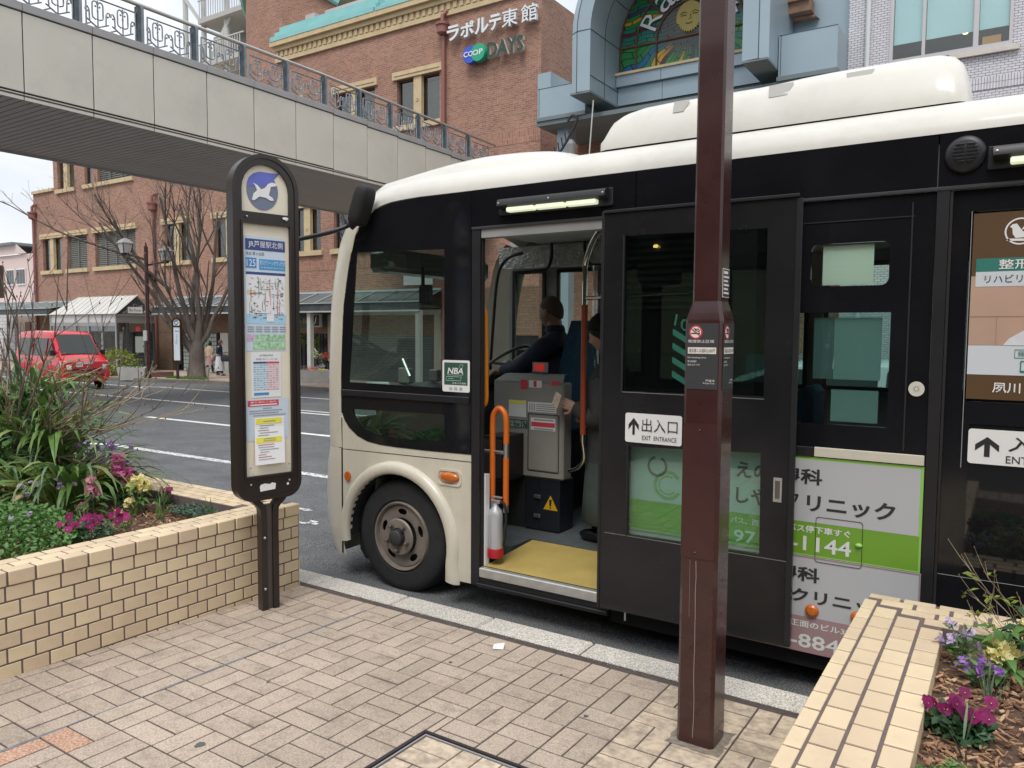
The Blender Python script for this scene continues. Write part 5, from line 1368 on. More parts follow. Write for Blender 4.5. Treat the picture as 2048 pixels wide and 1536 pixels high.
# ------------------------------------------------------------------ brick shopping building across the road
m_brick = brickmat('facade_brick', (.385, .19, .13), (.24, .105, .075), (.34, .26, .21), .235, .075, .012, var=.2, wear=.10, bump=0)
m_brick_side = m_brick
m_brickv = brickmat('soldier_brick', (.385, .19, .13), (.24, .105, .075), (.34, .26, .21), .075, .235, .010, off=0)
m_stone = mat('ochre_stone_trim', (.56, .44, .265), .8, var=.12, vs=3)
m_copper = mat('turquoise_copper', (.24, .52, .52), .6, var=.1, vs=1.5)
m_dwin = mat('dark_window_glass', (.035, .042, .05), .04, spec=.8)
m_curtain = mat('window_blind', (.26, .22, .20), .8, var=.15, vs=2)
m_louver = mat('grey_louvre', (.17, .17, .155), .6)
m_pipe = mat('brick_red_pipe', (.26, .10, .085), .5)
m_soff = mat('canopy_dark', (.05, .055, .06), .6)
m_croof = mat('canopy_lead_roof', (.15, .17, .175), .45, metal=.2, var=.2, vs=.8)
m_rib = mat('canopy_rib', (.48, .55, .55), .4, metal=.3)
m_fasc = mat('canopy_fascia', (.055, .06, .068), .6, var=.5, vs=9)
m_gbrown = brickmat('ground_floor_tile', (.20, .125, .085), (.24, .155, .105), (.14, .1, .08), .3, .1, .01)
m_shop = mat('shop_dark', (.016, .017, .018), .25, var=.4, vs=3)
YW = 24.0
mall = thing('shopping_building', 'long red brick shopping building with ochre trim across the road', 'building', (-32, YW, -.4))
def mb(name, m, b, smooth=None, uv=False, par=None): return b.build(name, m, par or mall, smooth, uv=uv)
def wall_with_holes(name, outer, holes, y, d, m, par=None): return MB().plate(outer, [h[::-1] for h in holes], d, XZ(y)).build(name, m, par or mall, uv=True)
wins = []
lower = [(-50.0, -47.75, 'double'), (-47.1, -44.95, 'louver'), (-44.1, -40.05, 'louver'), (-37.4, -35.2, 'double'), (-33.2, -31.0, 'double'), (-27.45, -25.75, 'double'), (-24.95, -22.7, 'double'), (-21.4, -19.1, 'double')]
upper = [(-48.0, -46.1, 'double'), (-45.3, -44.0, 'double'), (-43.95 + .3, -40.2, 'louver'), (-37.4, -35.2, 'double'), (-33.2, -31.0, 'double'), (-29.0, -26.9, 'double'), (-24.75, -22.5, 'double'), (-21.3, -19.1, 'double')]
upper[1] = (-45.0, -44.2, 'single')
ZL, ZLT, ZU, ZUT = 5.24, 7.16, 9.95, 11.78
# walls: ground storey band, body with real openings
wall_with_holes('wall', [(-50.95, 3.35), (-14.5, 3.35), (-14.5, 13.75), (-48.45, 13.75), (-48.45, 10.05), (-50.95, 10.05)],
                [rect(a, c, ZL, ZLT) for a, c, k in lower] + [rect(a, c, ZU, ZUT) for a, c, k in upper], YW, .35, m_brick)
b = MB(); b.box(-14.52, -14.5, YW + .352, 34, 3, 13.75); b.add([(-14.497, YW, -1), (-14.497, 50, -1), (-14.497, 50, 13.75), (-14.497, YW, 13.75)], [(0, 1, 2, 3)]); mb('side_wall', m_brick, b, uv=True)
b = MB(); b.box(-51, -50.96, YW + .01, 34, -1, 10.05); mb('side_wall', m_brick, b, uv=True)
b = MB(); b.box(-50.9, -14.6, YW + 1.2, YW + 1.3, -1, 13.7); mb('inner_wall', mat('room_dark', (.05, .045, .04), .9), b)
b = MB(); b.box(-50.8, -14.6, YW + .4, 33.5, 13.0, 13.6); mb('flat_roof', m_stone, b)
b = MB(); b.box(-50.95, -48.46, YW - .12, YW + .1, 9.95, 10.12); mb('parapet_ledge', m_stone, b)
# a soldier course of upright bricks
b = MB(); b.add([(-28.5, YW - .012, 8.55), (-14.5, YW - .012, 8.55), (-14.5, YW - .012, 9.0), (-28.5, YW - .012, 9.0)], [(0, 1, 2, 3)]); mb('soldier_course', m_brickv, b, uv=True)
b = MB(); b.add([(-38, YW - .012, 4.35), (-14.5, YW - .012, 4.35), (-14.5, YW - .012, 4.8), (-38, YW - .012, 4.8)], [(0, 1, 2, 3)]); mb('soldier_course', m_brickv, b, uv=True)
def window(x0, x1, z0, z1, kind):
    w = link('window', MB().plate(rect(x0, x1, z0, z1), [rect(x0 + .06, x1 - .06, z0 + .06, z1 - .06)[::-1]], .08, XZ(YW + .14)).build('window', mat('bronze_frame', (.10, .075, .06), .4) if 'bronze_frame' not in bpy.data.materials else bpy.data.materials['bronze_frame'], mesh_only=True), None)
    me = w.data; me.transform(Matrix.Translation(-OFF[mall.name])); w.parent = mall; OFF[w.name] = OFF[mall.name]
    lb = MB(); lb.box(x0 - .18, x1 + .18, YW - .10, YW + .12, z1 + .002, z1 + .30); lb.box(x0 - .05, x1 + .05, YW - .125, YW - .10, z1 + .13, z1 + .17); lb.build('lintel', m_stone, w)
    sb = MB(); sb.box(x0 - .14, x1 + .14, YW - .12, YW + .12, z0 - .22, z0 - .002); sb.build('sill', m_stone, w)
    if kind == 'louver':
        lv = MB(); n = int((z1 - z0) / .11)
        for i in range(n):
            z = z0 + .05 + i * (z1 - z0 - .06) / n
            lv.add([(x0 + .06, YW + .12, z), (x1 - .06, YW + .12, z), (x1 - .06, YW + .17, z + .09), (x0 + .06, YW + .17, z + .09)], [(0, 1, 2, 3)])
        lv.build('louvre', m_louver, w)
        k = max(2, round((x1 - x0) / 1.0)); pb = MB()
        for i in range(1, k): xx = x0 + (x1 - x0) * i / k; pb.box(xx - .03, xx + .03, YW + .08, YW + .119, z0 + .06, z1 - .06)
        pb.build('mullion', m_louver, w)
    else:
        xm = (x0 + x1) / 2
        if kind == 'double':
            pb = MB(); pb.box(xm - .2, xm + .2, YW - .03, YW + .138, z0, z1); pb.build('mullion', m_stone, w)
            mbx = MB()
            for i in range(6): mbx.ell((xm + .05 * math.cos(i), YW - .04, (z0 + z1) / 2 + .06 * math.sin(i * 2)), (.035, .02, .035), 6, 4)
            mbx.build('rosette', m_stone, w)
        for a, c in (((x0 + .06, xm - .2), (xm + .2, x1 - .06)) if kind == 'double' else ((x0 + .06, x1 - .06),)):
            MB().plate(rect(a, c, z0 + .06, z1 - .06), (), .01, XZ(YW + .17)).build('pane', glass('shop_pane', (.55, .6, .62), 1.5, 0, 2.2) if 'shop_pane' not in bpy.data.materials else bpy.data.materials['shop_pane'], w)
            MB().plate(rect(a + .05, c - .02, z0 + .06, z1 - .25), (), .01, XZ(YW + .24)).build('blind', m_curtain, w)
    return w
for a, c, k in lower: window(a, c, ZL, ZLT, k)
for a, c, k in upper: window(a, c, ZU, ZUT, k)
# cornice, brackets and copper roof edge
b = MB(); b.box(-28.5, -14.3, YW - .10, YW + .3, 13.751, 13.93); mb('cornice', m_stone, b)
b = MB(); b.box(-28.5, -14.3, YW - .18, YW + .3, 14.22, 14.40); mb('cornice', m_stone, b)
b = MB(); b.box(-28.45, -14.35, YW - .06, YW + .3, 13.931, 14.219); mb('frieze', m_stone, b)
b = MB(); b.box(-28.6, -14.2, YW - .32, YW + .3, 14.401, 14.60); mb('cornice', m_stone, b)
den = MB().cbox(-.085, .085, -.055, .0, -.13, .13, .008).build('bracket', m_stone, mesh_only=True)
for i in range(46):
    o = link('bracket', den, mall); o.location = Vector((-28.35 + i * .305, YW - .061, 14.09)) - OFF[mall.name]
b = MB()
for x0, dz in ((-28.6, 0), (-22.2, -.0)):
    x1 = -22.25 if x0 < -28 else -14.2
    e = 1 if x0 < -28 else .72
    for k in range(3): b.box(x0 + .05 + k * .14, x1 - k * .02, YW - .34 + .16 * k, YW + .5, 14.602 + .23 * k * e, 14.602 + .23 * (k + 1) * e - .03 + .03 * (k == 2))
mb('copper_roof', m_copper, b)
for x in (-18.8, -38.15, -50.75):
    zt = 13.0 if x > -20 else 8.4 if x < -50 else 7.9
    b = MB(); b.tube([(x, YW - .14, -.4), (x, YW - .14, zt)], .085, 10)
    b.lathe([(.10, 0), (.22, .08), (.22, .35), (.27, .36), (.27, .45), (.14, .47)], (x, YW - .2, zt), 'z', 12); b.tube([(x, YW - .2, zt + .4), (x, YW - .2, zt + .75), (x + .1, YW - .1, zt + .9), (x + .2, YW, zt + .9)], .085, 8)
    mb('downpipe', m_pipe, b, 40)
# ground storey and glass block screen
b = MB(); b.box(-51, -14.5, YW + .01, YW + .3, 1.56, 3.349); mb('lower_wall', m_gbrown, b, uv=True)
b = MB(); b.box(-36.9, -32.3, YW + .45, YW + .5, -.6, 1.56); mb('recess_wall', m_shop, b)
b = MB(); b.box(-38.6, -36.95, YW + .02, YW + .4, -.6, 1.559); mb('lower_wall', m_gbrown, b, uv=True)
gbk = MB(); m_gblk = mat('glass_block', (.42, .47, .45), .15, var=.2, vs=3, spec=.6)
blk = MB().cbox(-.088, .088, -.04, 0, -.088, .088, .02).build('glass_block', m_gblk, mesh_only=True)
b = MB(); b.box(-36.0, -33.25, YW + .05, YW + .2, -.45, 1.555); mb('block_grout', mat('block_joint', (.10, .12, .11), .8), b)
for i in range(14):
    for j in range(10):
        o = link('glass_block', blk, mall); o.location = Vector((-35.9 + i * .196, YW + .05, -.33 + j * .196)) - OFF[mall.name]
# flower shop front and shuttered shop
b = MB(); b.box(-27.6, -25.35, YW - .05, YW, 1.84, 2.37); mb('shop_sign', mat('shop_sign_green', (.028, .085, .07), .5), b)
sf = XZ(YW - .055)
m_gold = mat('sign_gold', (.60, .38, .16), .5)
label_text('lettering', 'Flower', -28.2 + .66, -26.98, 1.99, 2.24, sf, m_gold, mall, .01, shear=.3)
label_text('lettering', 'Shop', -26.92, -26.42, 1.96, 2.24, sf, m_gold, mall, .01, shear=.3)
label_text('lettering', 'みせ', -26.32, -26.0, 2.02, 2.16, sf, m_stone, mall, .01)
b = MB(); b.box(-27.6, -25.35, YW + .25, YW + .4, -.6, 1.839); mb('shop_interior', m_shop, b)
b = MB()
for x in (-27.2, -26.75, -26.2, -25.8, -25.4): b.box(x - .03, x + .03, YW + .05, YW + .15, -.6, 1.839)
mb('shop_mullion', m_soff, b)
b = MB(); b.box(-25.34, -24.9, YW - .04, YW + .3, -.6, 2.4); mb('pier', mat('pier_pinkish', (.45, .36, .31), .8), b)
b = MB(); b.box(-25.95, -25.4, YW - .42, YW - .30, 1.85, 2.42); o = mb('hanging_sign', mat('hanging_sign_rim', (.55, .48, .45), .5), b)
b = MB(); b.box(-25.90, -25.45, YW - .435, YW - .421, 1.90, 2.37); mb('hanging_sign_face', m_blk, b)
label_text('lettering', 'J', -25.76, -25.60, 1.98, 2.30, XZ(YW - .437), m_wsig, mall, .004, shear=.3, bold=.02)
b = MB(); n = 24
for i in range(n): z = -.4 + i * .105; b.box(-24.2, -19.35, YW + .10, YW + .16, z, z + .09)
mb('roller_shutter', mat('shutter_grey', (.14, .15, .145), .5, metal=.3), b)
b = MB(); b.box(-24.85, -19.0, YW - .02, YW + .2, 2.36, 2.56); mb('shutter_head', m_inlight, b)
b = MB(); b.box(-19.33, -18.6, YW - .06, YW + .3, -.6, 2.56); mb('pier', mat('pier_cream', (.50, .44, .36), .8), b)
label_text('lettering', 'Yamamoto', -22.35, -21.5, 2.02, 2.18, XZ(YW + .08), mat('lit_yellow_sign', (.85, .75, .15), .5, emit=.7), mall, .01, shear=.2, bold=.02)
b = MB(); b.box(-20.9, -19.4, YW - .08, YW - .02, 3.55, 3.95); mb('wall_sign', m_wsig, b)
b = MB(); b.box(-18.6, -14.5, YW + .2, YW + .4, -.6, 1.56); mb('shop_front', m_shop, b)
b = MB(); b.box(-32.2, -27.7, YW + .15, YW + .3, -.6, 1.559); mb('shop_front', m_shop, b)
b = MB(); b.box(-32.9, -32.3, YW - .02, YW + .3, -.6, 1.559); mb('pier', m_inlight, b)
# roof sign: raised characters
m_sgw = mat('sign_letter_face', (.74, .75, .77), .4); m_sgs = mat('sign_letter_side', (.55, .56, .56), .5)
def raised(body, x0, x1, z0, z1, dz, m, d=.12, bold=.03, shear=0):
    """thick channel letters standing off the wall"""
    co, fs = text_mesh(body, shear, bold); a = co.min(0); c = co.max(0)
    f = lambda p, y: (x0 + (p[0] - a[0]) / (c[0] - a[0]) * (x1 - x0), y, z0 + dz * (p[0] - a[0]) / (c[0] - a[0]) + (p[1] - a[1]) / (c[1] - a[1]) * (z1 - z0))
    b = MB(); n = len(co); b.add([f(p, YW - .32) for p in co], fs); b.build('sign_letter', m, mall)
    ec = {}
    for t in fs:
        for i in range(len(t)):
            e = (t[i], t[(i + 1) % len(t)]); k = tuple(sorted(e)); ec[k] = None if k in ec else e
    b = MB(); b.add([f(p, YW - .319) for p in co] + [f(p, YW - .319 + d) for p in co], [(e[0], e[0] + n, e[1] + n, e[1]) for e in ec.values() if e]); b.build('letter_return', m_sgs, mall)
xs_ = [(-18.5, -17.92), (-17.87, -17.25), (-17.20, -16.58), (-16.55, -16.03), (-15.99, -15.31), (-15.17, -14.5)]
for i, ch in enumerate('ラポルテ東館'):
    raised(ch, xs_[i][0], xs_[i][1], 12.66, 13.22 if i < 4 else 13.27, 0, m_sgw, bold=.03 if i < 4 else .008)
raised('DAYS', -16.62, -15.06, 11.70, 12.27, 0, mat('sign_dark_green', (.02, .055, .035), .4), bold=.03)
for cx, m_ in ((-17.40, mat('disc_blue', (.03, .09, .55), .4)), (-17.01, mat('disc_green', (.01, .36, .20), .4))):
    b = MB(); b.lathe([(0, YW - .36 - .02 * (cx > -17.2)), (.31, YW - .36 - .02 * (cx > -17.2)), (.33, YW - .32), (.33, YW - .18)], (cx, 0, 11.98), 'y', 28); b.build('sign_disc', m_, mall, 40)
label_text('lettering', 'CO', -17.66, -17.22, 11.89, 12.09, XZ(YW - .385), m_sgw, mall, .004, bold=.02)
label_text('lettering', 'OP', -17.25, -16.78, 11.89, 12.09, XZ(YW - .385), m_sgw, mall, .004, bold=.02)

# arcade canopy along the pavement
can = thing('arcade_canopy', 'low lead roofed arcade canopy running along the brick building', 'canopy', (-32, 22.5, 2.4))
for x0, x1, hip in ((-36.3, -18.9, True), (-50.5, -43.4, False)):
    z = 0 if hip else -.02; yf = 22.6 if hip else 21.0
    b = MB(); b.add([(x0, yf, 2.80 + z), (x1, yf, 2.80 + z), (x1, YW - .02, 3.34 + z), (x0, YW - .02, 3.34 + z)], [(0, 1, 2, 3)]); b.add([(x0, yf, 2.76), (x1, yf, 2.76), (x1, YW, 2.62), (x0, YW, 2.62)], [(3, 2, 1, 0)]); b.build('roof', m_croof, can)
    b = MB(); b.box(x0, x1, yf - .06, yf, 2.50 + z, 2.82 + z); b.build('fascia', m_fasc, can)
    b = MB(); b.box(x0, x1, yf - .10, yf - .06, 2.45 + z, 2.51 + z); b.box(x0, x1, yf - .12, yf - .05, 2.81 + z, 2.85 + z); b.box(x0, x1, YW - .12, YW - .03, 3.32 + z, 3.40 + z); b.build('edge_trim', m_rib, can)
    n = int((x1 - x0) / 1.15)
    for i in range(n + 1):
        x = x0 + (x1 - x0) * i / n
        MB().tube([(x, yf, 2.83 + z), (x, YW - .05, 3.37 + z)], .028, 6).build('rib', m_rib, can)
for x in (-25.1, -19.1):
    b = MB(); b.box(x - .1, x + .1, 22.65, 22.85, zp(22) - .1, 2.5); b.build('column', m_stone if x < -30 else m_inlight, can)
# glazed porch with pale seamed roof
por = thing('glazed_porch', 'glass walled entrance porch with pale seamed gable roof', 'porch', (-40, 21.9, -.35))
X0p, X1p, Y0p, Y1p, ZE, ZR = -43.0, -36.75, 20.93, 22.9, 2.45, 3.39
m_proof = mat('pale_porch_roof', (.52, .51, .48), .5, var=.1, vs=1.2)
ym = (Y0p + Y1p) / 2
b = MB(); b.add([(X0p, Y0p - .12, ZE), (X1p + .15, Y0p - .12, ZE), (X1p + .15, ym, ZR), (X0p + .9, ym, ZR), (X0p, Y1p, ZE), (X1p + .15, Y1p, ZE)], [(0, 1, 2, 3), (3, 2, 5, 4), (0, 3, 4)]); b.build('roof', m_proof, por)
for i in range(13):
    x = X0p + .5 + i * .5
    if x < X0p + .9: continue
    MB().tube([(x, Y0p - .12, ZE + .02), (x, ym, ZR + .02)], .02, 5).build('roof_seam', mat('seam_white', (.62, .61, .58), .5) if 'seam_white' not in bpy.data.materials else bpy.data.materials['seam_white'], por)
m_alu = mat('porch_aluminium', (.36, .36, .35), .4, metal=.5)
b = MB(); b.box(X0p, X1p, Y0p, Y0p + .03, 2.03, ZE - .02); b.build('upper_panel', mat('porch_white_panel', (.52, .51, .50), .5), por)
for i in range(6):
    x = X0p + i * (X1p - X0p) / 5
    MB().box(x - .05, x + .05, Y0p - .04, Y0p + .08, -.6, ZE - .01).build('mullion', m_alu, por)
MB().box(X0p, X1p, Y0p - .03, Y0p + .06, 1.85, 2.02).build('transom', m_alu, por)
m_pgl = glass('porch_glass', (.62, .70, .70), 1.5, 0, 2.2)
for i in range(5):
    x = X0p + i * (X1p - X0p) / 5; MB().box(x + .06, x + (X1p - X0p) / 5 - .06, Y0p + .01, Y0p + .02, -.45, 1.84).build('pane', m_pgl, por)
# gable end facing along the pavement
gx = X1p
b = MB(); b.add([(gx + .08, Y0p - .1, ZE - .03), (gx + .08, Y1p, ZE - .03), (gx + .08, ym, ZR - .12)], [(0, 1, 2)]); b.build('gable', mat('gable_dark', (.055, .06, .065), .6), por)
b = MB(); b.tube([(gx + .14, Y0p - .14, ZE - .02), (gx + .14, ym, ZR), (gx + .14, Y1p, ZE - .02)], .05, 6); b.tube([(gx + .1, Y0p - .14, ZE - .05), (gx + .1, Y1p, ZE - .05)], .05, 6); b.build('gable_trim', m_alu, por)
b = MB(); random.seed(12)
for i in range(26):
    y = random.uniform(Y0p + .15, Y1p - .2); zm = ZR - .25 - abs(y - ym) * .95
    if zm < ZE + .03: continue
    z = random.uniform(ZE + .02, zm); r = random.uniform(.05, .11)
    b.tube([(gx + .1, y + r * math.cos(a), z + r * math.sin(a)) for a in [k * .7 for k in range(8)]], .014, 4)
b.build('wrought_ornament', m_alu, por)
MB().box(gx + .10, gx + .13, ym - .45, ym + .3, ZE + .05, ZE + .36).build('porch_sign', m_wsig, por)
label_text('lettering', 'Ra Porte', ym - .38, ym + .22, ZE + .14, ZE + .27, frame3((gx + .131, 0, 0), (0, 1, 0), (0, 0, 1)), m_blk, por, .003, shear=.2)
MB().box(gx, gx + .06, Y0p, Y1p, 2.02, ZE - .06).build('transom', m_alu, por)
for y in (Y0p, Y0p + .45, Y1p - .1): MB().box(gx - .02, gx + .08, y, y + .1, -.6, 2.02).build('mullion', m_soff, por)
MB().box(gx, gx + .02, Y0p + .56, Y1p - .11, -.5, 2.01).build('door_glass', m_pgl, por)
MB().box(gx - 2.2, gx - 2.1, Y0p + .1, Y1p - .1, -.5, 2.2).build('inner_wall', mat('porch_inside', (.34, .33, .28), .8, var=.5, vs=2), por)
random.seed(44)
for i, c in enumerate(((.45, .42, .36), (.10, .25, .18), (.12, .16, .30), (.35, .33, .30), (.30, .12, .10), (.5, .5, .48))):
    x = X0p + .7 + i * .95; MB().box(x, x + random.uniform(.3, .6), Y0p + .5, Y0p + .53, random.uniform(-.2, .5), random.uniform(.9, 1.7)).build('display_item', mat('porch_display_%s' % 'abcdef'[i], c, .6, var=.4, vs=6), por)
b = MB(); b.lathe([(0, .03), (.13, .03)], (gx, ym + .1, 1.72), 'x', 16); b.build('stop_sticker', m_red, por)
MB().box(gx + .025, gx + .03, ym - .05, ym + .42, .55, 1.35).build('door_notice', mat('notice_pale_green', (.45, .52, .47), .6), por)
# corner tower
tw = thing('corner_tower', 'round cornered brick stair tower with turquoise eaves', 'tower', (-31.5, 28, 13))
b = MB(); rows = []
pr_ = [(-30.0, 25.2)] + [(-30.6 + 3.0 * math.cos(R_(a)) * 1.0 - .35, 28.2 + 3.0 * math.sin(R_(a))) for a in range(-85, -185, -8)] + [(-33.95, 33)]
pr_ = [(-28.2, 27.6), (-29.6, 25.25)] + [(-31.0 + 3.25 * math.cos(R_(a)), 28.45 + 3.25 * math.sin(R_(a))) for a in range(-80, -190, -6)] + [(-34.2, 33)]
top = lambda x: 18.9 - (abs(x + 31.2) / 2.9) ** 2 * 1.35
L_ = 0; prev = None
me_rows = [[], []]; us = []
for x, y in pr_:
    if prev: L_ += math.hypot(x - prev[0], y - prev[1])
    us.append(L_); prev = (x, y); me_rows[0].append((x, y, 9.0)); me_rows[1].append((x, y, top(x)))
b.grid(me_rows); o = b.build('wall', m_brick, tw)
uvl = o.data.uv_layers.new(name='UVMap'); n = len(pr_)
for lp in o.data.loops:
    i = lp.vertex_index; k = i % n; uvl.data[lp.index].uv = (us[k], o.data.vertices[i].co.z + 13)
b = MB()
pts = [Vector((x - .0 + (x + 31) * .03, y - .12, top(x) + .12)) for x, y in pr_]
b.tube(pts, .16, 6); b.build('eaves', m_copper, tw, 40)
for a in (-148,):
    x, y = -31.0 + 3.3 * math.cos(R_(a)), 28.45 + 3.3 * math.sin(R_(a)); d = Vector((-math.sin(R_(a)), math.cos(R_(a)), 0))
    MB().plate(rect(-.22, .22, 15.2, 17.1), (), .08, frame3((x, y, 0), -d, (0, 0, 1))).build('slit_window', m_dwin, tw, fix=True)
# rooftop plant behind the cornice
rt_ = thing('rooftop_plant', 'grey rooftop tank and frames behind the copper roof edge', 'rooftop plant', (-26, 28, 14))
m_steelw = mat('pale_steelwork', (.50, .51, .50), .5)
b = MB(); b.lathe([(0, -2.6), (.6, -2.55), (.95, -2.2), (1.0, -1.8), (1.0, 3.5)], (-27.4, 28.2, 18.5), 'x', 20); b.build('tank', mat('tank_grey_green', (.20, .25, .22), .5, var=.1, vs=1), rt_, 40)
b = MB()
for x in (-29.2, -24.6, -21.6): b.box(x - .2, x + .2, 27.0, 27.4, 14, 19)
b.box(-30, -21, 27.0, 27.3, 16.9, 17.15); b.build('steel_frame', m_steelw, rt_)
b = MB(); b.box(-31, -25.4, 31, 31.2, 14, 18.2); b.build('tiled_wall', brickmat('roof_white_tile', (.55, .55, .57), (.6, .6, .62), (.3, .3, .33), .3, .12, .015), rt_, uv=True)
b = MB(); b.box(-29.6, -28.4, 26.2, 27.0, 16.3, 16.75); b.box(-29.4, -29.0, 26.0, 26.2, 15.7, 16.2); b.build('vent_unit', m_steelw, rt_)
b = MB()
for i in range(34): x = -24.6 + i * .16; b.box(x, x + .05, 26.4, 26.45, 15.3, 17.2)
b.build('railing_bar', mat('railing_pale', (.55, .52, .52), .5), rt_)
b = MB()
for i in range(17): x = -24.5 + i * .32; b.box(x, x + .06, 26.6, 26.66, 15.3, 17.2)
b.build('railing_bar', mat('railing_red', (.30, .05, .06), .5), rt_)
b = MB(); b.box(-28.6, -24.8, 26.1, 26.12, 15.2, 15.62); b.build('mesh_guard', mat('mesh_guard', (.30, .33, .33), .6), rt_)
# white steel stair tower behind, left of the brick tower
stt = thing('stair_tower', 'white steel escape stair rising behind the brick tower', 'stairs', (-42.5, 30, 10))
b = MB()
for x in (-44.0, -42.2, -40.0): b.tube([(x, 30, 4), (x, 30, 24)], .16, 8)
b.build('post', m_steelw, stt)
for z in (17.6, 20.2, 22.9):
    b = MB(); b.box(-42.2, -38, 29.6, 32, z, z + .28); b.build('landing', mat('landing_grey', (.42, .42, .41), .6) if 'landing_grey' not in bpy.data.materials else bpy.data.materials['landing_grey'], stt)
    b = MB()
    for i in range(18): x = -42.1 + i * .22; b.box(x, x + .04, 29.6, 29.64, z + .28, z + 1.35)
    b.box(-42.2, -38, 29.58, 29.66, z + 1.32, z + 1.38); b.build('railing', m_steelw, stt)
b = MB(); b.add([(-45.5, 29.8, 24.3), (-42.2, 29.8, 20.6), (-42.2, 29.8, 20.2), (-45.5, 29.8, 23.9)], [(0, 1, 2, 3)]); b.add([(-42.0, 29.9, 17.7), (-39.8, 29.9, 20.2), (-39.4, 29.9, 20.2), (-41.6, 29.9, 17.7)], [(0, 1, 2, 3)]); b.build('stair_flight', m_steelw, stt)
b = MB(); b.box(-43.9, -38, 31.9, 32.1, 8, 20.5); b.build('back_wall', mat('stair_back', (.36, .36, .35), .7), stt)

# ------------------------------------------------------------------ arched entrance with stained glass
m_blue_p = mat('pale_blue_panel', (.30, .38, .43), .35, metal=.25, var=.06, vs=.8)
m_blue_d = mat('panel_joint', (.035, .05, .06), .6)
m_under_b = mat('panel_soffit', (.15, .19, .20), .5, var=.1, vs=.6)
arch_t = thing('arched_entrance', 'pale blue metal arch framing a stained glass sun window over the arcade', 'arch', (-8.9, 22.5, 9))
yg, yp_, cx0, cz0, Ri, Ro = 23.6, 21.5, -8.9, 10.95, 2.34, 3.03
zb0 = 9.12
# stained glass
m_sg = bpy.data.materials.new('stained_glass'); m_sg.use_nodes = True; nt = m_sg.node_tree; pb = nt.nodes['Principled BSDF']; L = nt.links.new
pb.inputs['Roughness'].default_value = .3
tcn = nt.nodes.new('ShaderNodeTexCoord'); geo = nt.nodes.new('ShaderNodeNewGeometry')
sp = nt.nodes.new('ShaderNodeSeparateXYZ'); L(geo.outputs['Position'], sp.inputs[0])
def mth(op, a, c=None):
    n = nt.nodes.new('ShaderNodeMath'); n.operation = op
    for i, q in enumerate((a, c)):
        if q is None: continue
        if isinstance(q, (int, float)): n.inputs[i].default_value = q
        else: L(q, n.inputs[i])
    return n.outputs[0]
dx = mth('SUBTRACT', sp.outputs['X'], cx0); dz = mth('SUBTRACT', sp.outputs['Z'], 11.4)
rad = mth('SQRT', mth('ADD', mth('MULTIPLY', dx, dx), mth('MULTIPLY', dz, dz)))
angn = mth('ARCTAN2', dz, dx)
wob = mth('MULTIPLY', mth('SINE', mth('ADD', mth('MULTIPLY', dx, 7.0), mth('MULTIPLY', rad, 1.5))), .045)
low = mth('LESS_THAN', dz, -.42)
band_h = mth('ADD', mth('ADD', dz, mth('MULTIPLY', dx, -.04)), wob)
band_r = mth('ADD', mth('MULTIPLY', angn, 1.15), mth('MULTIPLY', mth('SINE', mth('MULTIPLY', rad, 6.0)), .05))
bnd = mth('ADD', mth('MULTIPLY', band_h, mth('SUBTRACT', 1.0, low)), mth('MULTIPLY', band_r, low))
cell = mth('MULTIPLY', bnd, 8.2); idx = mth('FLOOR', cell); fr = mth('FRACT', cell)
seg = mth('FLOOR', mth('ADD', mth('MULTIPLY', rad, 1.5), mth('MULTIPLY', idx, .37)))
segf = mth('FRACT', mth('ADD', mth('MULTIPLY', rad, 1.5), mth('MULTIPLY', idx, .37)))
wn = nt.nodes.new('ShaderNodeTexWhiteNoise'); wn.noise_dimensions = '2D'
cmb = nt.nodes.new('ShaderNodeCombineXYZ'); L(idx, cmb.inputs[0]); L(mth('MULTIPLY', seg, .0), cmb.inputs[1]); L(cmb.outputs[0], wn.inputs['Vector'])
cr_ = nt.nodes.new('ShaderNodeValToRGB'); cr_.color_ramp.interpolation = 'CONSTANT'
cols = [(0, (.015, .22, .05)), (.24, (.01, .18, .13)), (.45, (.02, .26, .05)), (.58, (.52, .33, .01)), (.72, (.01, .13, .30)), (.80, (.11, .008, .03)), (.87, (.06, .05, .12)), (.93, (.01, .20, .12))]
for i, (p, c) in enumerate(cols):
    e = cr_.color_ramp.elements[i] if i < 2 else cr_.color_ramp.elements.new(p); e.position = p; e.color = c + (1,)
L(wn.outputs['Value'], cr_.inputs['Fac'])
# towards the sun the panes turn to dull rose and grey rays
ray = mth('FRACT', mth('MULTIPLY', angn, 9.0))
dull = nt.nodes.new('ShaderNodeMix'); dull.data_type = 'RGBA'; dull.inputs[6].default_value = (.05, .085, .075, 1); dull.inputs[7].default_value = (.12, .085, .075, 1); L(mth('GREATER_THAN', ray, .62), dull.inputs[0])
rg = nt.nodes.new('ShaderNodeMapRange'); rg.inputs['From Min'].default_value = .75; rg.inputs['From Max'].default_value = 1.25; L(rad, rg.inputs['Value'])
fin = nt.nodes.new('ShaderNodeMix'); fin.data_type = 'RGBA'; L(rg.outputs['Result'], fin.inputs[0]); L(dull.outputs[2], fin.inputs[6]); L(cr_.outputs['Color'], fin.inputs[7])
lead = mth('MAXIMUM', mth('LESS_THAN', fr, .14), mth('LESS_THAN', segf, .05))
ld = nt.nodes.new('ShaderNodeMix'); ld.data_type = 'RGBA'; ld.inputs[7].default_value = (.008, .008, .01, 1); L(lead, ld.inputs[0]); L(fin.outputs[2], ld.inputs[6]); L(ld.outputs[2], pb.inputs['Base Color'])
go = [(cx0 - Ri, zb0 + .9)] + [(cx0 + Ri * math.cos(R_(180 - a)), cz0 + Ri * math.sin(R_(180 - a))) for a in range(0, 181, 6)] + [(cx0 + Ri, zb0 + .9)]
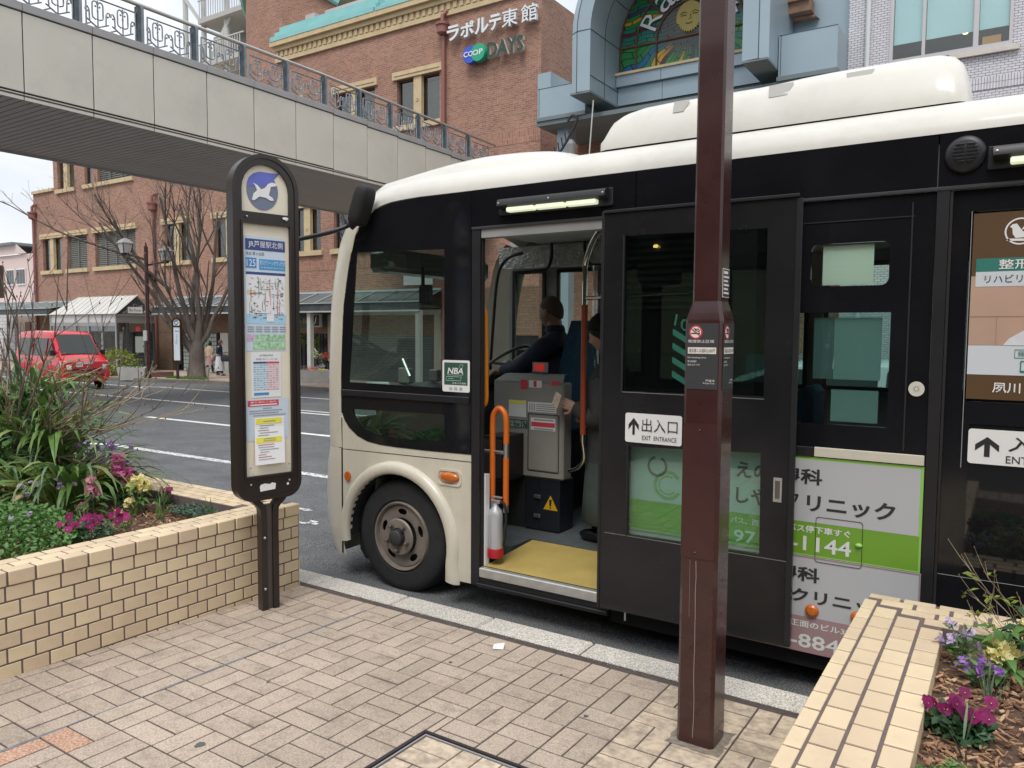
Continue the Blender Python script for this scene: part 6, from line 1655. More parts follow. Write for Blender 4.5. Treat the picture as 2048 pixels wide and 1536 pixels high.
MB().plate(go[::-1], (), .03, XZ(yg)).build('stained_window', m_sg, arch_t)
m_lead = mat('copper_glazing_bar', (.13, .06, .04), .5)
b = MB()
for r in (1.05, 1.75, Ri - .03): b.tube([(cx0 + r * math.cos(R_(a)), yg - .03, cz0 + .02 + r * math.sin(R_(a))) for a in range(0, 181, 9)], .035, 6)
b.build('glazing_ring', m_lead, arch_t)
b = MB()
for a in (45, 90, 135): b.tube([(cx0 + 1.05 * math.cos(R_(a)), yg - .03, cz0 + 1.05 * math.sin(R_(a))), (cx0 + Ri * math.cos(R_(a)), yg - .03, cz0 + Ri * math.sin(R_(a)))], .03, 6)
for x in (-1.75, -1.05, 1.05, 1.75, -Ri + .03, Ri - .03): b.tube([(cx0 + x, yg - .03, zb0 + .95), (cx0 + x, yg - .03, cz0)], .03, 6)
b.tube([(cx0 - Ri, yg - .03, cz0), (cx0 + Ri, yg - .03, cz0)], .04, 6); b.build('glazing_bar', m_lead, arch_t)
# sun disc
m_sun = mat('sun_yellow', (.46, .37, .11), .6)
so_ = []
for i in range(60):
    a = 2 * math.pi * i / 60; r = .46 if math.sin(a) > -.35 or i % 2 else .38; so_.append((cx0 + .04 + r * .92 * math.cos(a), 11.50 + r * 1.05 * math.sin(a)))
MB().plate(so_, (), .02, XZ(yg - .06)).build('sun_disc', m_sun, arch_t)
b = MB(); sx, sz = cx0 + .04, 11.50
for s in (-1, 1):
    b.tube([(sx + s * .3, yg - .066, sz + .1), (sx + s * .2, yg - .066, sz + .17), (sx + s * .08, yg - .066, sz + .12)], .012, 4)
    b.tube([(sx + s * .27, yg - .066, sz + .05), (sx + s * .18, yg - .066, sz + .08), (sx + s * .1, yg - .066, sz + .05)], .014, 4)
b.tube([(sx + .03, yg - .066, sz + .08), (sx + .06, yg - .066, sz - .06), (sx - .02, yg - .066, sz - .08)], .01, 4); b.tube([(sx - .11, yg - .066, sz - .18), (sx, yg - .066, sz - .205), (sx + .11, yg - .066, sz - .175)], .014, 4)
b.build('sun_face_line', mat('sun_line', (.10, .07, .03), .7), arch_t)
# lettering round the sun
for ch, a in (('R', 152), ('a', 124), ('p', 96), ('o', 66), ('r', 42), ('t', 20)):
    r = 1.38; c = Vector((cx0 + r * math.cos(R_(a)), yg - .08, cz0 + .05 + r * math.sin(R_(a)))); rr = Vector((math.sin(R_(a)), 0, -math.cos(R_(a)))); uu = Vector((math.cos(R_(a)), 0, math.sin(R_(a))))
    lettering(MB(), ch, -.27, .27, -.30, .30, frame3(c, rr, uu), .0, bold=-.004).build('sign_letter', m_sgw, arch_t)
# arch ring: front face, reveal, outer skin, feet
def ringpts(r, y, n=30): return [(cx0 - r, y, zb0)] + [(cx0 + r * math.cos(R_(180 - 180 * i / n)), y, cz0 + r * math.sin(R_(180 - 180 * i / n))) for i in range(n + 1)] + [(cx0 + r, y, zb0)]
MB().grid([ringpts(Ri, yp_), ringpts(Ri + .45, yp_ - .02), ringpts(Ro, yp_ + .12), ringpts(Ro, yp_ + .5), ringpts(Ro, yg + .6)]).build('arch_face', m_blue_p, arch_t, 30, fix=True)
MB().grid([ringpts(Ri, yg + .05), ringpts(Ri, yp_ + .001)]).build('arch_reveal', m_blue_p, arch_t, 30)
for s in (-1, 1):
    b = MB(); x0, x1 = sorted((cx0 + s * Ri, cx0 + s * Ro)); b.box(x0, x1, yp_ + .0, yg + .6, zb0 - .06, zb0 - .001); b.build('arch_foot', m_under_b, arch_t)
b = MB()
for a in (0, 30, 60, 90, 120, 150, 180):
    c, s = math.cos(R_(a)), math.sin(R_(a)); q = lambda r, y: (cx0 + r * c, y, cz0 + r * s)
    b.tube([q(Ri - .006, yg), q(Ri - .006, yp_ - .005), q(Ri + .45, yp_ - .027), q(Ro + .006, yp_ + .12), q(Ro + .006, yp_ + .6)], .012, 4)
rp_ = ringpts(Ri - .006, yp_ + 1.0); b.tube(rp_, .012, 4); b.tube(ringpts(Ri + .45, yp_ - .025), .012, 4)
for s in (-1, 1): b.tube([(cx0 + s * (Ri - .006), yg, zb0 + .45), (cx0 + s * (Ri - .006), yp_, zb0 + .45)], .012, 4)
b.build('panel_joint', m_blue_d, arch_t)
# sill bands under the window
for z0, z1, y in ((zb0 + .55, zb0 + .9, yg - .28), (zb0 - .02, zb0 + .548, yg - .14)):
    for k in range(3):
        w_ = (2 * Ri - .02) / 3; x = cx0 - Ri + .01 + k * w_
        MB().box(x + .008, x + w_ - .008, y, yg + .3, z0 + .006, z1).build('sill_panel', m_blue_p, arch_t)
b = MB(); b.box(cx0 - Ri, cx0 + Ri, yg - .34, yg, zb0 + .901, zb0 + .98); b.build('window_sill', m_stone, arch_t)
b = MB(); b.box(cx0 - Ri, cx0 + Ri, yg - .1, yg + .3, zb0 - .1, zb0 - .03); b.build('dark_gap', m_blue_d, arch_t)
# wing panels left and right, dark passage behind
for s, x0, x1 in ((-1, -13.75, -11.95), (1, -5.85, -4.3)):
    b = MB(); y = 22.55; zt = 9.82 if s < 0 else 10.0
    b.box(x0, x1, y, YW + .3, 8.86, zt); b.build('wing_panel', m_blue_p, arch_t)
    if s < 0: MB().box(x0, x0 + .5, y - .002, YW, zt + .001, zt + .5).build('wing_panel', m_blue_p, arch_t)
    b = MB(); b.box(x0 - .03, x1 + .02, y - .05, YW, 8.74, 8.858); b.build('wing_soffit', m_under_b, arch_t)
    b = MB(); b.box(x0 + .01, x1, y - .008, y - .001, zt - .02, zt - .005); b.box(x0 + .05, x0 + .065, y - .008, y - .001, 8.9, zt); b.build('panel_joint', m_blue_d, arch_t)
b = MB(); b.box(-14.4, -4.4, 25.5, 25.7, 1, 9.0); b.build('passage_wall', m_brick, arch_t, uv=True)
b = MB(); b.box(-13.78, -4.3, 22.56, 30, 8.6, 8.735); b.build('passage_soffit', m_under_b, arch_t)
b = MB(); b.box(-13.35, -12.85, 23.2, 23.6, 0, 8.6); b.build('passage_column', m_blue_p, arch_t)
b = MB(); b.box(cx0 - Ro + .1, -4.31, YW + .3, 24.6, 9.9, 16); b.build('back_panel', m_blue_p, arch_t)
b = MB(); b.tube(smoothpts([Vector(p) for p in ((-13.3, 22.4, 7.1), (-12.7, 22.4, 7.7), (-12.3, 22.4, 8.3), (-12.15, 22.4, 8.6), (-12.35, 22.4, 8.72), (-12.5, 22.4, 8.55))], 4), .045, 6)
for i in range(7): b.tube([(-13.2 + i * .13, 22.4, 7.2 + i * .14), (-13.25 + i * .13, 22.4, 7.5 + i * .14)], .025, 5)
b.build('iron_bracket', m_iron, arch_t); b = MB(); b.lathe([(0, 7.3), (.13, 7.45), (.16, 7.8), (.05, 7.95)], (-12.35, 22.4, 0), 'z', 8); b.build('lantern', mat('lantern_grey', (.25, .24, .23), .5), arch_t)
# ------------------------------------------------------------------ white tiled building on the right with timber staging beside it
wb = thing('tiled_building', 'white tiled building with wide aluminium window on the right', 'building', (0, YW, 0))
m_wt = brickmat('white_facade_tile', (.60, .59, .63), (.66, .65, .69), (.20, .19, .21), .165, .066, .007, var=.05, wear=.04)
m_wtv = brickmat('upright_white_tile', (.60, .59, .63), (.66, .65, .69), (.20, .19, .21), .066, .165, .007, off=0, var=.05, wear=.04)
wx = [(-3.13, -2.42), (-2.34, -1.22), (-1.10, -.42)]
MB().plate([(-4.28, -1), (9, -1), (9, 16), (-4.28, 16)], [rect(-3.18, -.38, 9.18, 11.6)[::-1]], .3, XZ(YW - .02)).build('wall', m_wt, wb, uv=True)
MB().box(-4.30, -4.281, YW, 30, -1, 16).build('side_wall', m_wt, wb, uv=True)
b = MB(); b.add([(-4.27, YW - .035, 8.08), (9, YW - .035, 8.08), (9, YW - .035, 8.40), (-4.27, YW - .035, 8.40)], [(0, 1, 2, 3)]); b.build('soldier_course', m_wtv, wb, uv=True)
m_alw = mat('pale_aluminium', (.50, .48, .49), .4, metal=.3)
MB().plate(rect(-3.22, -.34, 9.12, 11.65), [rect(a, c, 9.24, 11.55)[::-1] for a, c in wx], .16, XZ(YW - .06)).build('window_frame', m_alw, wb)
m_blind = mat('pale_teal_blind', (.50, .68, .70), .5, var=.05, vs=1)
for i, (a, c) in enumerate(wx):
    MB().plate(rect(a, c, 9.24, 11.55), (), .01, XZ(YW + .02)).build('pane', glass('office_pane', (.9, .95, .95), 1.5, 0, 1.5) if 'office_pane' not in bpy.data.materials else bpy.data.materials['office_pane'], wb)
    MB().plate(rect(a + .01, c - .01, 9.67, 11.55), (), .01, XZ(YW + .08)).build('blind', m_blind, wb)
MB().box(-4.2, 4, YW + 1.5, YW + 1.6, 8, 13).box(-3.6, -3.5, YW + .3, YW + 1.49, 8, 13).box(-3.49, 4, YW + .3, YW + 1.49, 11.9, 12.0).box(-3.49, 4, YW + .3, YW + 1.49, 8.6, 8.7).build('room_wall', mat('office_dark', (.055, .05, .045), .8), wb)
b = MB(); b.box(-1.05, -.62, YW + .9, YW + .95, 9.0, 9.75); b.build('lit_wall', mat('lit_amber_wall', (.60, .30, .09), .7, emit=.35), wb)
b = MB(); b.ell((-.75, YW + .5, 9.25), (.14, .1, .17), 10, 8); b.build('chair_back', m_blk, wb)
b = MB(); b.ell((-1.45, YW + .8, 9.9), (.07, .07, .02), 10, 6); b.build('ceiling_lamp', mat('downlight', (1, .8, .35), .5, emit=2.5), wb)
b = MB(); b.box(-1.75, -.18, YW - .14, YW - .061, 8.98, 9.11); b.build('sill', m_kerb, wb)
MB().tube([(-3.77, YW - .12, -1), (-3.77, YW - .12, 16)], .07, 10).build('downpipe', mat('white_pipe', (.60, .62, .63), .4), wb, 60)
stg = thing('works_staging', 'brown timber and steel staging beside the white tiled building', 'scaffold', (-5.2, 24.5, 10))
m_brn = mat('rusty_brown_deck', (.22, .13, .085), .8, var=.25, vs=4)
b = MB(); b.box(-6.4, -5.25, 23.6, 24.0, 10.95, 11.25); b.box(-6.2, -5.3, 23.5, 24.1, 11.25, 11.55); b.build('deck_edge', m_brn, stg)
b = MB(); b.add([(-6.1, 23.7, 10.95), (-5.3, 23.7, 10.95), (-4.35, 27.5, 10.6), (-5.0, 27.5, 10.6)], [(0, 1, 2, 3)]); b.build('deck', m_brn, stg)
b = MB()
for i in range(6): b.tube([(-5.75 + i * .22, 23.9 + i * .5, 10.9), (-5.2 + i * .2, 23.9 + i * .5, 10.85)], .05, 6)
b.build('deck_bearer', m_brn, stg)
b = MB(); random.seed(14)
for i in range(8):
    x = -6.4 + random.uniform(0, 1.2); b.tube([(x, 24.2, 11.4), (x + random.uniform(-.3, .3), 24.2, 12.6)], .03, 5)
b.build('brace', m_steelw, stg)
glb = thing('glazed_stairwell', 'blue glazed stairwell with slim white bars behind the staging', 'building', (-5.4, 27, 10))
MB().box(-7.2, -4.5, 27.6, 27.7, 8, 15).build('glass_wall', mat('blue_grey_glazing', (.10, .15, .18), .08, spec=.8), glb)
b = MB()
for x in (-6.6, -6.0, -5.4, -4.95, -4.6): b.box(x - .03, x + .03, 27.52, 27.59, 8, 15)
for z in (9.8, 10.7, 11.6, 12.5): b.box(-7.2, -4.5, 27.50, 27.58, z, z + .06)
b.build('glazing_bar', m_steelw, glb)
# ------------------------------------------------------------------ footbridge crossing the road
fb = thing('footbridge', 'cream panelled pedestrian bridge with ornamental railing crossing above the road', 'footbridge', (-20.7, 10, 6.6))
m_panel = mat('cream_bridge_panel', (.60, .565, .49), .5, var=.06, vs=.7, stain=.12, sscale=.9)
m_pj = mat('bridge_joint', (.05, .035, .03), .8)
m_cope = mat('grey_bridge_coping', (.34, .335, .33), .5, var=.06, vs=2)
m_slat = mat('grey_soffit_slat', (.42, .42, .40), .6, var=.06, vs=1)
m_rail = mat('weathered_rail_metal', (.25, .27, .29), .45, metal=.4, var=.35, vs=6)
m_raild = mat('dark_rail_paint', (.06, .085, .10), .5, var=.4, vs=7)
BX0, BX1 = -23.45, -18.0
b = MB(); b.box(BX0 + .1, BX1 - .05, -14, 26.6, 6.62, 8.42); b.build('deck_core', m_pj, fb)
pan = MB().cbox(-.04, .0, -.735, .735, 6.72, 8.385, .008).build('fascia_panel', m_panel, mesh_only=True)
cope = MB().cbox(-.35, .03, -.742, .742, 8.41, 8.59, .008).build('coping_panel', m_cope, mesh_only=True)
skirt = MB().cbox(-.05, -.025, -.738, .738, 6.555, 6.69, .004).build('skirt_panel', m_panel, mesh_only=True)
for k in range(-14, 13):
    y = 8.376 + 1.494 * (k + .5)
    if y > 26.4: break
    dz = -.022 * max(0, y - 17)
    for nm, me in (('fascia_panel', pan), ('coping_panel', cope), ('skirt_panel', skirt)):
        o = link(nm, me, fb); o.location = Vector((BX1, y, dz if nm != 'skirt_panel' else 0)) - OFF[fb.name]
for k in range(-10, 12):
    y = 8.376 + 1.494 * (k + .5)
    o = link('fascia_panel', pan, fb); o.location = Vector((BX0 + .05, y, 0)) - OFF[fb.name]; o.rotation_euler = (0, 0, math.pi)
sl = MB().box(BX0 + .02, BX1 - .06, -.082, .082, 6.56, 6.62).build('soffit_slat', m_slat, mesh_only=True)
for k in range(0, 205):
    y = -13 + k * .19
    if y > 26.4: break
    o = link('soffit_slat', sl, fb); o.location = Vector((0, y, 0)) - OFF[fb.name]
b = MB(); b.box(BX0, BX1 - .02, -14, 26, 6.63, 6.66); b.build('soffit_back', m_pj, fb)
b = MB(); b.box(BX0 - .02, BX0 + .04, -14, 26, 6.50, 6.72); b.build('soffit_edge', m_slat, fb)
# railing: posts, handrail, ornamental bays
def bay_mesh():
    b = MB(); x = -.12; B = lambda pts, r=.019: b.tube([(x, p[0], p[1]) for p in pts], r, 5)
    z0, z1 = 8.62, 9.30; y0, y1 = .15, 1.34
    B([(y0, z0), (y0, z1)], .02); B([(y1, z0), (y1, z1)], .02); B([(y0, z1), (y1, z1)], .02)
    for c in (.42, 1.02):
        B([(c, z0 - .02), (c, z1 - .04)])
        B([(c - .26, z0 + .17), (c, z0 + .03), (c + .26, z0 + .16)]); B([(c - .30, z0 + .02), (c - .15, z0 + .10), (c, z0 + .02)])
        for s in (-1, 1):
            pts = [(c + s * .04, z0 + .20), (c + s * .115, z0 + .24), (c + s * .125, z0 + .30)] + [(c + s * (.125 - .06 + .06 * math.cos(t)), z1 - .14 + .07 * math.sin(t)) for t in (0, .6, 1.2, 1.8, 2.5, 3.1)]
            B(pts); B([(c + s * .19, z0 + .12), (c + s * .20, z0 + .38), (c + s * .235, z0 + .44), (c + s * .28, z0 + .43), (c + s * .29, z0 + .36)])
            b.ell((x, c + s * .05, z0 + .50), (.02, .025, .025), 6, 4); b.ell((x, c + s * .24, z0 + .34), (.02, .025, .025), 6, 4)
        b.ell((x, c, z0 + .22), (.022, .03, .03), 6, 4); b.ell((x, c, z0 + .40), (.022, .025, .025), 6, 4)
    return b.build('ornamental_bay', m_rail, mesh_only=True, smooth=60)
bay = bay_mesh()
post = MB().cbox(-.17, -.07, -.045, .045, 8.58, 9.50, .01).build('rail_post', m_rail, mesh_only=True)
post2 = MB().box(-.19, -.06, -.135, -.05, 8.58, 9.46).build('rail_post', m_raild, mesh_only=True)
for k in range(-8, 12):
    y = 8.16 + 1.494 * k; dz = -.022 * max(0, y - 17)
    if y > 25.2: break
    for nm, me in (('ornamental_bay', bay), ('rail_post', post), ('rail_post', post2)):
        o = link(nm, me, fb); o.location = Vector((BX1, y, dz)) - OFF[fb.name]
b = MB(); b.tube([(BX1 - .12, -4, 9.52), (BX1 - .12, 17, 9.52), (BX1 - .12, 26.4, 9.31)], .05, 10); b.build('handrail', mat('steel_handrail', (.48, .47, .44), .3, metal=.7), fb, 60)
b = MB()
for y in (-3, 1.0): b.tube([(BX1 - 2.7, y, -.2), (BX1 - 2.7, y, 6.7)], .35, 16)
b.build('bridge_column', m_cope, fb, 60)

KB = 1.085 / 1.2
fb.scale = (KB, KB, KB); fb.location = (-20.7 * KB, 10 * KB, CAM_H + (6.6 - CAM_H) * KB)
# ------------------------------------------------------------------ far pavement and kerb
def kerb_y(x):
    P = [(-400, 16.5), (-29.9, 16.6), (-27.6, 17.2), (-25.6, 18.1), (-20, 18.15), (60, 18.2)]
    for (a, c), (d, e) in zip(P, P[1:]):
        if a <= x <= d: return c + (e - c) * (x - a) / (d - a)
b = MB(); kx = [-400, -80, -50, -29.9, -28.7, -27.6, -26.6, -25.6, -20, -10, 10, 60]
b.grid([[(x, kerb_y(x) + .22, zr(kerb_y(x)) + .1) for x in kx], [(x, 21, zp(21) - .005) for x in kx], [(x, 40, zp(40)) for x in kx]]); fp = struct(b.build('far_pavement', m_farpave, uv=True))
b = MB(); b.grid([[(x, kerb_y(x), zr(kerb_y(x)) - .05) for x in kx], [(x, kerb_y(x), zr(kerb_y(x)) + .13) for x in kx], [(x, kerb_y(x) + .22, zr(kerb_y(x)) + .13) for x in kx], [(x, kerb_y(x) + .22, zr(kerb_y(x)) + .05) for x in kx]])
struct(b.build('far_kerb', mat('dirty_kerb', (.17, .155, .135), .9, var=.25, vs=1.5)))
b = MB(); b.box(-32, -29.7, 17.97, 19.35, -.4, -.08); tag(b.build('brick_step', mat('step_brick', (.20, .12, .10), .8, var=.2, vs=8)), 'low dark brick step before the glazed porch', 'step')

# ------------------------------------------------------------------ bare zelkova tree
m_bark = mat('grey_brown_bark', (.125, .105, .09), .9, var=.45, vs=5, bump=.8, bs=14, dist=.02, stretch=(1, 1, .35))
tree = thing('zelkova_tree', 'bare vase shaped street tree beside the far bus stop sign', 'tree', (-27.75, 19.1, -.3))
def grow(mb_, p, d, L, r, lvl, rng, twigs):
    n = 5; pts = [p]; rr = [r]; q = p.copy(); dd = d.normalized()
    for i in range(n):
        dd = (dd + Vector((rng.uniform(-.13, .13), rng.uniform(-.13, .13), rng.uniform(-.02, .12)))).normalized(); q = q + dd * L / n
        pts.append(q.copy()); rr.append(max(.004, r * (1 - .62 * (i + 1) / n)))
    (mb_ if lvl < 2 else twigs).tube(pts, rr, 7 if lvl < 2 else 4, cap=False)
    if lvl < 4 and L > .35:
        k = 4 if lvl < 2 else 3
        for j in range(k - (lvl > 1)):
            i = min(n, int(rng.uniform(.35, 1.0) * n)); a = rng.uniform(0, 6.28); sp = rng.uniform(.35, .75)
            side = dd.orthogonal().normalized(); side.rotate(Matrix.Rotation(a, 3, dd))
            grow(mb_ if lvl < 1 else twigs, pts[i], (dd + side * sp).normalized(), L * rng.uniform(.45, .7), rr[i] * rng.uniform(.5, .75), lvl + 1, rng, twigs)
rng = random.Random(31)
B0 = Vector((-27.75, 19.1, -.35))
pts = [B0 + Vector(v) for v in ((0, 0, -.1), (.0, 0, .25), (.02, .0, .8), (.0, .02, 1.3), (.05, 0, 1.75))]
MB().tube(pts, [.48, .34, .30, .29, .16], 14).build('trunk', m_bark, tree, 70)
view_r = Vector((math.cos(R_(56)), math.sin(R_(56)), 0)); view_d = Vector((-view_r.y, view_r.x, 0))
lim = [(-.55, .0, 1.0, .12, 7.5), (-.85, .2, 1.0, .095, 7.5), (-.30, -.25, 1.0, .11, 7.5), (-.08, .3, 1.0, .11, 7.5), (.12, -.2, 1.0, .12, 7.5), (.34, .2, 1.0, .10, 7.5), (.55, -.1, 1.0, .09, 6.5)]
tw_ = MB()
for u, v, w_, r, L_ in lim:
    lm = MB(); d = view_r * u + view_d * v + Vector((0, 0, w_))
    start = B0 + Vector((0, 0, 1.25 + rng.uniform(-.2, .5))) + view_r * u * .2 + view_d * v * .2
    mid = start + view_r * u * .9 + view_d * v * .5 + Vector((0, 0, 1.1))
    n = 4; pts = smoothpts([start - view_r * u * .15, start + (mid - start) * .5 + view_r * u * .15, mid], 4)
    lm.tube(pts, [r * 1.5 - .55 * r * i / (len(pts) - 1) for i in range(len(pts))], 9, cap=False)
    grow(lm, mid, d + Vector((0, 0, .35)), L_ * .62, r * .92, 0, rng, tw_)
    grow(lm, pts[len(pts) // 2], d + view_d * rng.uniform(-.5, .5) + view_r * rng.uniform(-.3, .3), L_ * .4, r * .5, 1, rng, tw_)
    lm.build('limb', m_bark, tree, 70)
# long low bough reaching out to the left
lm = MB(); st_ = B0 + Vector((0, 0, 3.6)) - view_r * .9
pts = smoothpts([st_, st_ - view_r * 1.6 + Vector((0, 0, 1.3)), st_ - view_r * 3.6 + Vector((0, 0, 2.0)), st_ - view_r * 5.6 + Vector((0, 0, 3.1))], 6)
lm.tube(pts, [.075 - .06 * i / (len(pts) - 1) for i in range(len(pts))], 7, cap=False)
for i in range(5, len(pts), 2): grow(tw_, pts[i], view_r * -.8 + view_d * rng.uniform(-.6, .6) + Vector((0, 0, rng.uniform(.1, .9))), 1.6, .022, 2, rng, tw_)
lm.build('limb', m_bark, tree, 70)
o = tw_.build('twigs', m_bark, tree); stuff(o)
m_grass = leafmat('grass_green', (.10, .22, .03), .3, 0)
b = MB(); rng = random.Random(5)
for _ in range(900):
    a, r = rng.uniform(0, 6.28), rng.uniform(0, 1) ** .5; x, y = -27.9 + 1.3 * r * math.cos(a), 18.75 + .45 * r * math.sin(a); h = rng.uniform(.04, .13); z = zp(y); t = rng.uniform(0, 3.14)
    b.add([(x - .012 * math.cos(t), y - .012 * math.sin(t), z), (x + .012 * math.cos(t), y + .012 * math.sin(t), z), (x + rng.uniform(-.04, .04), y, z + h)], [(0, 1, 2)])
stuff(b.build('grass', m_grass), 'bright green grass growing round the foot of the street tree')

# ------------------------------------------------------------------ maroon street lamp with two lanterns
sl_ = thing('street_lamp', 'maroon street lamp with two lanterns standing on the far pavement', 'street lamp', (-28.35, 17.4, zp(17.4)))
Z0 = zp(17.4); C0 = Vector((-28.35, 17.4, Z0))
b = MB(); b.tube([C0 + Vector((0, 0, -.1)), C0 + Vector((0, 0, 2.2))], .095, 8); b.tube([C0 + Vector((0, 0, 2.2)), C0 + Vector((0, 0, 5.15))], .075, 8); b.tube([C0 + Vector((0, 0, 5.1)), C0 + Vector((0, 0, 5.32))], [.05, .02], 6); b.build('post', m_maroon, sl_, 60)
b = MB(); b.box(C0.x - .11, C0.x + .11, C0.y - .13, C0.y - .09, Z0 + 1.5, Z0 + 1.9); b.build('post_notice', mat('lamp_sticker', (.45, .42, .42), .6, var=.5, vs=30), sl_)
for s in (-1, 1):
    dv = view_r * s; e = C0 + dv * .72 + Vector((0, 0, 4.78 if s < 0 else 4.55))
    b = MB(); b.tube(smoothpts([C0 + Vector((0, 0, 4.62 if s < 0 else 4.42)), C0 + dv * .35 + Vector((0, 0, 4.75 if s < 0 else 4.52)), e + Vector((0, 0, .02)), e + dv * .08], 4), [.05] * 13 if False else .042, 6); b.build('arm', m_maroon, sl_, 60)
    def ring(w_, z): return [tuple(e + Vector((x * w_ * .8, y * w_ * .8, z * .85))) for x, y in ((-1, -1), (1, -1), (1, 1), (-1, 1))]
    b = MB(); b.grid([ring(.05, .0), ring(.10, .05), ring(.17, .10)], close=True); b.build('lantern_base', m_iron, sl_)
    b = MB(); b.grid([ring(.165, .10), ring(.25, .52)], close=True); b.build('lantern_glass', mat('frosted_lantern', (.50, .51, .50), .35, var=.1, vs=4) if 'frosted_lantern' not in bpy.data.materials else bpy.data.materials['frosted_lantern'], sl_)
    b = MB(); b.grid([ring(.28, .52), ring(.28, .55), ring(.12, .72), ring(.0, .78)], close=True); b.build('lantern_cap', mat('lantern_cap_grey', (.30, .30, .29), .5) if 'lantern_cap_grey' not in bpy.data.materials else bpy.data.materials['lantern_cap_grey'], sl_)
    b = MB()
    for p, q in zip(ring(.168, .10), ring(.253, .52)): b.tube([p, q], .018, 5)
    b.build('lantern_bar', m_iron, sl_)

stop_sign((-27.85, 18.3, zp(18.3)), R_(60), 'pale far bus stop sign standing beside the bare tree', full=False)

# ------------------------------------------------------------------ concrete planters
m_conc = mat('pale_concrete', (.44, .43, .41), .85, var=.12, vs=4, bump=.2, bs=60)
def leaves(mb_, n, ctr, rad, size, rng, up_=.4, flat=1.0):
    for _ in range(n):
        a, c, r = rng.uniform(0, 6.28), rng.uniform(-1, 1), rng.uniform(.35, 1) ** .5; s = math.sqrt(1 - c * c)
        p = Vector((ctr[0] + rad[0] * r * s * math.cos(a), ctr[1] + rad[1] * r * s * math.sin(a), ctr[2] + rad[2] * r * c))
        nrm = Vector((rng.uniform(-1, 1), rng.uniform(-1, 1), rng.uniform(-.2, 1) + up_)).normalized(); t = nrm.orthogonal().normalized(); t.rotate(Matrix.Rotation(rng.uniform(0, 6.28), 3, nrm)); q = nrm.cross(t); L = size * rng.uniform(.6, 1.3)
        mb_.add([p, p + t * L * .5 + q * L * .28 * flat + nrm * L * .06, p + t * L, p + t * L * .5 - q * L * .28 * flat + nrm * L * .06], [(0, 1, 2, 3)])
def tub(x, y, w_, d_, h, rz, label):
    z = zp(y); t = thing('concrete_planter', label, 'planter', (x, y, z), rz, 'concrete planters on the far pavement')
    b = MB(); g = lambda a, zz, i=0: [(-w_ / 2 * a + i, -d_ / 2 * a + i, zz), (w_ / 2 * a - i, -d_ / 2 * a + i, zz), (w_ / 2 * a - i, d_ / 2 * a - i, zz), (-w_ / 2 * a + i, d_ / 2 * a - i, zz)]
    b.grid([g(.86, -.05), g(1, h), g(1, h, .08), g(1, h - .1, .09)], close=True); n = len(b.v); b.f.append([n - 4, n - 3, n - 2, n - 1]); b.mi.append(0); b.build('tub', m_conc, t, 30, local=True)
    return t
rng = random.Random(77)
m_leaf1 = leafmat('shrub_green', (.055, .12, .03), .4, .0); m_leaf2 = leafmat('yellow_green_leaf', (.20, .24, .04), .35, .0)
t = tub(-28.95, 17.2, 1.05, .95, .45, R_(40), 'pale concrete planter with low green plants beside the lamp post')
b = MB(); leaves(b, 90, (0, 0, .47), (.4, .35, .10), .10, rng); stuff(b.build('foliage', m_leaf1, t, local=True))
t = tub(-27.95, 18.95 + .35, .85, .6, .45, R_(50), 'pale concrete planter half hidden behind the tree trunk')
b = MB(); leaves(b, 40, (0, 0, .47), (.3, .2, .08), .08, rng); stuff(b.build('foliage', m_leaf2, t, local=True))
t = tub(-22.75, 20.75, 1.15, 1.0, .50, R_(55), 'pale concrete planter filled with potted flowers before the flower shop')
for nm, c, p, r in (('pink_flowers', (.62, .16, .28), (-.05, -.1, .55), (.25, .2, .10)), ('yellow_flowers', (.72, .60, .03), (.28, -.25, .5), (.14, .1, .06)), ('orange_flowers', (.75, .30, .03), (-.05, -.3, .5), (.16, .08, .05)), ('white_wrap', (.55, .55, .55), (.3, .1, .6), (.18, .15, .14)), ('brown_leaves', (.24, .17, .13), (-.35, 0, .56), (.22, .2, .12)), ('green_leaves', (.07, .13, .04), (0, .1, .52), (.45, .3, .08))):
    b = MB(); leaves(b, 110, p, r, .055, rng); stuff(b.build(nm, mat(nm, c, .7, var=.3, vs=20), t, local=True))
# flower stand of the shop
fs_ = thing('flower_stand', 'dark stand of cut flowers in pots before the flower shop', 'flower stand', (-23.6, 22.3, zp(22.3)))
b = MB()
for i, (x, y, h) in enumerate(((-.55, 0, .55), (-.2, .1, .8), (.15, 0, .75), (.45, .1, .7))): b.lathe([(.12, 0), (.16, h)], (x, y, 0), 'z', 10)
b.build('pots', m_shop, fs_, local=True)
for nm, c, p, r in (('red_bouquet', (.45, .04, .03), (.0, 0, 1.05), (.2, .15, .15)), ('yellow_bouquet', (.74, .66, .02), (.45, 0, 1.0), (.22, .15, .14)), ('tan_bouquet', (.42, .26, .15), (-.3, 0, 1.0), (.2, .15, .14)), ('pale_bud', (.50, .58, .34), (-.72, 0, 1.1), (.1, .1, .24)), ('mixed_foliage', (.10, .17, .06), (0, .1, .82), (.8, .2, .16))):
    b = MB(); leaves(b, 120, p, r, .07, rng); stuff(b.build(nm, mat(nm, c, .7, var=.35, vs=18), fs_, local=True))
for i, x in enumerate((-26.9, -26.35, -25.95)):
    hb = MB(); leaves(hb, 90, (x, YW - .1, 1.25 - .05 * i), (.16, .1, .28), .12, rng); o = stuff(hb.build('hanging_plant', m_leaf2)); tag(o, ['pale leafy plant hanging at the left of the flower shop window', 'drooping leafy plant hanging mid window of the flower shop', 'slim trailing plant hanging at the right of the flower shop window'][i], 'plant', 'plants hanging in the flower shop')
b = MB(); leaves(b, 900, (-31.4, 17.9, .25), (1.0, .8, .62), .16, rng); sb = stuff(b.build('shrub', m_leaf2)); tag(sb, 'yellow green shrub growing behind the red van', 'shrub')

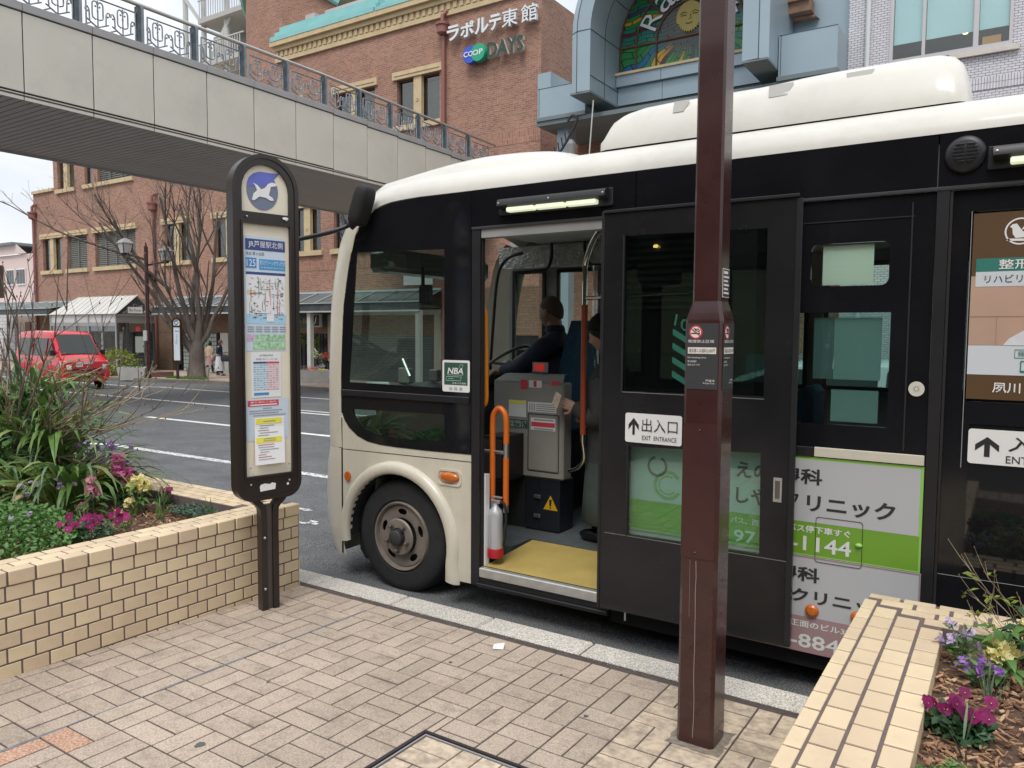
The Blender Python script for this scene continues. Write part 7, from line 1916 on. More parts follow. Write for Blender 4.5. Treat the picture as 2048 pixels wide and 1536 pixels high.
# ------------------------------------------------------------------ red kei van
m_red_p = mat('red_car_paint', (.62, .010, .028), .22, var=.03, vs=1, coat=.6)
van = thing('delivery_van', 'small red delivery van driving along the far lane', 'van', (-24.4, 12.92, zr(12.9)), R_(-3))
W2, LN = .735, 3.35
VP_ = [(0, .88), (-.05, .93), (-.36, 1.09), (-.93, 1.74), (-1.02, 1.80), (-1.2, 1.845), (-2.4, 1.86), (-3.2, 1.83), (-3.35, 1.76)]
def vtop(x):
    for (a, c), (d, e) in zip(VP_, VP_[1:]):
        if x >= d: return c + (e - c) * (x - a) / (d - a)
    return VP_[-1][1]
def vsec(x):     # half widths and heights of the body at x (0 = front, negative = rear)
    zt = vtop(x); zb = .27
    nose = 1 - .06 * max(0, (x + .12) / .12)
    wt = W2 * (.86 if zt > 1.5 else .86 + .1 * (1.5 - zt) / .55)
    zs = min(1.02, zt - .06)
    h = [(0, zb), (W2 * .9 * nose, zb), (W2 * nose, .42), (W2 * 1.0 * nose, .72), (W2 * .985 * nose, zs), (wt * .98 * nose + .01, zs + (zt - zs) * .62), (wt * nose, zt - .13), (wt * .93 * nose, zt - .03), (wt * .7, zt), (0, zt + .012)]
    return [(x, -y, z) for y, z in h[::-1]] + [(x, y, z) for y, z in h[1:-1]]
xs2 = [0, -.02, -.05, -.14, -.25, -.36, -.48, -.60, -.72, -.84, -.93, -1.02, -1.2, -1.9, -2.6, -3.2, -3.33, -3.35]
b = MB(); rows = [vsec(x) for x in xs2]; b.grid(rows, close=True); n = len(rows[0]); b.f.append(list(range(n))); b.f.append([len(b.v) - n + i for i in range(n)]); b.mi += [0, 0]
b.build('body', m_red_p, van, 40, local=True, fix=True)
m_cgl = mat('car_glass', (.02, .026, .026), .05, spec=.5)
b = MB(); rows = []
for i in range(7):
    x = -.38 - .53 * i / 6; zt = vtop(x); w_ = W2 * (.86 if zt > 1.5 else .86 + .1 * (1.5 - zt) / .55) * (.86 - .02 * i / 6)
    rows.append([(x + .012, -w_ + 2 * w_ * j / 6, zt + .012 + .012 * (1 - abs(j - 3) / 3)) for j in range(7)])
b.grid(rows); b.build('windscreen', m_cgl, van, 60, local=True)
for s in (-1, 1):
    for x0, x1, nm in ((-1.02, -.56, 'front_window'), (-2.0, -1.12, 'side_window'), (-3.1, -2.1, 'rear_window')):
        y = s * (W2 * .90 + .03); b = MB(); yb_, yt_ = s * (W2 * .985 + .006), s * (W2 * .875 + .010)
        xt0 = x0; xt1 = min(x1, -.92) if nm == 'front_window' else x1
        b.add([(x0, yb_, 1.06), (x1, yb_, 1.06), (xt1, yt_, 1.62), (xt0, yt_, 1.62)], [(0, 1, 2, 3)]); b.build(nm, m_cgl, van, local=True)
    for x in (-.62, -2.72):
        b = MB(); c = (x, s * (W2 - .08), .262); b.lathe([(0, -.07), (.20, -.07), (.25, -.06), (.262, -.03), (.262, .03), (.25, .06), (.20, .07), (0, .07)], c, 'y', 22); b.build('wheel', m_tyre, van, 40, local=True)
        b = MB(); b.lathe([(0, s * .085), (.10, s * .08), (.17, s * .074), (.175, s * .07)], c, 'y', 16); b.build('hubcap', mat('hubcap_grey', (.36, .36, .37), .4, metal=.6) if 'hubcap_grey' not in bpy.data.materials else bpy.data.materials['hubcap_grey'], van, 40, local=True)
        b = MB(); b.lathe([(.30, s * .082), (.268, s * .083)], c, 'y', 22); b.build('wheel_arch', m_rub, van, local=True)
    # headlamp: tall trapezoid wrapped round the corner
    b = MB(); y0, y1 = s * .47, s * .735; b.grid([[(.012, y0, .66), (-.002, s * .62, .645), (-.10, y1 + s * .005, .67)], [(.012, y0, .78), (-.002, s * .64, .79), (-.12, y1 + s * .005, .80)], [(-.03, y0, .90), (-.06, s * .63, .92), (-.20, y1 + s * .002, .94)]]); b.build('headlight', mat('headlamp_lens', (.62, .60, .54), .08, coat=.8, var=.25, vs=25, emit=.12) if 'headlamp_lens' not in bpy.data.materials else bpy.data.materials['headlamp_lens'], van, 60, local=True)
    b = MB(); b.cbox(-.66, -.52, s * .77 - .06, s * .77 + .06, 1.08, 1.26, .02); b.build('door_mirror', m_sat, van, local=True)
b = MB()
for z0, z1 in ((.60, .625), (.64, .665)): b.box(.005, .018, -.44, .44, z0, z1)
b.build('grille_slot', m_rub, van, local=True)
b = MB(); b.box(.004, .014, -.5, .5, .43, .52); b.build('air_intake', m_rub, van, local=True)
b = MB()
for z in (.452, .476, .50): b.box(.012, .018, -.5, .5, z, z + .008)
b.build('intake_bar', m_red_p, van, local=True)
fv = frame3((.022, 0, 0), (0, 1, 0), (0, 0, 1))
MB().plate(rect(-.27, .06, .285, .425), (), .006, fv).build('number_plate', mat('plate_black', (.015, .014, .012), .4), van, local=True)
m_py = mat('plate_yellow', (.85, .66, .05), .5)
lettering(MB(), '65-32', -.22, .03, .295, .365, fv, .002, bold=.03).build('lettering', m_py, van, local=True)
lettering(MB(), '神戸480', -.2, .0, .378, .408, fv, .002).build('lettering', m_py, van, local=True)
fh_ = frame3((-.012, 0, 0), (0, 1, 0), Vector((-.55, 0, 1)).normalized())
for nm, bx, tx in (('number_sticker', (-.33, -.13, .80, .96), '010'), ('name_sticker', (-.10, .20, .97, 1.06), 'ゆうパック')):
    f2 = frame3((.028, 0, .0), (0, 1, 0), (-.42, 0, .907)); k = lambda z: (z - .78) / .907 + .78 * 0
    fz = frame3((.030 if nm[1] == 'u' else .0, 0, .71), (0, 1, 0), Vector((-.40, 0, .917)))
    z0, z1 = (.03, .17) if nm[1] == 'u' else (.12, .19)
    MB().plate(rect(bx[0], bx[1], z0, z1), (), .004, frame3((.012, 0, .70), (0, 1, 0), Vector((-.04, 0, 1)))).build(nm, m_wsig, van, local=True)
    lettering(MB(), tx, bx[0] + .03, bx[1] - .03, z0 + .03, z1 - .03, frame3((.014, 0, .70), (0, 1, 0), Vector((-.04, 0, 1))), .002).build('lettering', m_blk, van, local=True)
b = MB(); b.tube([(-.37, -.5, 1.12), (-.40, .05, 1.15)], .012, 5); b.tube([(-.37, .05, 1.12), (-.41, .5, 1.16)], .012, 5); b.build('wiper', m_rub, van, local=True)
b = MB(); b.ell((.06, .0, .74 - .02), (.02, .035, .025), 10, 6); b.build('badge', m_steel, van, local=True)

# ------------------------------------------------------------------ white car beyond the bus, seen through its windows
wc = thing('parked_car', 'white hatchback on the road behind the bus, glimpsed through its windows', 'car', (-1.2, 9.6, zr(9.6)))
m_wp = mat('white_car_paint', (.70, .71, .72), .25, coat=.5)
CP_ = [(2.0, .62), (1.9, .78), (1.2, .92), (.55, 1.42), (.1, 1.50), (-.9, 1.48), (-1.5, 1.30), (-1.85, 1.0), (-1.95, .70)]
b = MB(); rows = []
for x, zt in CP_:
    hw = .84 if abs(x) < 1.8 else .74; wt = hw * (.80 if zt > 1.2 else .95); zs = min(.92, zt - .03)
    h = [(0, .22), (hw * .95, .22), (hw, .5), (hw * .99, zs), (wt, zt - .05), (wt * .85, zt), (0, zt + .01)]
    rows.append([(x, -y, z) for y, z in h[::-1]] + [(x, y, z) for y, z in h[1:-1]])
b.grid(rows, close=True); n = len(rows[0]); b.f.append(list(range(n))); b.f.append([len(b.v) - n + i for i in range(n)]); b.mi += [0, 0]; b.build('body', m_wp, wc, 40, local=True, fix=True)
for s in (-1, 1):
    for q in ([(.95, .95), (.1, .95), (.1, 1.42), (.45, 1.38)], [(.02, .95), (-1.0, .95), (-1.0, 1.40), (.02, 1.42)], [(-1.08, .98), (-1.6, 1.0), (-1.42, 1.24), (-1.08, 1.36)]):
        b = MB(); b.add([(x, s * (.845 - .165 * max(0, (z - .92) / .5)), z) for x, z in q], [(0, 1, 2, 3)]); b.build('side_window', m_cgl, wc, local=True)
    for x in (1.25, -1.25):
        b = MB(); b.lathe([(0, -.09), (.24, -.09), (.30, -.06), (.30, .06), (.24, .09), (0, .09)], (x, s * .76, .30), 'y', 22); b.build('wheel', m_tyre, wc, 40, local=True)
        b = MB(); b.lathe([(0, s * .10), (.12, s * .095), (.19, s * .092)], (x, s * .76, .30), 'y', 16); b.build('hubcap', bpy.data.materials['hubcap_grey'], wc, 40, local=True)
    for x in (.55, -.4):
        b = MB(); b.cbox(x - .08, x + .08, s * .85 - .012, s * .85 + .012, .80, .83, .005); b.build('door_handle', m_steel, wc, local=True)
    b = MB(); b.ell((1.9, s * .6, .68), (.08, .16, .08), 10, 8); b.build('headlight', bpy.data.materials['headlamp_lens'], wc, 60, local=True)
    b = MB(); b.ell((-1.88, s * .62, .85), (.06, .12, .12), 10, 8); b.build('tail_light', m_red, wc, 60, local=True)
    b = MB(); b.cbox(.72, .86, s * .93 - .08, s * .93 + .08, .95, 1.08, .03); b.build('door_mirror', m_wp, wc, local=True)

# ------------------------------------------------------------------ houses and clutter at the left edge
hs_ = thing('pink_house', 'pale pink house with white window frames at the far left', 'house', (-66, 31, 0))
b = MB(); b.box(-74, -61.5, 30, 40, -1, 7.6); b.build('wall', mat('pale_pink_render', (.62, .50, .47), .8, var=.05, vs=.5), hs_)
b = MB(); b.add([(-74, 29.8, 8.4), (-66.2, 29.8, 8.4), (-64.6, 29.8, 7.62), (-74, 29.8, 7.62)], [(0, 1, 2, 3)]); b.build('gable', mat('pale_pink_gable', (.62, .52, .49), .8), hs_)
b = MB(); b.box(-74.2, -66.3, 29.5, 40, 8.35, 8.55); b.build('roof', mat('slate_grey_roof', (.16, .19, .22), .6), hs_)
for x0, x1 in ((-68.2, -67.0), (-66.6, -65.2)):
    b = MB(); b.box(x0, x1, 29.9, 29.98, 5.2, 6.5); w_ = b.build('window', m_wsig, hs_)
    for k in range(3): MB().box(x0 + .08 + k * (x1 - x0) / 3, x0 + (k + 1) * (x1 - x0) / 3 - .04, 29.86, 29.899, 5.3, 6.4).build('pane', m_dwin, w_)
h2 = thing('white_house', 'white tiled wall and porch behind the bare shrub at the far left', 'house', (-60, 27, 0))
b = MB(); b.box(-70, -58.9, 26.2, 30, -1, 3.6); b.build('wall', brickmat('white_wall_tile', (.60, .60, .62), (.64, .64, .66), (.4, .4, .42), .6, .25, .02), h2, uv=True)
b = MB(); b.box(-58.9, -54, 26.4, 30, -1, 3.0); b.build('wall', mat('greige_wall', (.40, .34, .30), .8), h2)
b = MB(); b.box(-62, -60.2, 25.6, 26.2, 3.9, 6.2); b.build('brown_bay', mat('dark_brown_wood', (.07, .045, .035), .7), h2)
b = MB(); b.add([(-62.3, 25.3, 6.2), (-59.9, 25.3, 6.2), (-61.1, 25.9, 6.9)], [(0, 1, 2)]); b.build('bay_roof', m_soff, h2)
b = MB(); b.box(-57.6, -56.9, 26.3, 26.39, .2, 2.2); b.box(-56.4, -55.2, 26.3, 26.39, .6, 2.5); b.build('door', mat('brown_door', (.16, .09, .06), .6), h2)
b = MB(); b.box(-56.2, -55.4, 26.2, 26.29, 1.7, 2.4); b.build('house_sign', mat('pale_green_board', (.52, .55, .47), .6), h2)
b = MB(); b.add([(-61, 22.5, 3.0), (-51, 22.5, 3.0), (-51, 25.5, 3.5), (-59.5, 25.5, 3.5)], [(0, 1, 2, 3)]); b.box(-61, -51, 22.45, 22.5, 2.62, 3.0); b.build('porch_roof', m_croof, h2)

# ------------------------------------------------------------------ station building behind the viewer: what the dark panels mirror
stn = thing('station_building', 'dark louvred station building standing behind the bus stop', 'building', (0, -9, 0))
m_stn = mat('station_cladding', (.04, .039, .038), .7, var=.1, vs=.5)
b = MB(); b.box(-30, 30, -14, -9.4, -.5, 7.2); b.build('wall', m_stn, stn)
b = MB(); b.box(-30, 30, -9.4, -6.2, 4.9, 5.25); b.build('canopy', mat('station_canopy', (.13, .13, .125), .7), stn)
lou = MB().box(-30, 30, -9.36, -9.30, 0, .07).build('louvre', mat('station_louvre', (.085, .083, .08), .6), mesh_only=True)
for i in range(30):
    o = link('louvre', lou, stn); o.location = Vector((0, 0, 2.2 + i * .16)) - OFF[stn.name]
dl = mat('warm_downlight', (1, .62, .18), .5, emit=5)
for i in range(10):
    b = MB(); b.ell((-9 + i * 1.9 + .3 * (i % 3), -9.25, 3.35 + .25 * (i % 2)), (.06, .03, .04), 8, 6); b.build('downlight', dl, stn)
for x in (-12, -4, 4, 12):
    b = MB(); b.box(x - .25, x + .25, -6.9, -6.4, -.1, 4.9); b.build('column', m_stn, stn)
# ------------------------------------------------------------------ people
m_skin = mat('skin', (.50, .30, .215), .55, var=.08, vs=30)
m_skin2 = mat('skin_tan', (.36, .205, .14), .55, var=.08, vs=30)
m_hair_k = mat('black_hair', (.012, .011, .011), .55, var=.3, vs=90)
m_hair_b = mat('auburn_hair', (.10, .035, .022), .55, var=.3, vs=90)
m_stub = mat('cropped_hair', (.085, .060, .048), .8, var=.3, vs=120)
def skin(verts, edges, radii, sub=2):
    """one continuous surface grown over a joint skeleton"""
    me = bpy.data.meshes.new('figure'); me.from_pydata([tuple(v) for v in verts], edges, [])
    o = bpy.data.objects.new('figure', me); COL.objects.link(o)
    bpy.context.view_layer.objects.active = o
    md = o.modifiers.new('skin', 'SKIN')
    if not me.skin_vertices: 
        o.modifiers.remove(md)
        bm = bmesh.new(); bm.from_mesh(me); bm.verts.layers.skin.verify(); bm.to_mesh(me); bm.free(); md = o.modifiers.new('skin', 'SKIN')
    sv = me.skin_vertices[0].data
    for i, r in enumerate(radii): sv[i].radius = r if isinstance(r, tuple) else (r, r); sv[i].use_root = (i == 0)
    md.branch_smoothing = .6
    sb = o.modifiers.new('sub', 'SUBSURF'); sb.levels = sub; sb.render_levels = sub
    dg = bpy.context.evaluated_depsgraph_get(); ev = o.evaluated_get(dg); m2 = bpy.data.meshes.new_from_object(ev)
    vs = [tuple(v.co) for v in m2.vertices]; fs = [tuple(p.vertices) for p in m2.polygons]
    bpy.data.objects.remove(o); bpy.data.meshes.remove(m2); bpy.data.meshes.remove(me)
    return MB().add(vs, fs)
def head(mb_, c, fwd, s=1.0, tilt=0.0):
    """egg-shaped head with brow, nose, lips, chin, ears and eyes; fwd horizontal unit vector"""
    f = Vector(fwd).normalized(); l = Vector((-f.y, f.x, 0)); u = Vector((0, 0, 1))
    rot = Matrix.Rotation(tilt, 3, l); f2 = rot @ f; u2_ = rot @ u; M3 = Matrix((f2, l, u2_)).transposed(); c = Vector(c)
    n, m = 20, 14; vs = []
    for i in range(m + 1):
        t = -math.pi / 2 + math.pi * i / m
        for j in range(n):
            a = 2 * math.pi * j / n; x, y, z = math.cos(t) * math.cos(a), math.cos(t) * math.sin(a), math.sin(t)
            px, py, pz = x * .098, y * .078, z * .118
            if z < 0: py *= 1 - .32 * z * z; px *= (1 - .18 * z * z) if x < 0 else 1.0; px += .012 * z * z * (1 if x > 0 else 0) + .004
            if x > .3:
                k = (x - .3) / .7
                px += .024 * k * math.exp(-((y / .16) ** 2 + ((z + .18) / .17) ** 2)) + .007 * k * math.exp(-((y / .28) ** 2 + ((z + .52) / .07) ** 2)) + .008 * k * math.exp(-((y / .22) ** 2 + ((z + .82) / .12) ** 2))
                px -= .010 * math.exp(-(((abs(y) - .36) / .15) ** 2 + ((z - .04) / .11) ** 2)); px += .005 * math.exp(-((z - .22) / .1) ** 2)
            vs.append(c + M3 @ Vector((px * s, py * s, pz * s)))
    fs = [(i * n + j, i * n + (j + 1) % n, (i + 1) * n + (j + 1) % n, (i + 1) * n + j) for i in range(m) for j in range(n)]
    mb_.add(vs, fs)
    for sd in (-1, 1): mb_.ell(c + M3 @ Vector((-.008 * s, sd * .078 * s, -.012 * s)), (.022 * s, .010 * s, .033 * s), 8, 6, M3)
    return M3
def hair_cap(c, M3, s, thick, low_back, low_front, side=-.2, m_=None, name='hair', par=None, bun=0.0):
    n, m = 20, 10; vs = []; c = Vector(c)
    for i in range(m + 1):
        for j in range(n):
            a = 2 * math.pi * j / n; fr = (math.cos(a) + 1) / 2
            zmin = low_front * fr ** 2 + low_back * (1 - fr) ** 1.2 if fr > 0 else low_back
            zmin = low_back + (low_front - low_back) * fr ** .9 if side is None else (side + (low_front - side) * max(0, (fr - .5) * 2) ** .7 if fr > .5 else low_back + (side - low_back) * fr * 2)
            t0 = math.asin(max(-.99, zmin)); t = t0 + (math.pi / 2 - t0) * i / m
            k = 1 + thick * (1.0 if i else .55) * (1 + .12 * math.sin(7 * a + i))
            x, y, z = math.cos(t) * math.cos(a) * k, math.cos(t) * math.sin(a) * k, math.sin(t) * k
            vs.append(c + M3 @ Vector((x * .098 * s - .004, y * .080 * s, z * .119 * s)))
    fs = [(i * n + j, i * n + (j + 1) % n, (i + 1) * n + (j + 1) % n, (i + 1) * n + j) for i in range(m) for j in range(n)]
    return MB().add(vs, fs).build(name, m_, par, 70)
def hand(mb_, w, d, up_, s=1.0, curl=.5, thumb=1):
    """palm, four unequal bent fingers and a thumb; w wrist, d pointing direction, up_ back of the hand"""
    d = Vector(d).normalized(); u = (Vector(up_) - d * Vector(up_).dot(d)).normalized(); l = d.cross(u) * thumb; w = Vector(w)
    rot = Matrix((d, l, u)).transposed()
    mb_.ell(w + d * .045 * s, (.052 * s, .040 * s, .017 * s), 12, 8, rot)
    for i, (off, L) in enumerate(((.029, .068), (.010, .078), (-.010, .072), (-.028, .056))):
        p = w + d * .082 * s + l * off * s; pts = [p - d * .02 * s]; ang = 0
        pts.append(p)
        for k, fr in enumerate((.42, .32, .26)):
            ang += curl * (.9 if k else .6); q = pts[-1] + (d * math.cos(ang) - u * math.sin(ang)) * L * fr * s; pts.append(q)
        mb_.tube(pts, [.009 * s, .0092 * s, .0085 * s, .0078 * s, .006 * s], 7)
    p = w + d * .025 * s + l * .032 * s; a = (d * .55 + l * .75 - u * .25).normalized(); b_ = (d * .85 + l * .3 - u * .45).normalized()
    mb_.tube([p - l * .012 * s, p + a * .028 * s, p + a * .028 * s + b_ * .028 * s, p + a * .028 * s + b_ * .05 * s], [.012 * s, .0105 * s, .0095 * s, .007 * s], 7)
def ell_loft(rows, n=16):
    """rows: (cx,cy,z,rx,ry)"""
    b = MB(); b.grid([[(cx + rx * math.cos(2 * math.pi * j / n), cy + ry * math.sin(2 * math.pi * j / n), z) for j in range(n)] for cx, cy, z, rx, ry in rows], close=True); return b

# --- the driver, seated at the wheel, seen from behind his left shoulder
dr = thing('person', 'bus driver with cropped hair in a dark navy jacket seated at the wheel', 'person', (-2.85, 4.98, 1.02))
hc = (-2.905, 4.985, 1.785)
V = [(-2.80, 4.98, 1.10), (-2.80, 4.98, 1.28), (-2.83, 4.98, 1.46), (-2.85, 4.98, 1.58), (-2.88, 4.985, 1.68),
     (-2.84, 4.80, 1.53), (-3.00, 4.70, 1.36), (-3.235, 4.755, 1.345), (-2.84, 5.16, 1.53), (-3.0, 5.27, 1.34), (-3.22, 5.2, 1.36),
     (-2.85, 4.89, 1.08), (-3.20, 4.88, 1.10), (-3.24, 4.88, .72), (-2.85, 5.07, 1.08), (-3.20, 5.08, 1.10), (-3.24, 5.08, .72)]
E_ = [(0, 1), (1, 2), (2, 3), (3, 4), (3, 5), (5, 6), (6, 7), (3, 8), (8, 9), (9, 10), (0, 11), (11, 12), (12, 13), (0, 14), (14, 15), (15, 16)]
Rb = [.13, .12, .13, .09, .052, .06, .045, .03, .06, .045, .03, .085, .065, .05, .085, .065, .05]
bdy = skin(V, E_, Rb)
M3 = head(bdy, hc, (-.93, .12, 0), 1.0, .12)
bdy.tube([(-2.86, 4.98, 1.62), (-2.885, 4.985, 1.74)], [.062, .056], 12)
hand(bdy, (-3.235, 4.755, 1.345), (-.8, .15, -.25), (-.2, -.35, .9), 1.0, .75, -1)
hand(bdy, (-3.22, 5.2, 1.36), (-.75, -.2, .3), (0, .4, .9), 1.0, .75, 1)
bdy.build('body', m_skin2, dr, 80)
hair_cap(hc, M3, 1.0, .014, -.55, .46, .02, m_stub, 'hair', dr)
m_navyj = mat('navy_jacket', (.020, .027, .055), .75, var=.35, vs=9, bump=.6, bs=18, dist=.01)
jk = skin(V[:4] + V[5:7] + [(-3.20, 4.747, 1.346)] + V[8:10] + [(-3.18, 5.2, 1.36), (-2.865, 4.983, 1.645)], [(0, 1), (1, 2), (2, 3), (3, 4), (4, 5), (5, 6), (3, 7), (7, 8), (8, 9), (3, 10)], [(.16, .19), (.16, .20), (.16, .21), (.14, .15), .10, .070, .048, .10, .070, .048, (.078, .078)])
jk.build('jacket', m_navyj, dr, 80)
MB().lathe([(.062, 0), (.078, .0), (.074, .03), (.064, .05), (.058, .045)], (-2.868, 4.983, 1.635), 'z', 16).build('collar', m_navyj, dr, 60)
tr = skin([(-2.80, 4.98, 1.08), (-2.85, 4.88, 1.08), (-3.20, 4.87, 1.10), (-3.25, 4.87, .70), (-2.85, 5.08, 1.08), (-3.20, 5.09, 1.10), (-3.25, 5.09, .70)], [(0, 1), (1, 2), (2, 3), (0, 4), (4, 5), (5, 6)], [.13, .10, .08, .065, .10, .08, .065]); tr.build('trousers', mat('dark_trousers', (.014, .015, .02), .8), dr, 80)

# --- the passenger paying at the fare machine
pa = thing('person', 'passenger in a black knit hat and dark coat holding a card at the fare machine', 'person', (-2.17, 4.42, .30))
hc = (-2.175, 4.40, 1.625)
ax, ay = -2.13, 4.42
V = [(ax, ay, .86), (ax, ay, 1.02), (ax, ay, 1.20), (ax - .01, ay, 1.37), (ax - .03, ay, 1.48), (ax, ay - .155, 1.33), (ax + .02, ay - .19, 1.10), (ax - .19, ay - .12, 1.15), (ax, ay + .155, 1.33), (ax + .02, ay + .2, 1.08), (ax - .18, ay + .15, 1.06), (ax, ay - .08, .82), (ax, ay - .085, .58), (ax + .01, ay - .085, .36), (ax, ay + .08, .82), (ax, ay + .085, .58), (ax + .01, ay + .085, .36)]
bdy = skin(V, E_, [.11, .10, .11, .075, .042, .05, .038, .026, .05, .038, .026, .075, .055, .04, .075, .055, .04])
M3 = head(bdy, hc, (-.97, -.18, 0), .93, .30)
bdy.tube([(ax - .01, ay, 1.41), (-2.155, 4.405, 1.55)], [.05, .046], 12)
hand(bdy, (ax - .19, ay - .12, 1.15), (-.9, .1, .28), (.1, -.95, .2), .92, .55, -1)
hand(bdy, (ax - .18, ay + .15, 1.06), (-.9, -.2, .1), (0, .8, .5), .92, .5, 1)
bdy.build('body', m_skin, pa, 80)
hair_cap(hc, M3, .95, .10, -.75, .28, -.55, m_hair_k, 'hair', pa)
hair_cap(hc, M3, .96, .17, -.25, .36, .05, mat('black_knit', (.010, .010, .011), .95, bump=.8, bs=180), 'knitted_hat', pa)
m_coat = mat('charcoal_coat', (.035, .037, .038), .85, var=.2, vs=8, bump=.4, bs=30, dist=.01); m_coatg = mat('grey_green_coat', (.055, .072, .066), .85, var=.2, vs=5)
ct = ell_loft([(ax - .012, ay, 1.44, .062, .07), (ax, ay, 1.40, .10, .15), (ax, ay, 1.32, .125, .195), (ax, ay, 1.15, .135, .20), (ax, ay, .98, .13, .185), (ax + .005, ay, .80, .15, .20)])
for wr, el, sh in ((V[7], V[6], V[5]), (V[10], V[9], V[8])): ct.tube(smoothpts([Vector(sh), Vector(el), Vector(wr) + Vector((.02, 0, 0))], 4), [.085, .08, .075, .07, .066, .062, .058, .055, .055], 10)
ct.build('coat', m_coat, pa, 70)
ell_loft([(ax + .005, ay, .82, .150, .200), (ax + .01, ay, .60, .17, .215), (ax + .015, ay, .44, .185, .225), (ax + .015, ay, .43, .17, .21)]).build('coat_skirt', m_coatg, pa, 70)
b = MB()
for s in (-1, 1): b.tube([(ax + .01, ay + s * .085, .5), (ax + .01, ay + s * .085, .33)], [.055, .05], 10)
b.build('trousers', mat('dark_jeans', (.018, .022, .03), .8), pa, 70)
for s in (-1, 1):
    b = MB(); b.ell((ax - .045, ay + s * .085, .338), (.125, .045, .042), 14, 8); b.ell((ax + .02, ay + s * .085, .36), (.055, .042, .05), 10, 6); b.build('shoe', mat('black_leather', (.012, .012, .012), .3) if 'black_leather' not in bpy.data.materials else bpy.data.materials['black_leather'], pa, 60)
cd_ = MB(); cd_.plate(rrect(-.032, .032, -.045, .045, .006), (), .004, frame3((ax - .30, ay - .165, 1.20), Vector((-.75, .35, .35)).normalized(), Vector((.35, 0, .94)).normalized()))
o = cd_.build('transit_card', mat('patterned_card', (.55, .46, .32), .5, var=.5, vs=90)); tag(o, 'beige patterned card held in the hand of the passenger', 'card')

def walker(name_label, pos, face, h, hair_m, topc, skirtc, legc, seed, skirt_z=.28, top_len=.52, bag=None, arms='front', skirt_w=1.0):
    s = h / 1.6; t = thing('person', name_label, 'person', pos); f = Vector((math.cos(face), math.sin(face), 0)); l = Vector((-f.y, f.x, 0)); O = Vector(pos)
    P = lambda a, c, z: O + f * a * s + l * c * s + Vector((0, 0, z * s))
    st = .14
    V = [P(0, 0, .86), P(0, 0, 1.0), P(.01, 0, 1.16), P(.01, 0, 1.32), P(.03, 0, 1.42)]
    if arms == 'front': A = [P(.0, -.17, 1.28), P(-.02, -.21, 1.04), P(.18, -.10, .98), P(0, .17, 1.28), P(-.02, .21, 1.04), P(.18, .10, .98)]
    else: A = [P(.0, -.17, 1.28), P(.0, -.2, 1.05), P(.16, -.12, 1.2), P(0, .17, 1.28), P(-.03, .2, 1.04), P(.1, .16, .9)]
    V += A + [P(0, -.08, .82), P(st * .5, -.08, .46), P(st, -.08, .09), P(0, .08, .82), P(-st * .4, .08, .46), P(-st * 1.1, .08, .11)]
    bdy = skin(V, E_, [r * s for r in [.11, .10, .11, .075, .042, .05, .038, .026, .05, .038, .026, .075, .055, .04, .075, .055, .04]])
    hc = P(.05, 0, 1.49); M3 = head(bdy, hc, f, .93 * s, .06)
    bdy.tube([P(.01, 0, 1.36), P(.04, 0, 1.44)], [.05 * s, .046 * s], 10)
    hand(bdy, A[2], f + Vector((0, 0, -.2)), -l, .92 * s, .8, 1); hand(bdy, A[5], f + Vector((0, 0, -.2)), l, .92 * s, .8, -1)
    bdy.build('body', m_skin, t, 80); hair_cap(hc, M3, .95 * s, .16, -.85, .35, -.6, hair_m, 'hair', t)
    n = 16
    def ring(z, ra, rb, a=0.0): return [P(a + ra * math.cos(2 * math.pi * j / n), rb * math.sin(2 * math.pi * j / n), z) for j in range(n)]
    b = MB(); b.grid([ring(1.40, .06, .065, .012), ring(1.35, .09, .13), ring(1.28, .115, .185), ring(1.1, .125, .185), ring(.95, .125, .175), ring(top_len * 1.6, .15, .20)], close=True)
    for i in (0, 3): b.tube(smoothpts([A[i], A[i + 1], A[i + 2] - f * .03 * s], 4), [.08 * s, .076 * s, .072 * s, .066 * s, .062 * s, .058 * s, .055 * s, .052 * s, .05 * s], 9)
    b.build('top', topc, t, 70)
    b = MB(); b.grid([ring(.96, .13, .18), ring(.80, .155 * skirt_w, .205 * skirt_w), ring(.55, .18 * skirt_w, .22 * skirt_w), ring(skirt_z, .21 * skirt_w, .235 * skirt_w)], close=True); b.build('skirt', skirtc, t, 70)
    b = MB(); b.tube([V[12], V[13]], [.07 * s, .05 * s], 9); b.tube([V[15], V[16]], [.07 * s, .05 * s], 9); b.build('legwear', legc, t, 70)
    for i in (13, 16):
        b = MB(); p = V[i]; b.ell(p + f * .05 * s + Vector((0, 0, -.055 * s)), (.11 * s, .045 * s, .035 * s), 10, 6, Matrix.Rotation(face, 3, 'Z')); b.build('shoe', m_sat, t, 60)
    return t, P, f, l
FZ = lambda y: zp(y) + .0
t, P, f, l = walker('auburn haired woman in navy top and long white apron carrying a bag', (-30.08, 21.88, FZ(21.88)), R_(35), 1.6, m_hair_b, mat('navy_cardigan', (.02, .028, .06), .8), mat('white_apron', (.62, .63, .68), .8, var=.06, vs=6), mat('indigo_trousers', (.035, .03, .12), .8), 1, .22, .55)
b = MB(); c = P(.30, -.06, .80); d = f; w_ = l
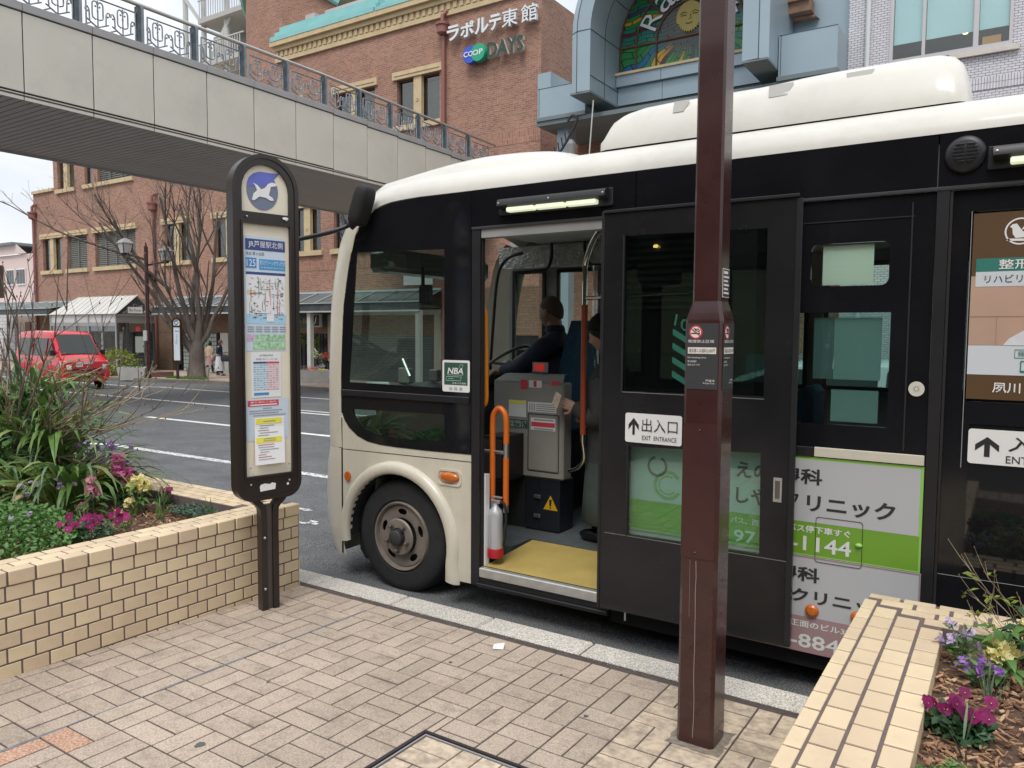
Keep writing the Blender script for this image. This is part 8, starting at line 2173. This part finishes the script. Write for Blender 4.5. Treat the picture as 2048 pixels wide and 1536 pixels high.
for k in range(1):
    q = lambda a, cc, z: c + f * a + l * cc + Vector((0, 0, z)); b.grid([[q(-.16, -.09, -.16), q(.16, -.09, -.16), q(.16, .09, -.16), q(-.16, .09, -.16)], [q(-.24, -.1, .02), q(.24, -.1, .02), q(.24, .1, .02), q(-.24, .1, .02)], [q(-.20, -.05, .13), q(.20, -.05, .13), q(.20, .05, .13), q(-.20, .05, .13)]], close=True)
    b.f.append([0, 1, 2, 3]); b.f.append([8, 9, 10, 11]); b.mi += [0, 0]; b.tube(smoothpts([q(-.12, 0, .12), q(-.08, 0, .24), q(.08, 0, .24), q(.12, 0, .12)], 4), .014, 6)
tag(b.build('handbag', mat('navy_leather', (.014, .017, .03), .6), None, 50), 'large navy handbag carried by the woman in the white apron', 'bag')
t, P, f, l = walker('black haired woman in beige top and pink skirt behind the bare tree', (-32.45, 23.05, FZ(23.05)), R_(110), 1.52, m_hair_k, mat('beige_knit', (.42, .33, .23), .85), mat('dusty_pink_skirt', (.36, .24, .22), .8), mat('dark_tights', (.03, .022, .022), .8), 2, .42, .56, arms='bent', skirt_w=.85)
b = MB(); b.cbox(-.2, .2, -.07, .07, -.15, .12, .05); bag = b.build('shoulder_bag', mat('pink_canvas', (.45, .27, .25), .8), None, 60, local=True); bag.location = P(-.02, -.26, .82); bag.rotation_euler = (0, 0, R_(110)); tag(bag, 'dusty pink shoulder bag hanging beside the black haired woman', 'bag')
# ------------------------------------------------------------------ planting
m_strap = leafmat('strap_leaf', (.105, .19, .045), .35, .3, .38, .2)
m_strapl = leafmat('pale_strap_leaf', (.23, .29, .10), .3, .3, .4, .2)
m_strapd = leafmat('dull_strap_leaf', (.095, .155, .08), .3, .3, .4, .15)
m_dry = leafmat('dry_leaf', (.42, .30, .12), .3, .2, .6, .15)
m_green = leafmat('fresh_green_leaf', (.10, .21, .055), .4, 0, .5, .2)
m_greend = leafmat('deep_green_leaf', (.035, .085, .035), .4, 0, .45, .15)
m_greenb = leafmat('blue_green_leaf', (.07, .125, .085), .35, 0, .5, .15)
m_stemg = mat('green_stem', (.12, .19, .06), .6, var=.2, vs=20)
m_twig = mat('grey_twig', (.17, .14, .115), .85, var=.35, vs=20)
m_twigp = mat('pale_twig', (.36, .29, .20), .8, var=.3, vs=20)
SZ = .54

def strap_mesh(L, w_, arch, rng, m):
    """one arching strap leaf, keeled down the middle, growing along +x"""
    n = 7; b = MB(); rows = []; x = z = 0.0; a = R_(78)
    tw = rng.uniform(-.5, .5)
    for i in range(n + 1):
        t = i / n; ww = w_ * min(1, .45 + 1.6 * t) * max(.04, (1 - t ** 3.2)); c, s = math.cos(tw * t), math.sin(tw * t)
        rows.append([(x, -ww * c, z - ww * s + ww * .35), (x, 0, z), (x, ww * c, z + ww * s + ww * .35)])
        a -= arch / n * (.5 + 1.1 * t); x += math.cos(a) * L / n; z += math.sin(a) * L / n
    return b.grid(rows).build('leaf', m, mesh_only=True, smooth=180)
def strap_clump(name, label, pos, n, L, w_, arch, spread, mats, seed, lean=(0, 0), cat='plant', az=None):
    rng = random.Random(seed); t = thing(name, label, cat, pos)
    protos = [strap_mesh(L * rng.uniform(.72, 1.12), w_ * rng.uniform(.75, 1.1), arch * rng.uniform(.6, 1.25), rng, mats[k % len(mats)]) for k in range(9)]
    for i in range(n):
        o = link('leaf', protos[rng.randrange(9)], t); a = rng.uniform(0, 2 * math.pi) if az is None else rng.uniform(*az); r = spread * rng.uniform(0, 1) ** .5
        o.location = (r * math.cos(a + .5) + lean[0], r * math.sin(a + .5) + lean[1], rng.uniform(-.03, .06)); o.rotation_euler = (rng.uniform(-.15, .15), rng.uniform(-.25, .35), a); s = rng.uniform(.75, 1.12); o.scale = (s, s, s)
    return t
ms = (m_strap, m_strapl, m_strap, m_strapl, m_strapd, m_strap, m_strapd, m_strap, m_strap)
ms2 = (m_strap, m_strapl, m_strap, m_strapd, m_dry, m_strap, m_strap, m_strapl, m_strap)
strap_clump('agapanthus', 'large arching agapanthus clump spilling towards the front coping of the left planter', (-4.80, 2.36, SZ), 135, .66, .021, 2.4, .23, ms2, 1)
strap_clump('agapanthus', 'low agapanthus clump behind the pink stocks in the left planter', (-5.05, 2.66, SZ), 60, .50, .016, 2.2, .18, ms, 2)
strap_clump('agapanthus', 'tall dense strap leaved clump rising at the back of the left planter', (-5.38, 2.52, SZ + .24), 120, .62, .020, 2.1, .28, ms, 3)
strap_clump('agapanthus', 'strap leaved clump at the left edge of the photo', (-5.28, 2.16, SZ), 90, .64, .020, 2.2, .25, ms, 4)
strap_clump('agapanthus', 'highest strap leaved clump under the bare twigs', (-5.72, 2.55, SZ + .50), 105, .56, .020, 2.2, .28, ms, 5)
# leafy stems filling the clump bases
def foliage(name, label, ctr, rad, n, size, m, seed, cat='plant'):
    rng = random.Random(seed); b = MB(); leaves(b, n, ctr, rad, size, rng); o = stuff(b.build(name, m)); tag(o, label, cat); return o
foliage('shrub', 'dark leafy shrub hidden among the strap leaves of the left planter', (-5.5, 2.5, .82), (.36, .26, .46), 1500, .085, m_green, 8, 'shrub')

def petal_ball(b, c, r, rng, n=5, s=.4):
    """a ruffled floret of a few cupped petals"""
    nrm = Vector((rng.uniform(-1, 1), rng.uniform(-1, 1), rng.uniform(-.3, 1))).normalized(); t = nrm.orthogonal().normalized(); q = nrm.cross(t); c = Vector(c)
    for k in range(n):
        a = 2 * math.pi * k / n + rng.uniform(-.3, .3); d = t * math.cos(a) + q * math.sin(a); e = nrm.cross(d)
        b.add([c, c + d * r * .6 + e * r * s + nrm * r * .3, c + d * r + nrm * r * rng.uniform(.0, .4), c + d * r * .6 - e * r * s + nrm * r * .3], [(0, 1, 2, 3)])
def stock(label, pos, spikes, mats, seed, group=None):
    """garden stock: leafy stem and dense flower spikes"""
    rng = random.Random(seed); t = thing('stock_flower', label, 'flower', pos)
    lf = MB()
    for k in range(34):
        a = rng.uniform(0, 6.28); z = rng.uniform(.01, .15); L = rng.uniform(.06, .12); up_ = rng.uniform(-.1, .6); d = Vector((math.cos(a), math.sin(a), up_)).normalized(); e = Vector((-math.sin(a), math.cos(a), 0)); p = Vector((0, 0, z)) + d * .01
        lf.add([p, p + d * L * .5 + e * L * .16 + Vector((0, 0, .01)), p + d * L + Vector((0, 0, -.02)), p + d * L * .5 - e * L * .16 + Vector((0, 0, .01))], [(0, 1, 2, 3)])
    stuff(lf.build('foliage', m_green if seed % 2 else m_greend, t, local=True))
    for i, (dx, dy, z0, z1, r) in enumerate(spikes):
        MB().tube([(0, 0, 0), (dx * .6, dy * .6, z0 * .6), (dx, dy, z1)], .005, 6).build('stem', m_stemg, t, local=True)
        f = MB(); n = int(60 * (z1 - z0) / .1 * (r / .05))
        for k in range(n):
            v = rng.uniform(0, 1); rr = r * (1 - .45 * v ** 2) * rng.uniform(.55, 1); a = rng.uniform(0, 6.28)
            petal_ball(f, (dx + rr * math.cos(a), dy + rr * math.sin(a), z0 + (z1 - z0) * v), rng.uniform(.016, .024), rng, 6)
        f.build('flower_spike', mats[i % len(mats)], t, local=True)
    return t
m_pk = leafmat('pink_petal', (.66, .20, .42), .3, 0, .6, .25); m_pk2 = leafmat('pale_pink_petal', (.72, .36, .48), .3, 0, .6, .25); m_yl = leafmat('cream_yellow_petal', (.80, .72, .38), .2, 0, .6, .25)
m_lil = leafmat('lilac_petal', (.40, .19, .60), .3, 0, .6, .25); m_lilp = leafmat('pale_lilac_petal', (.60, .48, .72), .25, 0, .6, .25)
stock('pink stock flower nearest the agapanthus in the left planter', (-4.36, 2.32, SZ), [(-.0, 0, .115, .245, .038), (-.05, -.03, .04, .09, .028)], (m_pk2, m_pk2), 1)
stock('bright pink double stock flower behind the cream one', (-4.58, 2.60, SZ), [(.0, 0, .20, .33, .036), (.05, .03, .15, .235, .046)], (m_pk, m_pk), 2)
stock('cream yellow stock flower in the left planter', (-4.30, 2.55, SZ), [(.0, 0, .135, .225, .056), (.04, .02, .14, .20, .04), (.05, -.08, .07, .11, .026), (.0, -.12, .0, .045, .022)], (m_yl,), 3)
stock('pale pink faded stock among the strap leaves', (-4.72, 2.58, SZ), [(.0, 0, .19, .24, .03)], (mat('faded_petal', (.60, .48, .40), .7, var=.3, vs=40),), 5)
def airy(label, pos, n, h, spread, petal, seed, cat='flower', leafm=None, name='wallflower'):
    """thin branching stems with small four-petalled flowers"""
    rng = random.Random(seed); t = thing(name, label, cat, pos); st = MB(); lf = MB(); fl = []
    for k in range(n):
        a = rng.uniform(0, 6.28); r = spread * rng.uniform(.3, 1); hh = h * rng.uniform(.6, 1.05); tip = Vector((r * math.cos(a), r * math.sin(a), hh)); mid = Vector((tip.x * .35, tip.y * .35, hh * .55))
        st.tube([(0, 0, 0), mid, tip], [.003, .0025, .0016], 5, cap=False)
        for j in range(9):
            v = rng.uniform(.1, .9); p = mid * (v / .5) if v < .5 else mid + (tip - mid) * ((v - .5) * 2); d = Vector((rng.uniform(-1, 1), rng.uniform(-1, 1), rng.uniform(.1, .8))).normalized(); L = rng.uniform(.02, .045); e = d.orthogonal().normalized()
            lf.add([p, p + d * L * .5 + e * L * .14, p + d * L, p + d * L * .5 - e * L * .14], [(0, 1, 2, 3)])
        f = MB()
        for j in range(rng.randrange(3, 7)): petal_ball(f, tip + Vector((rng.uniform(-.012, .012), rng.uniform(-.012, .012), rng.uniform(-.02, .006))), rng.uniform(.011, .016), rng, 4, .5)
        f.build('flower', petal, t, local=True)
    st.build('stems', m_stemg, t, local=True); stuff(lf.build('foliage', leafm or m_greenb, t, local=True)); return t
airy('lilac flowered wallflower behind the agapanthus', (-5.02, 2.66, SZ), 11, .33, .13, m_lil, 11)
airy('taller lilac wallflower at the back coping', (-4.84, 2.74, SZ), 7, .36, .10, m_lil, 12)
airy('pale lilac flowers among the green ground cover', (-4.52, 2.02, SZ), 5, .26, .09, m_lilp, 13)
airy('pale lilac sprig beside the front coping', (-3.98, 1.62, SZ), 3, .16, .05, m_lilp, 14)
airy('lone white lilac sprig over the ground cover', (-4.02, 1.80, SZ), 3, .20, .07, m_lilp, 19)
airy('mauve sprig rising between the strap leaves', (-4.5, 2.22, SZ), 3, .23, .07, m_lilp, 20)
def pansy_flower(b, c, nrm, r, rng, roll=0.0):
    """five overlapping rounded petals with a slight wave; b.cm 0 petals, 1 dark eye, 2 yellow centre"""
    nrm = Vector(nrm).normalized(); u = (Vector((0, 0, 1)) - nrm * nrm.z); u = u.normalized() if u.length > .05 else Vector((0, 1, 0)); s_ = nrm.cross(u); c = Vector(c)
    for (ax_, az_, k, lift) in ((-.42, .55, .62, -.03), (.42, .55, .62, -.02), (-.55, -.05, .56, .02), (.55, -.05, .56, .03), (0, -.50, .66, .06)):
        ctr = c + s_ * ax_ * r + u * az_ * r + nrm * lift * r; ring = []
        for j in range(9):
            a = 2 * math.pi * j / 9; w_ = 1 + rng.uniform(-.09, .09); ring.append(ctr + (s_ * math.cos(a) + u * math.sin(a)) * r * k * w_ + nrm * r * rng.uniform(-.08, .12))
        b.cm = 0; b.add([ctr - nrm * r * .02] + ring, [(0, 1 + j, 1 + (j + 1) % 9) for j in range(9)])
    b.cm = 1; e = c + nrm * r * .13 - u * r * .12; b.add([e] + [e + (s_ * math.cos(a) * .26 + u * math.sin(a) * .2) * r for a in [2 * math.pi * j / 7 for j in range(7)]], [(0, 1 + j, 1 + (j + 1) % 7) for j in range(7)])
    b.cm = 2; e = c + nrm * r * .17; b.add([e + (s_ * math.cos(a) * .09 + u * math.sin(a) * .09) * r for a in [2 * math.pi * j / 6 for j in range(6)]], [tuple(range(6))]); b.cm = 0
m_pan = leafmat('magenta_petal', (.24, .006, .10), .4, .38, .65, .22); m_eye = mat('pansy_eye', (.07, .002, .05), .7); m_eyey = mat('pansy_yellow', (.80, .55, .05), .6)
def pansies(label, pos, n, spread, h, r, seed, face=(.35, -.75, .5), fol=380, group=None):
    rng = random.Random(seed); t = thing('pansy_plant', label, 'flower', pos, 0, group); lf = MB(); leaves(lf, fol, (0, 0, h * .32), (spread * .85, spread * .75, h * .42), .030, rng, .5, 1.25); stuff(lf.build('foliage', m_greend, t, local=True)); st = MB()
    for k in range(n):
        a = rng.uniform(0, 6.28); q = spread * rng.uniform(.1, 1.1); hh = h * rng.uniform(.62, 1.05); c = (q * math.cos(a), q * math.sin(a), hh); b = MB()
        fd = Vector(face) + Vector((rng.uniform(-.6, .6), rng.uniform(-.5, .5), rng.uniform(-.3, .3))); pansy_flower(b, c, fd, r * rng.uniform(.75, 1.12), rng); b.build('flower', [m_pan, m_eye, m_eyey], t, local=True, smooth=60)
        st.tube([(c[0] * .4, c[1] * .4, .0), (c[0] * .9, c[1] * .9, hh * .7), (c[0] - fd.x * .006, c[1] - fd.y * .006, hh - .004)], .0018, 4, cap=False)
    st.build('stems', m_stemg, t, local=True); return t
pansies('magenta pansy plant by the front coping of the left planter', (-3.92, 2.06, SZ), 26, .17, .13, .0185, 31)
pansies('small magenta pansy near the back coping', (-4.36, 2.76, SZ), 9, .06, .11, .014, 32, fol=80)
# ground cover mounds
def cover(label, fx, n, size, m, seed, hfun, cat='ground cover'):
    rng = random.Random(seed); b = MB()
    for _ in range(n):
        x, y = fx(rng); z = SZ + hfun(x, y) * rng.uniform(.45, 1.0); nrm = Vector((rng.uniform(-.8, .8), rng.uniform(-.8, .8), rng.uniform(.3, 1))).normalized(); t = nrm.orthogonal().normalized(); t.rotate(Matrix.Rotation(rng.uniform(0, 6.28), 3, nrm)); q = nrm.cross(t); L = size * rng.uniform(.6, 1.35); p = Vector((x, y, z))
        b.add([p, p + t * L * .35 + q * L * .26 + nrm * L * .05, p + t * L * .8 + q * L * .2, p + t * L, p + t * L * .8 - q * L * .2, p + t * L * .35 - q * L * .26 + nrm * L * .05], [(0, 1, 2, 3), (0, 3, 4, 5)])
    o = stuff(b.build('ground_cover', m), label); return o
def mound(cx, cy, rx, ry):
    def f(r):
        a, q = r.uniform(0, 6.28), r.uniform(0, 1) ** .5; return cx + rx * q * math.cos(a), cy + ry * q * math.sin(a)
    return f
cover('fresh green leafy ground cover in the front corner of the left planter', mound(-4.22, 1.66, .50, .46), 7000, .026, m_green, 41, lambda x, y: .06 + .17 * max(0, 1 - ((x + 4.25) / .55) ** 2 - ((y - 1.66) / .52) ** 2))
cover('low grey green carpet plant at the inner corner of the left planter', mound(-3.98, 2.70, .20, .10), 1500, .014, m_greenb, 42, lambda x, y: .045)
cover('bright green feathery ground cover at the bottom of the right planter', mound(-.03, 1.98, .13, .13), 2600, .014, m_green, 43, lambda x, y: .05)
for i, (x, y, h, n, lab) in enumerate(((-4.0, 2.30, .09, 22, 'small upright bulb shoots behind the magenta pansies'), (-4.06, 2.55, .085, 18, 'bulb shoots between the cream stock and the carpet plant'), (-4.28, 2.70, .12, 14, 'taller bulb shoots by the back coping'), (-3.82, 2.70, .10, 8, 'thin shoots at the corner of the left planter'), (-4.16, 2.16, .11, 14, 'grassy shoots beside the faded strap leaves'))):
    strap_clump('bulb_shoot', lab, (x, y, SZ), n, h, .0035, .5, .022, (m_green, m_strap, m_green), 50 + i)
# right planter
pansies('large magenta pansy plant in the right planter', (-.075, 2.36, SZ), 21, .088, .088, .0155, 61, (.1, -.8, .6), 420)
for i, (x, y, n, lab) in enumerate(((-.062, 2.235, 5, 'bluish daffodil leaves standing before the magenta pansies'), (-.015, 2.60, 9, 'bluish daffodil leaves between pansies and yellow stock'))):
    strap_clump('daffodil_leaves', lab, (x, y, SZ - .01), n, .125, .0042, .25, .018, (m_greenb, m_strapd), 70 + i)
stock('cream yellow stock flower at the right edge of the photo', (.02, 2.80, SZ), [(-.025, -.02, .075, .125, .034), (.01, .02, .08, .12, .03)], (m_yl,), 81)
stock('higher cream yellow stock flower beyond the right planter pansies', (.085, 2.96, SZ), [(.0, .0, .10, .155, .034), (.035, -.03, .09, .14, .032)], (m_yl,), 84)
airy('thin lilac wallflower in the far corner of the right planter', (-.105, 2.86, SZ), 9, .135, .065, m_lilp, 91, leafm=m_green)
airy('small lilac flowers beside the daffodil leaves', (-.055, 2.72, SZ), 8, .09, .06, m_lil, 92, leafm=m_green)
# bare shrubs
def twiggy(label, pos, n, L, dirs, seed, m, buds=None, leaf=0):
    rng = random.Random(seed); t = thing('bare_shrub', label, 'shrub', pos); o = Vector((0, 0, 0)); tw = MB(); bd = MB(); lf = MB()
    for k in range(n):
        d = Vector(dirs[k % len(dirs)]) + Vector((rng.uniform(-.18, .18), rng.uniform(-.18, .18), rng.uniform(-.15, .15))); d.normalize(); p = o + Vector((rng.uniform(-.08, .08), rng.uniform(-.08, .08), 0)); LL = L * rng.uniform(.7, 1.1); r0 = rng.uniform(.006, .012) * min(1, L); pts = [p]; q = p.copy()
        for i in range(7):
            d = (d + Vector((rng.uniform(-.12, .12), rng.uniform(-.12, .12), rng.uniform(-.06, .10)))).normalized(); q = q + d * LL / 7; pts.append(q.copy())
        b = MB(); b.tube(pts, [r0 * (1 - .8 * i / 7) for i in range(8)], 6, cap=False); b.build('branch', m, t, 60, local=True)
        for i in range(2, 8):
            for _ in range(2):
                e = (d + Vector((rng.uniform(-.8, .8), rng.uniform(-.8, .8), rng.uniform(-.3, .8)))).normalized(); l2 = LL * rng.uniform(.12, .30); a = pts[i]; c = a + e * l2 * .5 + Vector((0, 0, l2 * .06)); f = a + e * l2 + Vector((0, 0, l2 * .2)); tw.tube([a, c, f], [r0 * .4, r0 * .3, r0 * .16], 4, cap=False)
                bd.ell(f, (.0045 * min(1, L * 1.2), .0045 * min(1, L * 1.2), .008 * min(1, L * 1.2)), 5, 4)
                if leaf and rng.random() < leaf: leaves(lf, 4, f, (.012, .012, .012), .028, rng, .8)
    tw.build('twigs', m, t, local=True); stuff(t.children[-1]); bd.build('buds', mat('reddish_bud', (.20, .10, .07), .7) if 'reddish_bud' not in bpy.data.materials else bpy.data.materials['reddish_bud'], t, local=True); stuff(t.children[-1])
    if leaf: stuff(lf.build('foliage', m_leaf2, t, local=True))
    return t
twiggy('bare grey twigged shrub reaching in from the left edge', (-5.55, 2.4, SZ + .1), 11, 1.35, ((.2, -.1, 1), (.45, .1, .9), (.75, 0, .6), (-.1, 0, 1), (.9, .1, .32), (.6, -.25, .7)), 5, m_twig)
twiggy('pale horizontal twigs crossing before the red van', (-5.45, 2.42, SZ + .35), 9, 1.1, ((1, .25, .12), (1, .05, .22), (.95, .3, .02), (.9, .0, .4)), 6, m_twigp)
twiggy('budding shrub twigs leaning in at the right edge', (.21, 3.02, SZ), 9, .36, ((-.55, .0, .6), (-.35, -.05, .85), (-.75, .05, .35), (-.2, -.1, 1)), 7, m_twigp, leaf=.35)
